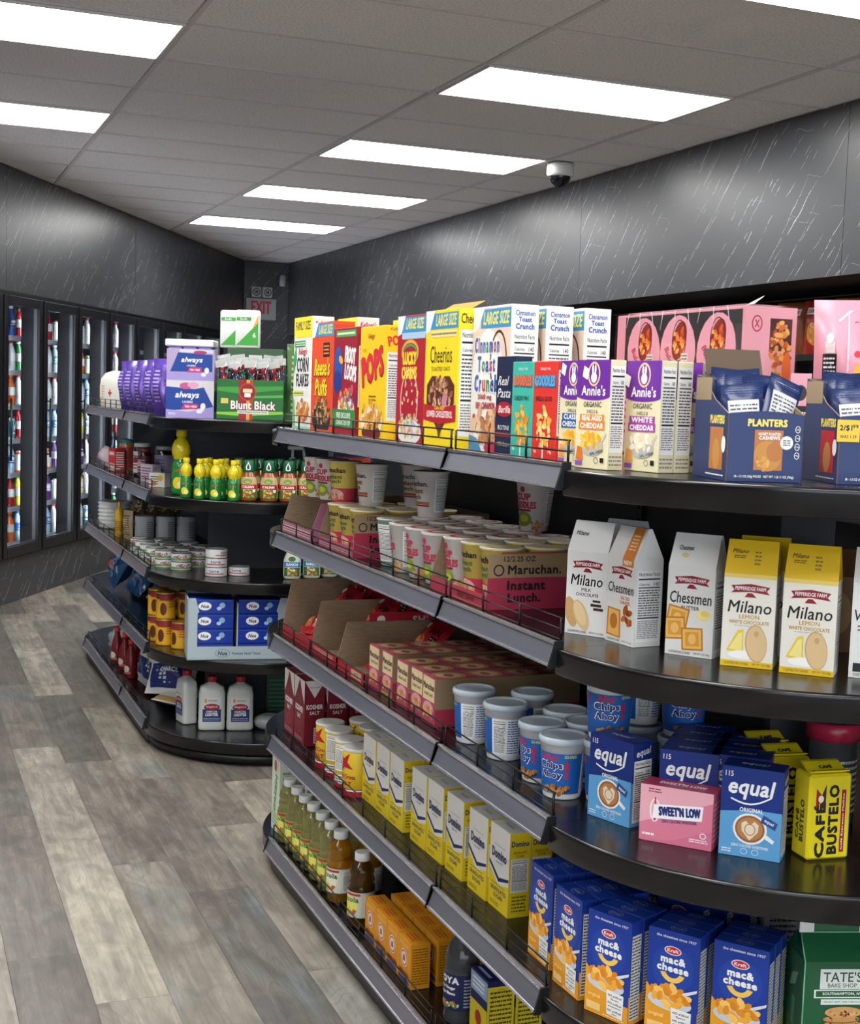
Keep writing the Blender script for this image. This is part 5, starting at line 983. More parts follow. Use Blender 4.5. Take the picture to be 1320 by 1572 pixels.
for i, (y, r_, x) in enumerate(((3.215, 5, 1.128), (3.118, 5, 1.13), (3.020, 5, 1.13), (2.885, 6, 1.135), (2.788, 6, 1.137), (2.68, 6, 1.14), (2.562, 5, 1.143), (2.463, 2, 1.147))):
    for j in range(r_):
        rowd = ['front row', 'second row', 'third row', 'fourth row', 'fifth row', 'sixth row'][j]
        put(SG(), x+j*.0485+rnd.uniform(0, .001), y-.0465+rnd.uniform(-.002, .002)*(j > 0), D4, -90+rnd.uniform(-.6, .6)*(j > 0), f'white and yellow sugar box, {rowd}, {ORD[7-i]} column from the near end', 'sugar box', 'sugar boxes on the fourth shelf')
def mac():
    W, D, H = 9.1, 3.3, 17.8; B_ = '1a3a96'; O_ = 'e8a02a'
    f = [('p', O_, [(0, 0), (W, 0), (W, 3.2), (6.6, 3.4), (3, 5.2), (0, 8.4)]), ('e', '2244a0', 4.6, 11.6, 3.7, 3.9), ('t', 'the cheesiest since 1937', Wt, 5, 16.8, 7, .45, .03), ('e', Wt, 4.5, 14.6, 1.5, .75), ('e', 'c02034', 4.5, 14.6, 1.35, .62), ('t', 'Kraft', Wt, 4.5, 14.6, 2, .6, .06),
         ('t', 'mac&', Wt, 4.6, 13, 4.4, 1.3, .12), ('t', 'cheese', Wt, 4.6, 11.6, 5.6, 1.3, .12)]
    for i in range(8):
        a0, a1 = R(200+140*i/8), R(200+140*(i+1)/8)
        f.append(('p', 'f0c458', [(4.6+2.3*math.cos(a0), 11.4+2.2*math.sin(a0)), (4.6+2.3*math.cos(a1), 11.4+2.2*math.sin(a1)), (4.6+1.3*math.cos(a1), 11.2+1.2*math.sin(a1)), (4.6+1.3*math.cos(a0), 11.2+1.2*math.sin(a0))]))
    f += [('p', 'd8dce2', [(6, 7), (9, 8.6), (9.1, 9.1), (6, 7.7)]), ('e', 'c8ccd4', 4.3, 5.9, 3.9, 1.5), ('b', ['f0ac3c', 'e0922a', 'f8c464', 'd8861e'], 4.3, 6.9, 3.3, 1.6, 46, .95), ('p', 'ecebe6', [(4.8, .9), (8.1, .7), (8.2, 4.9), (4.6, 5.1)]), ('t', 'NO artificial', K, 6.4, 4.3, 2.8, .4, .05), ('t', 'flavors', K, 6.4, 3.7, 1.6, .35, .05), ('t', 'NO artificial', K, 6.4, 3, 2.8, .4, .05), ('t', 'preservatives', K, 6.4, 2.4, 2.6, .35, .05), ('t', 'NO artificial', K, 6.4, 1.7, 2.8, .4, .05), ('t', 'dyes', K, 6.4, 1.15, 1, .35, .05),
          ('t', 'original', 'f8dc9a', 2, 3.2, 2.6, .8, .03), ('r', 'f0c880', .5, .7, 3.4, 2.0), ('l', 'f8e0a8', 4, .3, 8.6, .7, 1)]
    s = [('r', O_, 0, 0, D, 5), ('r', 'dcdcd8', .4, .8, 2.9, 15.4), ('l', '2a2a2a', .5, 1, 2.8, 15.2, 26)]
    return carton('macaroni_box', W, D, H, B_, f, s, top=[('ring', '8a9ad0', 4.6, 1.65, 1.4, 1.1, .12), ('t', 'Kraft', '9aa8d8', 4.6, 1.65, 2, .7, .05)])
MC = Proto(mac)
MCP = [(1.118, 2.168, -90, 5, 'column by the wire fence'), (1.108, 2.042, -88, 4, 'second column along'), (1.124, 1.925, -67, 3, 'middle column'), (1.192, 1.832, -56, 3, 'fourth column along'), (1.268, 1.752, -52, 3, 'column beside the green bag')]
for x, y, a, n, l in MCP:
    for j in range(n):
        d = .0345*j; aa = R(a); put(MC(), x-math.sin(aa)*d, y+math.cos(aa)*d, D4, a, f'blue and orange macaroni box, {l}, {["front", "second", "third", "fourth", "fifth"][j]} from the shelf edge', 'macaroni box', 'macaroni boxes on the rounded fourth shelf')
k = 0
for x, y, a in ((1.30, 2.09, -70), (1.335, 2.08, -70), (1.37, 2.07, -70), (1.30, 1.985, -62), (1.335, 1.965, -62), (1.37, 1.945, -62)):
    put(MC(), x, y, D4, a, f'macaroni box in the dark back block, {["left", "right"][k//3]} file, {ORD[k % 3]} one back', 'macaroni box', 'macaroni boxes on the rounded fourth shelf'); k += 1
def tates():
    W, D, H = 12.4, 8, 19.6; G_ = '1c5a36'
    t = empty('cookie_bag')
    cook = []
    for i in range(7): cook += [('e', '8a5c30', 6.5+(i % 2)*.3, 1.0+i*.85, 3.6-.1*i, .62), ('e', 'c89458', 6.5+(i % 2)*.3, 1.15+i*.85, 3.6-.1*i, .55), ('b', ['5a3018', 'a8703c'], 6.5, 1.15+i*.85, 3, .3, 7, .22)]
    cook += [('e', 'cf9c60', 6.8, 7.35, 3.1, .95), ('b', ['5a3018', 'a8703c', 'e0b47c'], 6.8, 7.35, 2.5, .6, 16, .28)]
    f = [('r', 'dfe6df', 2.7, 11.2, 10, 14.5)] + [('t', "TATE'S", '3c4642', 6.4, 13.2, 6.4, 1.7, .02), ('t', 'BAKE SHOP', '3c4642', 6.4, 11.8, 4.8, .7, .02), ('p', 'dfe6df', [(1.8, 9.7), (11, 9.7), (11, 11.1), (1.8, 11.1)]), ('r', G_, 2.1, 9.9, 10.7, 10.9), ('t', 'SOUTHAMPTON, NY', 'dfe6df', 6.5, 10.4, 6.6, .55, .06), ('r', 'dfe6df', 3, 8.6, 10, 9.5), ('t', 'PROUDLY CRISPY · SIMPLY DELICIOUS', '4a5a50', 6.5, 9.05, 6, .3, .02)] + cook
    g = gable('paper_bag', W, D, H, G_, f, [('p', '7aa488', [(2, 9.5), (4.6, 10.6), (5.6, 13), (3, 12)]), ('t', 'CRISPY', '4a8a64', 4, 6, 1.6, 5, .02), ('t', 'COOKIES', '4a8a64', 4, 2.2, 4.6, 1.2, .02)], hb=.8); g.parent = t
    b = MB(); b.box(-.062, .062, .032, .046, .193, .222, mat(G_, .4)); b.build('folded_top', t)
    for s in (-1, 1): b = MB(); b.box(s*.05-.012, s*.05+.012, .030, .048, .194, .214, mat('dcdcd8', .5)); b.build('tin_tie', t)
    b = MB(); b.tube((-.0615, -.001, .002), (-.0615, -.001, .157), .0012, mat('7fc49a', .4), 5); b.tube((-.0615, -.001, .157), (-.059, .033, .195), .0012, mat('7fc49a', .4), 5); b.tube((-.059, .031, .194), (.059, .031, .194), .0012, mat('7fc49a', .4), 5); b.build('piping', t)
    return t
put(tates(), 1.418, 1.690, D4, -17, 'green cookie bag with a stack of chip cookies and white tin tie tabs', 'cookie bag')
put(carton('pasta_box', 17, 4, 20, 'c9cccf', [('l', '4a4a50', 1, 2, 16, 18, 16), ('r', 'a8402c', 12, 10, 16.6, 18)], []), 1.50, 1.875, D4, -17, 'pale grey printed box behind the green cookie bag', 'box')

# ---- bottom shelf
def oil_bottle(liq='c9c27a', lab='8a9a3c', cap='e8e8e6'):
    t = empty('oil_bottle'); a = .01
    prof = [(2.6, 0), (3.5, .4), (3.55, 1), (3.4, 2), (3.55, 2.6), (3.5, 9.8), (3.55, 10.4), (3.2, 11), (3.45, 12), (3.1, 13.2), (3.3, 14.2), (2.9, 15.6), (1.6, 17), (1.45, 17.4), (1.45, 17.6)]
    mb = MB(); mb.lathe([(r_*a*.97, z*a) for r_, z in prof], mat(liq, .06, trans=.75, ior=1.2, coat=.6), 28); mb.build('bottle_body', t)
    l = MB(); l.lathe([(.0358, .03), (.0358, .095)], mat('d9dcd0', .4), 32, capb=False, capt=False); F = cyl_face(lambda v: 3.6, 6.5, z0=3); c = F.W/2
    art(l, F, [('r', lab, 0, 0, F.W, 6.5), ('e', 'e0d86a' if liq != 'd89a1c' else 'e8e2c8', c, 3, 3, 2.4), ('t', 'Mazola', '2c6a3c', c, 4.6, 6.4, 1.4, .08), ('r', 'b02a2c', c-3.6, 5.6, c+3.6, 6.2), ('b', ['d8c83a', '6a9a3c', 'c8503a'], c, 1.8, 2.6, 1.2, 16, .6), ('n', c+4.5, .4, c+8.6, 6)]); l.build('label', t)
    k = MB(); k.lathe([(.019, .171), (.0197, .172), (.0197, .19), (.0187, .192)], mat(cap, .4), 28); k.build('cap', t); return t
OB = Proto(oil_bottle)
oy = [3.84, 3.756, 3.674, 3.592, 3.508, 3.425]
for i, y in enumerate(oy):
    put(OB(), 1.117, y, D5, -90, f'pale green oil bottle with white cap, front line, {ORD[6-i]} from the gap', 'oil bottle', 'pale oil bottles on the bottom shelf')
    put(OB(), 1.195, y-.02, D5, -90, f'pale green oil bottle with white cap, rear line, {ORD[6-i]} from the gap', 'oil bottle', 'pale oil bottles on the bottom shelf')
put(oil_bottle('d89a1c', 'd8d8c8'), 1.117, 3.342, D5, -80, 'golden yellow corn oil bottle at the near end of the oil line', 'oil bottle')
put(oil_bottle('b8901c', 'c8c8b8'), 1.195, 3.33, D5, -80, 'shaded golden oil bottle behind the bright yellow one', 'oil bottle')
put(oil_bottle('6a4a1c', 'c8c8b8'), 1.117, 3.165, D5, -80, 'dark amber oil bottle standing alone in front of the gap', 'oil bottle')
put(carton('drink_carton', 8.5, 8, 24, 'd4dccb', [('e', 'c04a3c', 4, 20.6, 1.4, 1.8), ('t', 'GREEN', '5a9a3c', 4.2, 12, 12, 2.4, .08, 0, 80), ('l', '7aa85c', 1, 2, 7.4, 6, 4)], [('l', '8a9a80', 1, 2, 7, 20, 10)]), 1.10, 3.94, D5, -90, 'tall white and green carton at the far end of the bottom shelf', 'carton')
def soda():
    W, D, H = 7.6, 5.0, 10.8; O_ = 'd8901c'
    f = [('e', 'a8402c', 3.8, 6.4, 2.1, 2.1), ('ring', 'e8d8c8', 3.8, 6.4, 2.1, 2.1, .25), ('e', 'e8d8c8', 3.8, 6.4, 1.5, 1.5), ('p', 'a8402c', [(3, 5.6), (4.6, 5.8), (4.2, 7.2), (3.2, 7)]), ('t', 'BAKING SODA', '7a2a1c', 3.8, 3, 6, .9, .06), ('r', '3a4a8a', .6, .8, 7, 1.9), ('l', 'f0c060', 1, 9, 6.6, 10, 2)]
    return carton('baking_soda_box', W, D, H, O_, f, [('l', '8a5410', .5, 1, 4.5, 9.8, 14)], top=[('l', 'b8402c', 1, 1, 6, 3.6, 3)])
SD = Proto(soda)
for i, y in enumerate((3.045, 2.965, 2.886, 2.807)):
    for j in range(4):
        put(SD(), 1.098+j*.052+(.015 if j else 0), y-.005, D5, -90, f'orange baking soda box, {["front", "second", "third", "fourth"][j]} row, {ORD[3-i]} column from the dark bottle', 'baking soda box', 'baking soda boxes on the bottom shelf')
        if j: put(SD(), 1.098+j*.052+.015, y-.005, D5+.1085, -90, f'orange baking soda box stacked on the {["", "second", "third", "fourth"][j]} row, {ORD[3-i]} column from the dark bottle', 'baking soda box', 'baking soda boxes on the bottom shelf') if j < 0 else None
t = empty('vinegar_bottle'); b = MB(); b.lathe([(.03, 0), (.038, .004), (.039, .012), (.037, .03), (.0385, .034), (.0385, .115), (.037, .12), (.0385, .125), (.037, .15), (.028, .175), (.016, .195), (.015, .205)], mat('5c5f63', .08, trans=.6, ior=1.2, coat=.6), 32); b.build('bottle_body', t)
b = MB(); b.lathe([(.0388, .035), (.0388, .114)], mat('1d2450', .35), 36, capb=False, capt=False); F = cyl_face(lambda v: 3.9, 7.9, z0=3.5); c = F.W/2
art(b, F, [('t', 'GOYA', Wt, c, 6.6, 6.6, 1.6, .12), ('t', 'White Vinegar', Wt, c, 4.8, 5, .9, .05), ('t', 'Vinagre Blanco', Wt, c, 3.6, 5, .9, .05), ('b', ['8aa83c', 'c83a3c', 'd8d0a0', '4a7a3c'], c+.6, 1.2, 2.6, .8, 24, .5), ('l', 'a8a8b8', c+4.4, .6, c+8, 7.2, 9)]); b.build('label', t)
b = MB(); b.lathe([(.0165, .203), (.0172, .204), (.0172, .222), (.016, .224)], mat('cfd0d2', .4), 28); b.build('cap', t)
put(t, 1.155, 2.60, D5, -80, 'clear vinegar bottle with dark blue label standing at the near end', 'bottle')
def dbox():
    return carton('starch_box', 8.6, 6.2, 14.5, '1c2250', [('r', '8aa0c0', 0, 10, 8.6, 14), ('r', 'd8c22a', 0, 0, 8.6, 8), ('e', 'a83a2c', 4.3, 5, 1.6, 1.6), ('l', Wt, 1, 10.6, 7, 13.4, 3)], [('r', 'd8c22a', 0, 0, 6.2, 13.2), ('l', '4a4410', .6, 1, 5.6, 12.4, 12), ('ring', '4a4410', 3.1, 6.6, 2.6, 6, .1)], top=[('r', '8a94b8', 1, 1, 7, 1.7), ('l', '8a94b8', 1, 2.6, 7.4, 5.6, 3)])
DB = Proto(dbox)
for i, x in enumerate((1.152, 1.218)): put(DB(), x, 2.50, D5, -90, ['navy and yellow starch box at the bottom edge, left one', 'navy and yellow starch box at the bottom edge, right one in shade'][i], 'starch box', 'starch boxes')
t = empty('water_jug'); b = MB(); b.lathe([(.05, 0), (.058, .006), (.058, .12), (.05, .15), (.02, .17), (.018, .18)], mat('8a9498', .1, trans=.6, ior=1.2), 28); b.build('bottle_body', t); b = MB(); b.lathe([(.02, .178), (.02, .196)], mat('9aa0a4', .4), 24); b.build('cap', t)
put(t, 1.31, 2.60, D5, 0, 'dim clear jug in the dark behind the vinegar bottle', 'jug')

# ================================================================== goods on the farther unit
# ---- top
def pouch():
    return pillow('biscuit_pouch', 19, 23.5, 9, '5a3f9c', [('r', '7a62b4', 7, 3, 9, 21), ('l', 'b8a8d8', 3, 5, 6, 19, 9), ('e', 'c88a3c', 14, 8, 2.6, 4.6), ('b', ['c88a3c', '6a3a28', 'e0b060'], 14, 8, 2.2, 4, 30, .9), ('t', 'PADS', Wt, 14, 17, 8, 2.6, .06)], [('l', 'c8c0d8', 3, 3, 17, 20, 16)], crimp=1.2, wob=.8, seed=31, gus=1.5, rough=.18)
PO = Proto(pouch)
for i, (y, x, a) in enumerate(((6.62, 1.09, -62), (6.40, 1.09, -50), (6.15, 1.09, -60), (5.92, 1.10, -55), (5.66, 1.09, -48))):
    put(PO(), x, y, D1, a, f'shiny violet plastic pouch standing on the far unit, {ORD[4-i]} from the blue and white boxes', 'pouch', 'violet pouches on the far top shelf')
t = empty('first_aid_box'); b = MB(); b.lathe([(.09, 0), (.092, .004), (.092, .11), (.085, .15), (.06, .178), (.02, .19)], mat('d8d4c8', .4), 28, sx=1.3, sy=.45, pw=4); art(b, Face(lambda u, v, o: ((u-8)*.01, -.0418-o, v*.01), 16, 14), [('r', 'b8282c', 9.2, 6, 10.2, 9.6), ('r', 'b8282c', 7.9, 7.3, 11.5, 8.3), ('l', 'c8a060', 1, 1, 4, 12, 8)]); b.build('case', t)
put(t, 1.06, 6.98, D1, -70, 'cream rounded box with a small red cross at the far left end', 'first aid box')
def liner(alt=False):
    W, D, H = 18.6, 9, 14.6
    f = [('p', '17429a', [(0, 2.6), (18.6, 4.2), (14.6, 12), (11, 11.2), (0, 12)]), ('p', 'a89ad8', [(0, 0), (18.6, 0), (18.6, 4.6), (9, 2.4), (0, 3.2)]), ('e', 'c85a8a', 7.6, 12.4, 2.4, 1.3), ('e', 'e0a0c0', 10.4, 12.8, 2.2, 1.1), ('t', 'always', Wt, 8.2, 8.6, 9.4, 3.2, .05, .25), ('t', 'LINERS', Wt, 8.4, 6.2, 4, .9, .05), ('p', 'c8387c', [(6, 3.4), (12.4, 3.4), (12.4, 5.4), (7, 5.4)]), ('t', 'THIN + FRESH', Wt, 9.6, 4.4, 4.6, .9, .04), ('e', Wt, 14.4, 4.6, 1.0, 1.3), ('e', Wt, 13, 2.6, 1.2, .8), ('r', Wt, 13.4, 2.8, 14.8, 4.4), ('l', Wt, 1, 1, 4, 2, 2)]
    return carton('liner_box', W, D, H, 'dcd6dc', f, [('p', '17429a', [(0, 2.6), (9, 3), (9, 10), (0, 11)])], top=[('r', 'a89ad8', 0, 0, W, D)])
LI = Proto(liner)
put(LI(), 1.08, 5.235, D1, -21, 'white and blue liner box with script lettering, the lower of the two', 'liner box', 'blue and white liner boxes')
def liner2():
    W, D, H = 18.6, 9, 12
    f = [('p', '17429a', [(1.4, 3.2), (17.8, 3.2), (17.8, 10), (4.4, 10.6), (3, 7)]), ('p', 'a89ad8', [(0, 0), (18.6, 0), (18.6, 3.4), (0, 2.8)]), ('r', 'd8d4e0', 5, 10.6, 18, 11.8), ('e', 'b03a6a', 13, 10.8, 2.6, .7), ('t', 'always', Wt, 9.8, 7.6, 8.4, 2.6, .05, .25), ('t', 'LINERS', Wt, 9.6, 5.6, 3.4, .7, .05), ('p', 'c8387c', [(8, 3), (13.6, 3), (13.6, 5), (9, 5)]), ('t', 'THIN + FRESH', Wt, 11, 4, 3.8, .8, .04), ('e', Wt, 15.6, 3.8, .9, 1.2), ('e', Wt, 14.4, 2.2, 1, .7)]
    return carton('liner_box', W, D, H, 'b8a4c8', f, [])
put(liner2(), 1.08, 5.235, D1+.1465, -21, 'mauve and blue liner box with script lettering, stacked above the lower one', 'liner box', 'blue and white liner boxes')
t = empty('wipes_multipack'); b = MB()
for k in range(3): b.box(-.085+k*.059, -.030+k*.059, 0, .12, 0, .10, mat('8f86c8', .2), .006)
b.build('packs', t); b = MB(); b.box(-.096, .096, -.006, .13, .10, .128, mat('e4e2e0', .35), .004); b.build('lid', t)
put(t, 1.10, 5.36, D1+.18, -21, 'lilac packs under a long white lid rising behind the liner boxes', 'wipes pack')
put(carton('carton', 17, 10, 17.8, 'b8a8c8', [], []), 1.112, 5.37, D1, -21, 'plain mauve carton hidden behind the liner boxes under the white lid', 'carton')
# incense display
t = empty('incense_display'); w = .256; b = MB(); g = mat('1f6a2c', .35); b.box(-w/2, w/2, 0, .003, 0, .155, g); b.box(-w/2, w/2, .137, .14, 0, .155, g); b.box(-w/2, -w/2+.003, .003, .137, 0, .155, g); b.box(w/2-.003, w/2, .003, .137, 0, .155, g); b.box(-w/2, w/2, 0, .14, 0, .004, g)
art(b, Face(lambda u, v, o: ((u-12.8)*.01, -o, v*.01), 25.6, 15.5), [('p', '3f9a3a', [(0, 11), (9, 10), (25.6, 12), (25.6, 13.4), (0, 12.4)]), ('p', '8cc83a', [(0, 2), (10, 1.4), (25.6, 2.6), (25.6, 3.6), (0, 2.8)]), ('p', '58b048', [(12, 8.4), (25.6, 9), (25.6, 10), (12, 9.2)]), ('r', '9a1c24', 8.4, 0, 11.4, 15.5), ('r', 'd8a83a', 11.4, 0, 12.6, 15.5), ('r', 'b83a24', 12.6, 0, 13.8, 15.5), ('e', 'c8402c', 11.8, 10.8, 3.3, 3.5), ('e', '8a1820', 11.8, 10.8, 2.9, 3.1), ('r', 'e8d0a0', 10, 10.6, 13.6, 12), ('r', Wt, 10.6, 8.8, 13, 10.4), ('r', 'e0c86a', 1.6, 6.2, 4.4, 8.2), ('t', 'Blunt Black', '8a1820', 14, 5.6, 17.6, 3.6, .1), ('t', 'Blunt Black', Wt, 14, 5.7, 17.2, 3.3, .05), ('r', 'dcdcd4', 8, 2.4, 20, 3.7), ('t', 'Hand Dipped Incense Sticks', K, 14, 3.05, 11, .8, .03)]); b.build('printed_box', t)
put(t, 1.285, 5.10, D1, -21.5, 'green incense display box with a red round crest and a bold name', 'display box')
def inc(c):
    t = empty('scented_oil_packet'); b = MB(); b.lathe([(.012, 0), (.0135, .003), (.0135, .045), (.006, .055), (.006, .062)], mat(c, .1), 16); b.lathe([(.007, .062), (.0075, .08), (.006, .085)], mat('b01c38', .3), 14); b.build('bottle', t)
    p = pillow('bag', 5.4, 13, 2.4, 'ffffff', seed=5); p.parent = t; p.data.materials.clear(); p.data.materials.append(M_FILM); p.location = (0, 0, -.02)
    h = MB(); h.box(-.026, .026, -.001, .001, .085, .112, mat('c8ccc8', .3)); h.build('header_card', t); return t
INC = [Proto(lambda c=c: inc(c)) for c in ('7a1420', '2a3050', '1c4a40', '501018')]
ca, sa = math.cos(R(-21.5)), math.sin(R(-21.5)); kk = 0
for j, ly in enumerate((.03, .075, .115)):
    for i in range(5):
        lx = -.10+i*.05+(.01 if j % 2 else 0); put(INC[kk % 4](), 1.285+lx*ca-ly*sa, 5.10+lx*sa+ly*ca, D1+.118+.012*j, -21.5+rnd.uniform(-20, 20), f'clear bagged scented oil vial, {["front", "middle", "back"][j]} row of the green display, {ORD[i]} from the left'.replace('nearest from', 'first from'), 'vial packet', 'bagged vials in the green display', tilt=(rnd.uniform(-8, 8), rnd.uniform(-12, 12))); kk += 1
def towel():
    t = empty('tissue_pack'); b = MB(); b.lathe([(.045, 0), (.048, .004), (.048, .142), (.043, .148)], mat('e6e8e2', .3), 28, sx=1, sy=.6, pw=5)
    art(b, Face(lambda u, v, o: ((u-5)*.0093, -.0292-o, v*.01), 10, 14.6), [('p', '3fa83a', [(.4, 1), (9.6, 1), (9.6, 10)]), ('p', 'e8a83a', [(7, 7.2), (9.6, 10), (9.6, 13)]), ('r', '4aa84a', .4, 10.6, 6.6, 12), ('t', 'Soft', Wt, 3.4, 11.3, 3, .9, .04), ('t', '6', Wt, 8, 5, 1.4, 2, .05)]); b.build('wrapped_rolls', t); return t
TO = Proto(towel)
put(carton('carton', 22, 12, 28, '3a5a3c', [], []), 1.337, 5.2365, D1, -21, 'dull green carton standing behind the incense display', 'carton')
put(TO(), 1.27, 5.345, D1+.2815, -21, 'white and green tissue pack on top, the farther left one', 'tissue pack', 'green and white tissue packs')
put(TO(), 1.315, 5.274, D1+.2815, -21, 'white and green tissue pack on top with an orange corner, the nearer right one', 'tissue pack', 'green and white tissue packs')
put(pillow('leafy_bag', 14, 30, 9, '5c7a4c', [('l', 'a8c090', 2, 3, 12, 26, 10), ('b', ['7a9a5c', '3a5a34', 'c8d8b8'], 7, 12, 5, 9, 40, 1.2)], crimp=1, seed=12, wob=.9, rough=.15), 1.50, 5.10, D1, -20, 'crinkled clear and green plastic bag at the right of the incense display', 'bag')

# ---- second shelf
def lemon(s=1.0):
    t = empty('lemon_juice_bottle'); b = MB(); pf = [(1.9, 0), (2.2, .3), (2.25, 1), (2.2, 6.3), (2.05, 7.4), (1.7, 8.2), (1.6, 8.4), (1.95, 9), (2.2, 9.8), (2.25, 10.6), (2.1, 11.7), (1.6, 12.7), (1.05, 13.3), (1.0, 13.8)]
    g, y = mat('1e7a34', .15, coat=.5), mat('d8c41c', .18, coat=.5); b.lathe([(r_*.01*s, z*.01*s) for r_, z in pf], [g]*6+[y]*7, 28)
    F = cyl_face(lambda v: 2.28*s, 6*s, z0=.8*s); c = F.W/2; art(b, F, [('t', 'LEMON', 'c8503a', c-.1*s, 4.9*s, 2.4*s, .7*s, .06), ('e', 'e0c82c', c-.4*s, 2*s, 1.4*s, 1.4*s), ('e', 'efe6a0', c+.3*s, 1.6*s, 1.0*s, 1.0*s), ('ring', 'e0c82c', c+.3*s, 1.6*s, 1.0*s, 1.0*s, .15*s)]); b.build('bottle_body', t)
    k = MB(); k.lathe([(.0118*s, .137*s), (.0125*s, .138*s), (.0125*s, .153*s), (.011*s, .155*s)], mat('e2cc1e', .35), 22); k.build('cap', t); return t
LM = Proto(lemon)
b = lemon(1.68); put(b, 1.075, 5.36, D2, -20, 'large green and yellow lemon juice bottle towering over the small ones', 'juice bottle')
lmn = [(1.062, 5.19), (1.10, 5.125), (1.152, 5.075), (1.21, 5.03)]
for i, (x, y) in enumerate(lmn):
    put(LM(), x, y, D2, -20, f'small green and yellow lemon juice bottle, front row, {["first", "second", "third", "fourth"][i]} from the large one', 'juice bottle', 'small lemon juice bottles')
for i, (x, y) in enumerate(((1.13, 5.165), (1.18, 5.12), (1.235, 5.075), (1.16, 5.225), (1.215, 5.18))):
    put(LM(), x, y, D2, -20, f'small lemon juice bottle partly hidden, rear group, {["first", "second", "third", "fourth", "fifth"][i]} from the left', 'juice bottle', 'small lemon juice bottles')
def dressing(kind='it'):
    t = empty('dressing_bottle'); b = MB(); pf = [(2.6, 0), (3.1, .4), (3.2, 2), (3.15, 7), (2.6, 9.4), (1.8, 11.2), (1.5, 12.4), (1.5, 13)]
    bc = {'it': 'a0561c', 'ra': 'dcd6c4'}[kind]; b.lathe([(r_*.01, z*.01) for r_, z in pf], mat(bc, .15, coat=.5), 28, sx=1.05, sy=.7, pw=2.6)
    b.build('bottle_body', t); l = MB(); l.lathe([(.0322, .012), (.0322, .072), (.0275, .092)], mat('c8b080' if kind == 'it' else 'd8dccc', .35), 32, sx=1.05, sy=.7, pw=2.6, capb=False, capt=False)
    F = cyl_face(lambda v: 3.24 if v < 6 else 3.24-(v-6)*.24, 8, 130, z0=1.2, sx=1.05, sy=.7, pw=2.6); c = F.W/2
    if kind == 'it': art(l, F, [('r', '4a6a2c', 0, 0, F.W, 3.2), ('b', ['c83a2c', '8aa83c', 'e8c060'], c, 1.6, 2.6, 1.4, 22, .6), ('r', 'b81c24', .2, 3.4, F.W-.2, 5.2), ('t', 'ITALIAN', Wt, c, 4.3, 4.4, 1.0, .08), ('e', '7aa03c', c, 6.4, 1.6, 1.1), ('e', Wt, c+2.3, 2.8, .6, .6)])
    else: art(l, F, [('r', '3c6a34', .6, 0, F.W-.6, 3.4), ('b', ['d8502c', '8aa83c', 'e8e0c0'], c, 1.8, 2.4, 1.4, 22, .6), ('r', '3c8ac8', .4, 3.6, F.W-.4, 5.6), ('t', 'RANCH', Wt, c, 4.6, 4.2, 1.1, .08), ('e', '3c6a34', c, 6.8, 1.4, 1.0)])
    l.build('label', t); k = MB(); g = mat('0f5a38', .35); k.lathe([(.021, .112), (.0215, .115), (.0205, .155), (.018, .158)], g if kind == 'it' else mat('0f5a38', .35), 26, sx=1.05, sy=.85, pw=3)
    art(k, Face(lambda u, v, o: ((u-2)*.01, -.0178-o, .115+v*.01), 4, 4), [('p', Wt, [(1.1, .6), (2, .3), (2.9, .6), (2.9, 1.8), (2, 3.6), (1.1, 1.8)]), ('p', '0f5a38', [(1.5, .8), (2, .7), (2.5, .8), (2.5, 1.7), (2, 2.8), (1.5, 1.7)])]); k.build('cap', t); return t
IT = Proto(dressing); RA = Proto(lambda: dressing('ra'))
k = 0
for j, dy in enumerate((0, .075, .15)):
    for i in range(6):
        x = 1.275+i*.073+(.03 if j == 1 else 0); y = 5.0+dy+abs(x-1.45)**2*1.4+.012
        put(IT(), x, y, D2, -22, f'amber italian dressing bottle with green cap, {["front", "second", "third"][j]} row, {["first", "second", "third", "fourth", "fifth", "sixth"][i]} from the lemon juice', 'dressing bottle', 'italian dressing bottles')
def jar(r_, h, glass, capc, lab, labt=None, h0=.1, h1=.75, name='jar'):
    t = empty(name); b = MB(); b.lathe([(r_*.9*.01, 0), (r_*.01, .004), (r_*.01, h*.85*.01), (r_*.84*.01, h*.93*.01)], mat(glass, .12, coat=.5), 28)
    F = cyl_face(lambda v: r_+.03, h*(h1-h0), z0=h*h0); c = F.W/2; art(b, F, lab(F, c) if callable(lab) else [('r', lab, 0, 0, F.W, F.H), ('l', labt or K, c-r_*.9, F.H*.15, c+r_*.9, F.H*.85, 5), ('e', labt or K, c, F.H*.6, r_*.5, F.H*.14)]); b.build('jar_body', t)
    k = MB(); k.lathe([(r_*.9*.01, h*.87*.01), (r_*.92*.01, h*.875*.01), (r_*.92*.01, h*.995*.01), (r_*.88*.01, h*.01)], mat(capc, .35), 28); k.build('lid', t); return t
put(jar(4, 16, 'a8743c', '1c6a7c', 'b83a34'), 1.10, 6.83, D2, -60, 'peanut butter jar with a teal lid on the far unit', 'jar')
put(jar(4, 15.5, '2a1014', 'dcdcd8', 'dcd8d4', '8a2a34'), 1.11, 6.47, D2, -60, 'dark jam jar with white lid and white label', 'jar')
put(jar(4.2, 15.8, '14101c', '8a8a90', '8a8498', '3a3a6a'), 1.15, 6.12, D2, -60, 'dark grape jelly jar with grey lid nearest the small white box', 'jar')
put(jar(3.2, 14, '3a1420', '7a2a34', '5a2434', 'c8a0a0'), 1.09, 6.28, D2, -60, 'small maroon preserve jar between the two dark jam jars', 'jar')
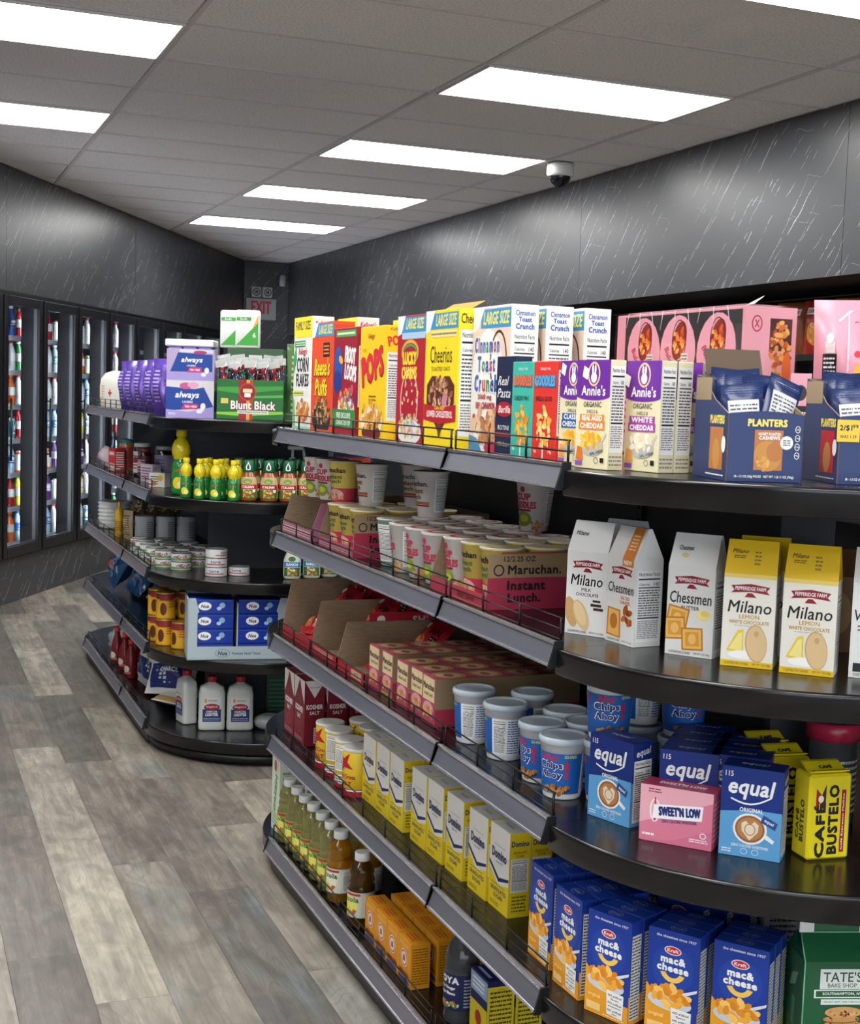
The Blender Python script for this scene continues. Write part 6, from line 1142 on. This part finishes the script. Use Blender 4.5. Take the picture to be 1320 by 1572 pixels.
put(carton('baking_mix_box', 10, 5, 11.5, 'b8242c', [('r', 'dcd8d0', 1, .6, 9, 4), ('t', 'BAKING', Wt, 5, 9, 7, 1.8, .06), ('b', ['a8642c', 'd8a860'], 5, 3, 3, 1.2, 16, .7)], [('l', Wt, .5, 1, 4.5, 10, 8)]), 1.015, 6.78, D2, -80, 'red printed box with a white foot beside the teal lidded jar', 'box')
put(pillow('bread_bag', 14, 11, 9, 'b8a8a8', [('l', '8a6a70', 3, 3, 11, 9, 5)], crimp=.6, seed=8), 1.04, 7.12, D2, -90, 'pale round plastic bag at the far left end of the second shelf', 'bag')
put(carton('cream_box', 7.5, 5, 6, 'dcd8cc', [('e', 'c8a83a', 5.4, 4, 1.3, 1.3), ('l', K, .8, 1, 4.4, 5, 4), ('e', 'c86a3a', 2.4, 1.6, 1.3, .9)], []), 1.045, 5.72, D2, -40, 'small white and yellow box just left of the large lemon bottle', 'box')
put(carton('sweet_box', 8, 5, 8, 'c8c0cc', [('l', '8a3a6a', .8, 1, 7, 7, 5)], []), 1.05, 6.0, D2, -60, 'small pale lilac box at the fence before the jelly jar', 'box')
b = empty('pump_bottle'); m = MB(); m.lathe([(.03, 0), (.032, .004), (.032, .12), (.015, .145), (.012, .16)], mat('d8dad8', .3), 24); m.build('bottle_body', b); m = MB(); m.tube((0, 0, .16), (0, 0, .19), .006, mat('e4e4e2', .3), 10); m.box(-.02, .045, -.014, .014, .19, .206, mat('e4e4e2', .3), .004); m.tube((.043, 0, .195), (.05, 0, .14), .006, mat('e4e4e2', .3), 10); m.build('spray_head', b)
put(b, 1.50, 5.24, D2, -15, 'white spray bottle rising behind the dressing bottles', 'spray bottle')
put(carton('snack_box', 16, 6, 18, '1c2c6a', [('r', 'b8401c', 1, 6, 15, 16), ('b', ['d85a24', 'e8843c', 'a83418'], 8, 11, 6, 3.6, 30, 1.4), ('r', 'dcd0c0', 1, 4, 15, 5)], []), 1.78, 5.30, D2+.0, -15, 'navy box with an orange red food window behind the cup noodles', 'box')

# ---- third shelf of the farther unit
def plates():
    t = empty('paper_plate_stack'); mb = MB(); m = mat('d0cec6', .5); pf = []
    for k in range(7): z = k*.020; pf += [(.078, z), (.084, z+.007), (.084, z+.012), (.078, z+.016)]
    mb.lathe(pf, m, 36); mb.build('plates', t)
    f = MB(); f.lathe([(.0855, .001), (.0862, .07), (.0855, .138), (.06, .145), (.01, .147)], M_FILM, 30); f.build('wrap', t); return t
put(plates(), 1.075, 7.06, D3, 0, 'wrapped stack of white paper bowls at the far left end', 'bowl stack')
t = empty('mustard_bottle'); b = MB(); b.lathe([(.017, 0), (.02, .004), (.019, .06), (.02, .10), (.018, .125), (.008, .145)], mat('d8a81c', .3), 22); art(b, cyl_face(lambda v: 2.03, 7, z0=2), [('l', '8a4a1c', 3, 1, 9, 6, 5)]); b.build('bottle_body', t); b = MB(); b.lathe([(.009, .145), (.007, .165), (.004, .172)], mat('d8a81c', .4), 16); b.build('nozzle', t)
put(t, 1.03, 6.62, D3, 0, 'tall mustard yellow bottle beside the white bowl stack', 'bottle')
put(pillow('pasta_bag', 7, 14, 3.4, 'b8a078', [('l', '6a5a3c', 1, 2, 6, 12, 9)], seed=15, wob=.9), 1.055, 6.50, D3, -60, 'crinkled beige pasta bag beside the mustard bottle', 'bag')
def can(r_, h, body, ops=None, lid='8c9094', name='food_can'):
    t = empty(name); b = MB(); q = r_*.01; H = h*.01; b.lathe([(q*.96, 0), (q, .0015), (q*.985, .004), (q*.985, H-.004), (q, H-.0015), (q*.96, H)], mat(body, .3, .2), 28)
    F = cyl_face(lambda v: r_*.99, h-1, z0=.5); art(b, F, ops(F, F.W/2) if ops else [('l', 'd0d0d0', 2, 1, F.W-2, h-2, 4)]); b.build('can_body', t)
    l = MB(); l.lathe([(q, H-.001), (q*1.01, H), (q*.98, H+.0015), (q*.93, H-.002), (q*.9, H-.002)], mat(lid, .25, .9), 28)
    l.build('lid', t); return t
GC = Proto(lambda: can(4.5, 11.8, 'b4b8ba', lambda F, c: [('r', 'b4b8ba', 0, 0, F.W, F.H), ('t', 'A', K, c-5, 7.6, 1.6, 2, .04), ('l', '5a5c60', c+2, 1, c+6, 9, 8)], 'a8acb0'))
for i, (x, y) in enumerate(((1.125, 6.46), (1.222, 6.44), (1.318, 6.42))): put(GC(), x, y, D3, -20, f'tall plain grey can on the far unit, {["left", "middle", "right"][i]} one of three', 'can', 'tall grey cans')
VB = Proto(lambda: pillow('herb_sachet', 6, 9, 2, '3a2c1c', [('b', ['8a7a3c', '5a2c1c', 'a89860'], 3, 4, 2, 3, 20, .7)], seed=3))
for i in range(4): put(VB(), 1.10+i*.06, 6.50, D3+.1195, -30, f'small dark herb sachet lying on the grey cans, {["first", "second", "third", "fourth"][i]} from the left', 'sachet', 'dark sachets on the grey cans')
def tuna():
    return can(4.15, 3.3, 'cfd3cf', lambda F, c: [('r', 'd8dcd8', 0, 0, F.W, F.H), ('r', '6a9a5c', 0, 0, F.W, .9), ('b', ['b8303a', 'd85a5c', '3a4a8a'], c, 1.3, 3, .7, 14, .55), ('b', ['b8303a', 'd85a5c'], c-8, 1.3, 2, .7, 8, .5), ('b', ['b8303a', 'd85a5c'], c+8, 1.3, 2, .7, 8, .5)], '54585a', 'tuna_can')
TU = Proto(tuna)
WN = Proto(lambda: can(4.3, 3.5, 'dcdcda', lambda F, c: [('r', 'dcdcda', 0, 0, F.W, F.H), ('t', 'tuna', '3a4a8a', c, 1.6, 4, 1, .06), ('r', 'b8303a', c-4, .4, c+4, .8)], '6a6e70', 'tuna_can'))
tn = [(1.092, 5.405), (1.045, 5.50), (1.025, 5.60), (1.02, 5.72), (1.02, 5.84), (1.02, 5.96), (1.18, 5.48), (1.135, 5.57), (1.11, 5.68), (1.11, 5.80), (1.11, 5.92), (1.265, 5.56), (1.225, 5.66), (1.20, 5.78)]
for i, (x, y) in enumerate(tn):
    g = ['at the fence', 'in the middle line', 'in the inner line'][0 if i < 6 else 1 if i < 11 else 2]; n_ = i if i < 6 else i-6 if i < 11 else i-11
    for j in range(2): put(TU(), x, y, D3+j*.0348, rnd.uniform(-60, 20), f'flat green tuna can {g}, {["bottom", "top"][j]} of stack {["one", "two", "three", "four", "five", "six"][n_]} from the curve', 'tuna can', 'flat tuna cans')
for j in range(3): put(WN(), 1.19, 5.205, D3+j*.0366, -25+[0, 8, 60][j], f'white tuna can, {["lowest", "middle", "topmost"][j]} of the separate stack of three', 'tuna can', 'white tuna cans')
put(WN(), 1.285, 5.215, D3, -30, 'single white tuna can standing alone right of the stack of three', 'tuna can', 'white tuna cans')
for i, (x, y) in enumerate(((1.462, 5.075), (1.545, 5.085), (1.625, 5.115), (1.695, 5.17), (1.50, 5.16), (1.585, 5.17))):
    put(RA(), x, y, D3, -18, f'white ranch dressing bottle with blue banner, {["front row, first", "front row, second", "front row, third", "front row, fourth", "rear row, first", "rear row, second"][i]} from the left', 'dressing bottle', 'ranch dressing bottles')

# ---- fourth shelf
def goldcan():
    return can(3.9, 10.6, 'c8921c', lambda F, c: [('r', 'd8a01c', 0, 0, F.W, F.H), ('r', '6a2c1c', 0, F.H-2, F.W, F.H), ('r', '8a2a24', c-3, F.H-2.6, c+3, F.H-.4), ('e', '5a2c18', c-1.4, 3.6, 1.4, 2.6), ('l', '7a3a1c', c+1, 4, c+5, 7, 3)], 'b0a890', 'coffee_can')
GO = Proto(goldcan)
gp = [(1.082, 5.335), (1.035, 5.42), (1.125, 5.42), (1.02, 5.52), (1.105, 5.52), (1.19, 5.46), (1.09, 5.62), (1.18, 5.60)]
for i, (x, y) in enumerate(gp):
    for j in range(1 if i < 1 else 2 if i < 6 else 2):
        put(GO(), x, y, D4+j*.1085, rnd.uniform(-50, 0), f'yellow and brown coffee can, {["lower", "upper"][j]} tier, {ORD[i]} from the shelf curve'.replace('nearest from', 'first from'), 'coffee can', 'yellow coffee cans')
t = empty('tissue_display_case'); W, D, H = 38.5, 20, 24; a = .01; m = mat('a9b7bd', .6); b = MB()
for p in ([(0, 0), (W, 0), (W, 5.2), (0, 5.2)], [(0, 5.2), (3.8, 5.2), (3.8, 18), (0, 24)], [(W-3.8, 5.2), (W, 5.2), (W, 24), (W-3.8, 18)], [(0, 24), (3.8, 18), (4.4, 18.8), (3, 24)], [(W-3.8, 18), (W, 24), (W-3, 24), (W-4.4, 18.8)]):
    b.poly([((x-W/2)*a, 0, z*a) for x, z in p], m); b.poly([((x-W/2)*a, .003, z*a) for x, z in p[::-1]], m)
b.box(-W/2*a, -W/2*a+.003, 0, D*a, 0, H*a, m); b.box(W/2*a-.003, W/2*a, 0, D*a, 0, H*a, m); b.box(-W/2*a, W/2*a, D*a-.003, D*a, 0, H*a, m); b.box(-W/2*a, W/2*a, 0, D*a, 0, .003, m); b.box((W/2-19.4)*a-.002, (W/2-19.4)*a+.002, .003, D*a, 0, .22, m)
art(b, Face(lambda u, v, o: ((u-W/2)*a, -o, v*a), W, H), [('ring', '3a4a6a', 13.5, 2.6, 2.9, 1.6, .15), ('t', 'Nua', '2c3a5c', 13.5, 2.6, 3.6, 1.7, .06, .2), ('t', 'Premium Facial Tissue', '2c3a5c', 22.6, 2.5, 11, 1.0, .03, .15)]); b.build('printed_tray', t)
put(t, 1.243, 5.045, D4, -8.5, 'pale blue cardboard case of six blue tissue packs with cut out front', 'display case')
def tis():
    return carton('tissue_box', 16.4, 17, 5.7, '17379a', [('e', Wt, 5.4, 3.1, 2.5, 1.6), ('t', 'Nua', '17306a', 5.4, 3.1, 3, 1.4, .06, .2), ('e', '8ab8d8', 12, 3.4, 1.1, 1.1), ('e', 'b8d0e4', 10.8, 2.2, .9, .7), ('r', '0f2870', 0, 0, 16.4, .5), ('r', '3a5ab4', 0, 5.1, 16.4, 5.3)], [], rough=.25)
TI = Proto(tis); ca, sa = math.cos(R(-8.5)), math.sin(R(-8.5))
for i, lx in enumerate((-.099, .084)):
    for j in range(4):
        put(TI(), 1.243+lx*ca-.006*sa, 5.045+lx*sa+.006*ca, D4+.0035+j*.058, -8.5, f'blue tissue box in the pale case, {["left", "right"][i]} column, {["lowest", "second", "third", "highest"][j]}', 'tissue box', 'blue tissue boxes')
def blue_bag(s):
    return pillow('ice_pop_bag', 20, 24, 9, '1e4a72', [('b', ['3a6a9a', '16365a', '5a88b0'], 10, 12, 7, 9, 40, 1.8), ('r', 'b84a3c', 6, 7, 11, 12), ('l', 'c8d4e0', 6, 14, 15, 18, 4)], wob=1.2, seed=s, rough=.12, gus=1)
for i, (x, y, ti) in enumerate(((1.05, 6.98, -28), (1.10, 6.66, -40), (1.16, 6.3, -48))):
    put(blue_bag(40+i), x, y, D4+.012, -90+12*i, f'shiny dark blue plastic bag slumped on the far fourth shelf, {["leftmost", "middle", "rightmost"][i]}', 'bag', 'dark blue plastic bags', tilt=(ti, 8))
put(carton('blue_box', 9, 7, 8, '2a4a7c', [('r', '6a2c4a', 0, 4, 3, 8), ('l', 'a8b8d0', 3.4, 1, 8.4, 7, 4)], []), 1.16, 5.98, D4, -60, 'small blue printed box left of the coffee cans', 'box')

# ---- bottom shelf
def jug(side=False):
    t = empty('lighter_fluid_bottle'); b = MB(); pf = [(4.6, 0), (5.2, .4), (5.3, 1.2), (5.3, 3), (5.2, 3.3), (5.2, 13.6), (5.25, 14), (4.6, 17.2), (2.2, 18.6), (1.5, 19), (1.5, 19.6)]
    if side: pf = [(4.6, 0), (5.2, .4)]+[(5.25 if k % 2 else 5.0, 1+k*1.15) for k in range(12)]+[(4.6, 17.2), (2.2, 18.6), (1.5, 19), (1.5, 19.6)]
    b.lathe([(r_*.01, z*.01) for r_, z in pf], mat('c9ccc8', .3), 36, sx=1, sy=.62, pw=5); b.build('bottle_body', t)
    l = MB(); F = Face(lambda u, v, o: ((u-3.6)*.01, -.0326-o-.0004, .035+v*.01), 7.2, 10)
    art(l, F, [('r', 'd4d6d2', 0, 0, 7.2, 10), ('r', '1a2a68', 0, .1, 7.2, 5.2), ('e', '1a2a68', 3.6, 6, 3.1, 1.4), ('e', 'b82434', 3.6, 6.1, 2.8, 1.1), ('t', 'Kingsford', Wt, 3.6, 6.1, 4.4, .8, .04), ('t', 'CHARCOAL', Wt, 3.6, 4.2, 4.6, .9, .05), ('t', 'LIGHTER', Wt, 3.6, 3, 5, 1.2, .07), ('l', 'a8b0d0', .4, .5, 6.8, 1.8, 2), ('e', 'e08a2c', 1.2, 8.6, .5, .9), ('t', 'MATCH LIGHT', '4a4a48', 4, 8.6, 3.4, .7, .03)]); l.build('label', t)
    k = MB(); k.lathe([(.0175, .193), (.019, .194), (.019, .214), (.0175, .216)], mat('a81c30', .35), 26); k.build('cap', t); return t
JG = Proto(jug)
put(jug(True), 1.118, 5.375, D5, -80, 'white lighter fluid bottle seen from its ribbed side, leftmost with red cap', 'bottle')
put(JG(), 1.190, 5.235, D5, -12, 'white lighter fluid bottle with red cap, left of the pair facing front', 'bottle', 'white lighter fluid bottles')
put(JG(), 1.298, 5.205, D5, -12, 'white lighter fluid bottle with red cap, right of the pair facing front', 'bottle', 'white lighter fluid bottles')
t = empty('bowl_pack'); b = MB(); b.lathe([(.035, 0), (.052, .012), (.056, .03), (.05, .045), (.03, .055)], mat('aeb2b4', .3), 30, sx=1.1); b.build('bowls', t); b = MB(); b.lathe([(.036, .0002), (.054, .011), (.058, .03), (.052, .047), (.031, .058)], M_FILM, 30, sx=1.1); b.build('wrap', t)
put(t, 1.415, 5.19, D5, 0, 'grey white wrapped foam bowls lying right of the lighter fluid', 'bowl pack')
put(pillow('charcoal_bag', 23, 23, 11, 'cfd0cc', [('r', '1a2a68', 3, 2, 20, 12), ('e', '1a2a68', 12, 15, 8, 3), ('e', 'b82434', 12, 15, 7.4, 2.4), ('t', 'Kingsford', Wt, 12, 15, 11, 1.8, .05), ('t', 'CHARCOAL', Wt, 14, 9, 12, 2, .05)], crimp=1, wob=.8, seed=50, gus=2), 1.08, 5.56, D5+.066, -40, 'white and navy charcoal bag slumped behind the ribbed bottle', 'charcoal bag', tilt=(-30, -4))
put(pillow('charcoal_bag', 22, 24, 10, 'c4c6c2', [('r', '1a2a68', 3, 4, 19, 12), ('e', 'b88a3c', 12, 14, 3, 2)], crimp=1, wob=.8, seed=52, gus=2), 1.05, 5.93, D5+.02, -80, 'white charcoal bag with a brown mark beside the red bottles', 'charcoal bag', tilt=(-20, 5))
put(pillow('paper_sack', 16, 24, 6, 'd4d2ca', [('r', 'b08a50', 1, .5, 15, 3)], crimp=.4, wob=.5, seed=53, gus=2), 1.05, 5.49, D5+.034, -55, 'flat white sack with a tan edge under the charcoal bag', 'sack', tilt=(-84, 0))
def redb():
    t = empty('barbecue_sauce_bottle'); b = MB(); b.lathe([(.028, 0), (.03, .004), (.03, .08), (.024, .11), (.014, .14), (.012, .16)], mat('7a1c20', .2), 24); art(b, cyl_face(lambda v: 3.05, 6, z0=1.4), [('e', 'd8c8b8', 9.5, 3, 2, 1.6), ('l', 'e0b0a0', 7, .6, 12, 2, 2)]); b.build('bottle_body', t); k = MB(); k.lathe([(.014, .158), (.015, .16), (.014, .18)], mat('c8302c', .35), 20); k.build('cap', t); return t
RB = Proto(redb)
for i, (x, y) in enumerate(((1.03, 6.62), (1.09, 6.70), (1.04, 6.45), (1.10, 6.52), (1.04, 6.27), (1.11, 6.33))): put(RB(), x, y, D5, -60, f'dark red sauce bottle on the far bottom shelf, {ORD[5-i]} from the charcoal bags', 'sauce bottle', 'dark red sauce bottles')
put(pillow('white_bag', 14, 14, 8, 'a8a8a4', [], wob=1.2, seed=55), 1.06, 7.05, D5, -90, 'crumpled pale grey bag at the far left end of the bottom shelf', 'bag', tilt=(-40, 0))
put(carton('green_carton', 12, 6, 20, '14422a', [('l', '3a7a54', 1, 3, 11, 17, 8)], []), 1.50, 5.33, D5, -10, 'dark green carton in shadow behind the foam bowls', 'carton')

# ================================================================== drinks in the cooler
def drink(body, cap, lab, h=21, r_=3.2, trans=0, can_=False):
    b = MB(); m = mat(body, .12, coat=.4); q = .01
    if can_:
        b.lathe([(r_*.85*q, 0), (r_*q, .006), (r_*q, (h-1)*q), (r_*.86*q, h*q)], [m, m, mat('b8bcc0', .2, .9)], 16)
    else:
        b.lathe([(r_*.9*q, 0), (r_*q, .008), (r_*q, h*.30*q), (r_*.93*q, h*.33*q), (r_*q, h*.36*q), (r_*q, h*.62*q), (r_*.6*q, h*.80*q), (.013, h*.86*q), (.013, h*.91*q), (.0155, h*.911*q), (.0155, h*q)], [m]*9+[mat(cap, .3)], 16)
    F = cyl_face(lambda v: r_+.04, h*.26 if not can_ else h*.7, z0=h*.34 if not can_ else h*.12); c = F.W/2
    art(b, F, [('r', lab, 0, 0, F.W, F.H), ('e', 'f0f0ee', c, F.H*.6, 2, F.H*.2), ('r', 'f0f0ee', c-2.4, F.H*.2, c+2.4, F.H*.3), ('e', 'f0f0ee', c-9, F.H*.6, 2, F.H*.2), ('e', 'f0f0ee', c+9, F.H*.6, 2, F.H*.2)])
    return b.build('drink_can' if can_ else 'drink_bottle')
KD = [('blue', ('2a5aa8', 'dcdce0', '1c3c78')), ('clear', ('9fb4b8', 'dcdce0', '4a8a9a')), ('orange', ('d8641c', 'e8782c', 'dcdcd4')), ('green', ('3a8a4a', 'dcdcd8', 'e0e4d8')), ('milky', ('cfd4d2', 'c83a3c', 'dce0e0')),
      ('amber', ('b8802c', '2a2a2a', 'd8cc8a')), ('red', ('a81c24', '2a2a2a', 'dcd8d4')), ('pale blue', ('a8c4d8', '2a5aa8', '3a78b8')), ('yellow', ('d8c83a', '3a8a4a', 'dcdcd0')), ('purple', ('5a3a78', 'dcdcd8', 'c8b8d8'))]
DRP = [Proto(lambda a=a: drink(*a)) for _, a in KD]
CNP = [Proto(lambda a=a: drink(a[0], a[1], a[2], 15.5, 3.3, 0, True)) for _, a in KD]
SHZ = (.36, .60, .83, 1.06, 1.29, 1.52, 1.75)
levn = ['bottom', 'second', 'third', 'fourth', 'fifth', 'sixth', 'top']
pref = {-1: [2, 5, 1, 0, 3, 6, 7], 0: [2, 5, 7, 0, 2, 3, 0], 1: [7, 8, 2, 6, 4, 3, 6], 2: [4, 4, 9, 7, 4, 1, 4], 3: [1, 4, 4, 1, 7, 3, 4], 4: [3, 1, 7, 6, 0, 4, 4], -2: [0, 1, 2, 3, 4, 5, 6]}
dn = {-2: 'the hidden left door', -1: 'the cut off left door', 0: 'the leftmost wide door', 1: 'the second full door', 2: 'the third door', 3: 'the fourth door', 4: 'the fifth door'}
import itertools
cA, sA = math.cos(AL), math.sin(AL)
for d in range(-2, 5):
    x0 = .63+(d-1)*.62
    for li, z in enumerate(SHZ):
        k = pref[d][li]; cn = (li+d) % 5 == 3
        for n in range(5):
            lx = x0+.06+.125*n; ly = .180
            kk = (k+(1 if n in (1, 4) else 0)) % 10 if (li+n) % 2 else k
            P = (CNP if cn else DRP)[kk]
            put(P(), P0L.x+lx*cA-ly*sA, P0L.y+lx*sA+ly*cA, z+.002, math.degrees(AL)+rnd.uniform(-40, 40), f'{KD[kk][0]} drink {"can" if cn else "bottle"} on the {levn[li]} shelf behind {dn[d]}, {["first", "second", "third", "fourth", "fifth"][n]} along', 'drink can' if cn else 'drink bottle', 'drinks in the cooler')

# ================================================================== wall shelving under the right soffit
t = empty('wall_shelving', (4.42, 6.0, 0))
for y in (-3.6, -2.4, -1.2, 0, 1.2, 2.4, 3.6): b = MB(); b.box(.165, .21, y-.02, y+.02, 0, 2.0, M_BLACK); b.build('upright', t)
b = MB(); b.box(.205, .225, -3.6, 3.6, 0, 2.03, mat('1c1c1f', .7)); b.build('back_panel', t)
for z in (.15, .55, .95, 1.35, 1.72):
    b = MB(); b.box(-.2, .17, -3.6, 3.6, z-.03, z, M_BLACK); s = b.build('shelf', t)
tag(t, 'long dark wall shelving in the recess under the marbled soffit on the right', 'shelving unit')
def chips(c, tg):
    return pillow('chip_bag', 20, 27, 8, c, [('r', tg, 3, 20, 17, 23.5), ('t', 'DEEP RIVER', K, 10, 21.7, 12, 1.6, .06), ('e', 'c88a3c', 10, 10, 6, 6), ('b', ['d8a050', 'b8742c'], 10, 10, 5, 5, 26, 1.4)], crimp=1, wob=.8, seed=60, gus=1)
CHB = [Proto(lambda c=c: chips(*c)) for c in (('8a4a24', 'd8d4cc'), ('9a2c20', 'd8d4cc'), ('a8602c', 'd8d4cc'))]
for i, y in enumerate((5.80, 5.57, 5.34, 5.11, 4.88)): put(CHB[i % 3](), 4.30, y, 1.72, -75, f'{["brown", "red", "orange brown"][i % 3]} chip bag on the top wall shelf, {ORD[4-i]} from the right'.replace('nearest from', 'first from'), 'chip bag', 'chip bags on the wall shelf')
t_ = Proto(lambda: (lambda t: ([(lambda m: (m.lathe([(.045, 0), (.05, .005), (.05, .12), (.035, .15), (.018, .165), (.018, .175)], mat('c8ccd0', .3), 24), m.build('bottle_body', t)))(MB()), (lambda m: (m.lathe([(.02, .173), (.02, .195)], mat('dcdee0', .4), 20), m.build('cap', t)))(MB())], t)[1])(empty('white_jug')))
for i, y in enumerate((6.72, 6.6, 6.48)): put(t_(), 4.32, y, 1.722, -60, f'small white jug on the top wall shelf, {["left", "middle", "right"][i]} one of three', 'jug', 'white jugs on the wall shelf')
rs = Proto(lambda: pillow('snack_bag', 16, 15, 6, 'b03a28', [('e', 'e0a040', 8, 8, 4, 3), ('l', 'e8dcd0', 3, 12, 13, 14, 2)], seed=61, wob=.8))
for i, y in enumerate((7.35, 7.17, 6.98)): put(rs(), 4.32, y, 1.722, -75, f'small red snack bag on the top wall shelf, {["left", "middle", "right"][i]} one of three', 'snack bag', 'red snack bags on the wall shelf')
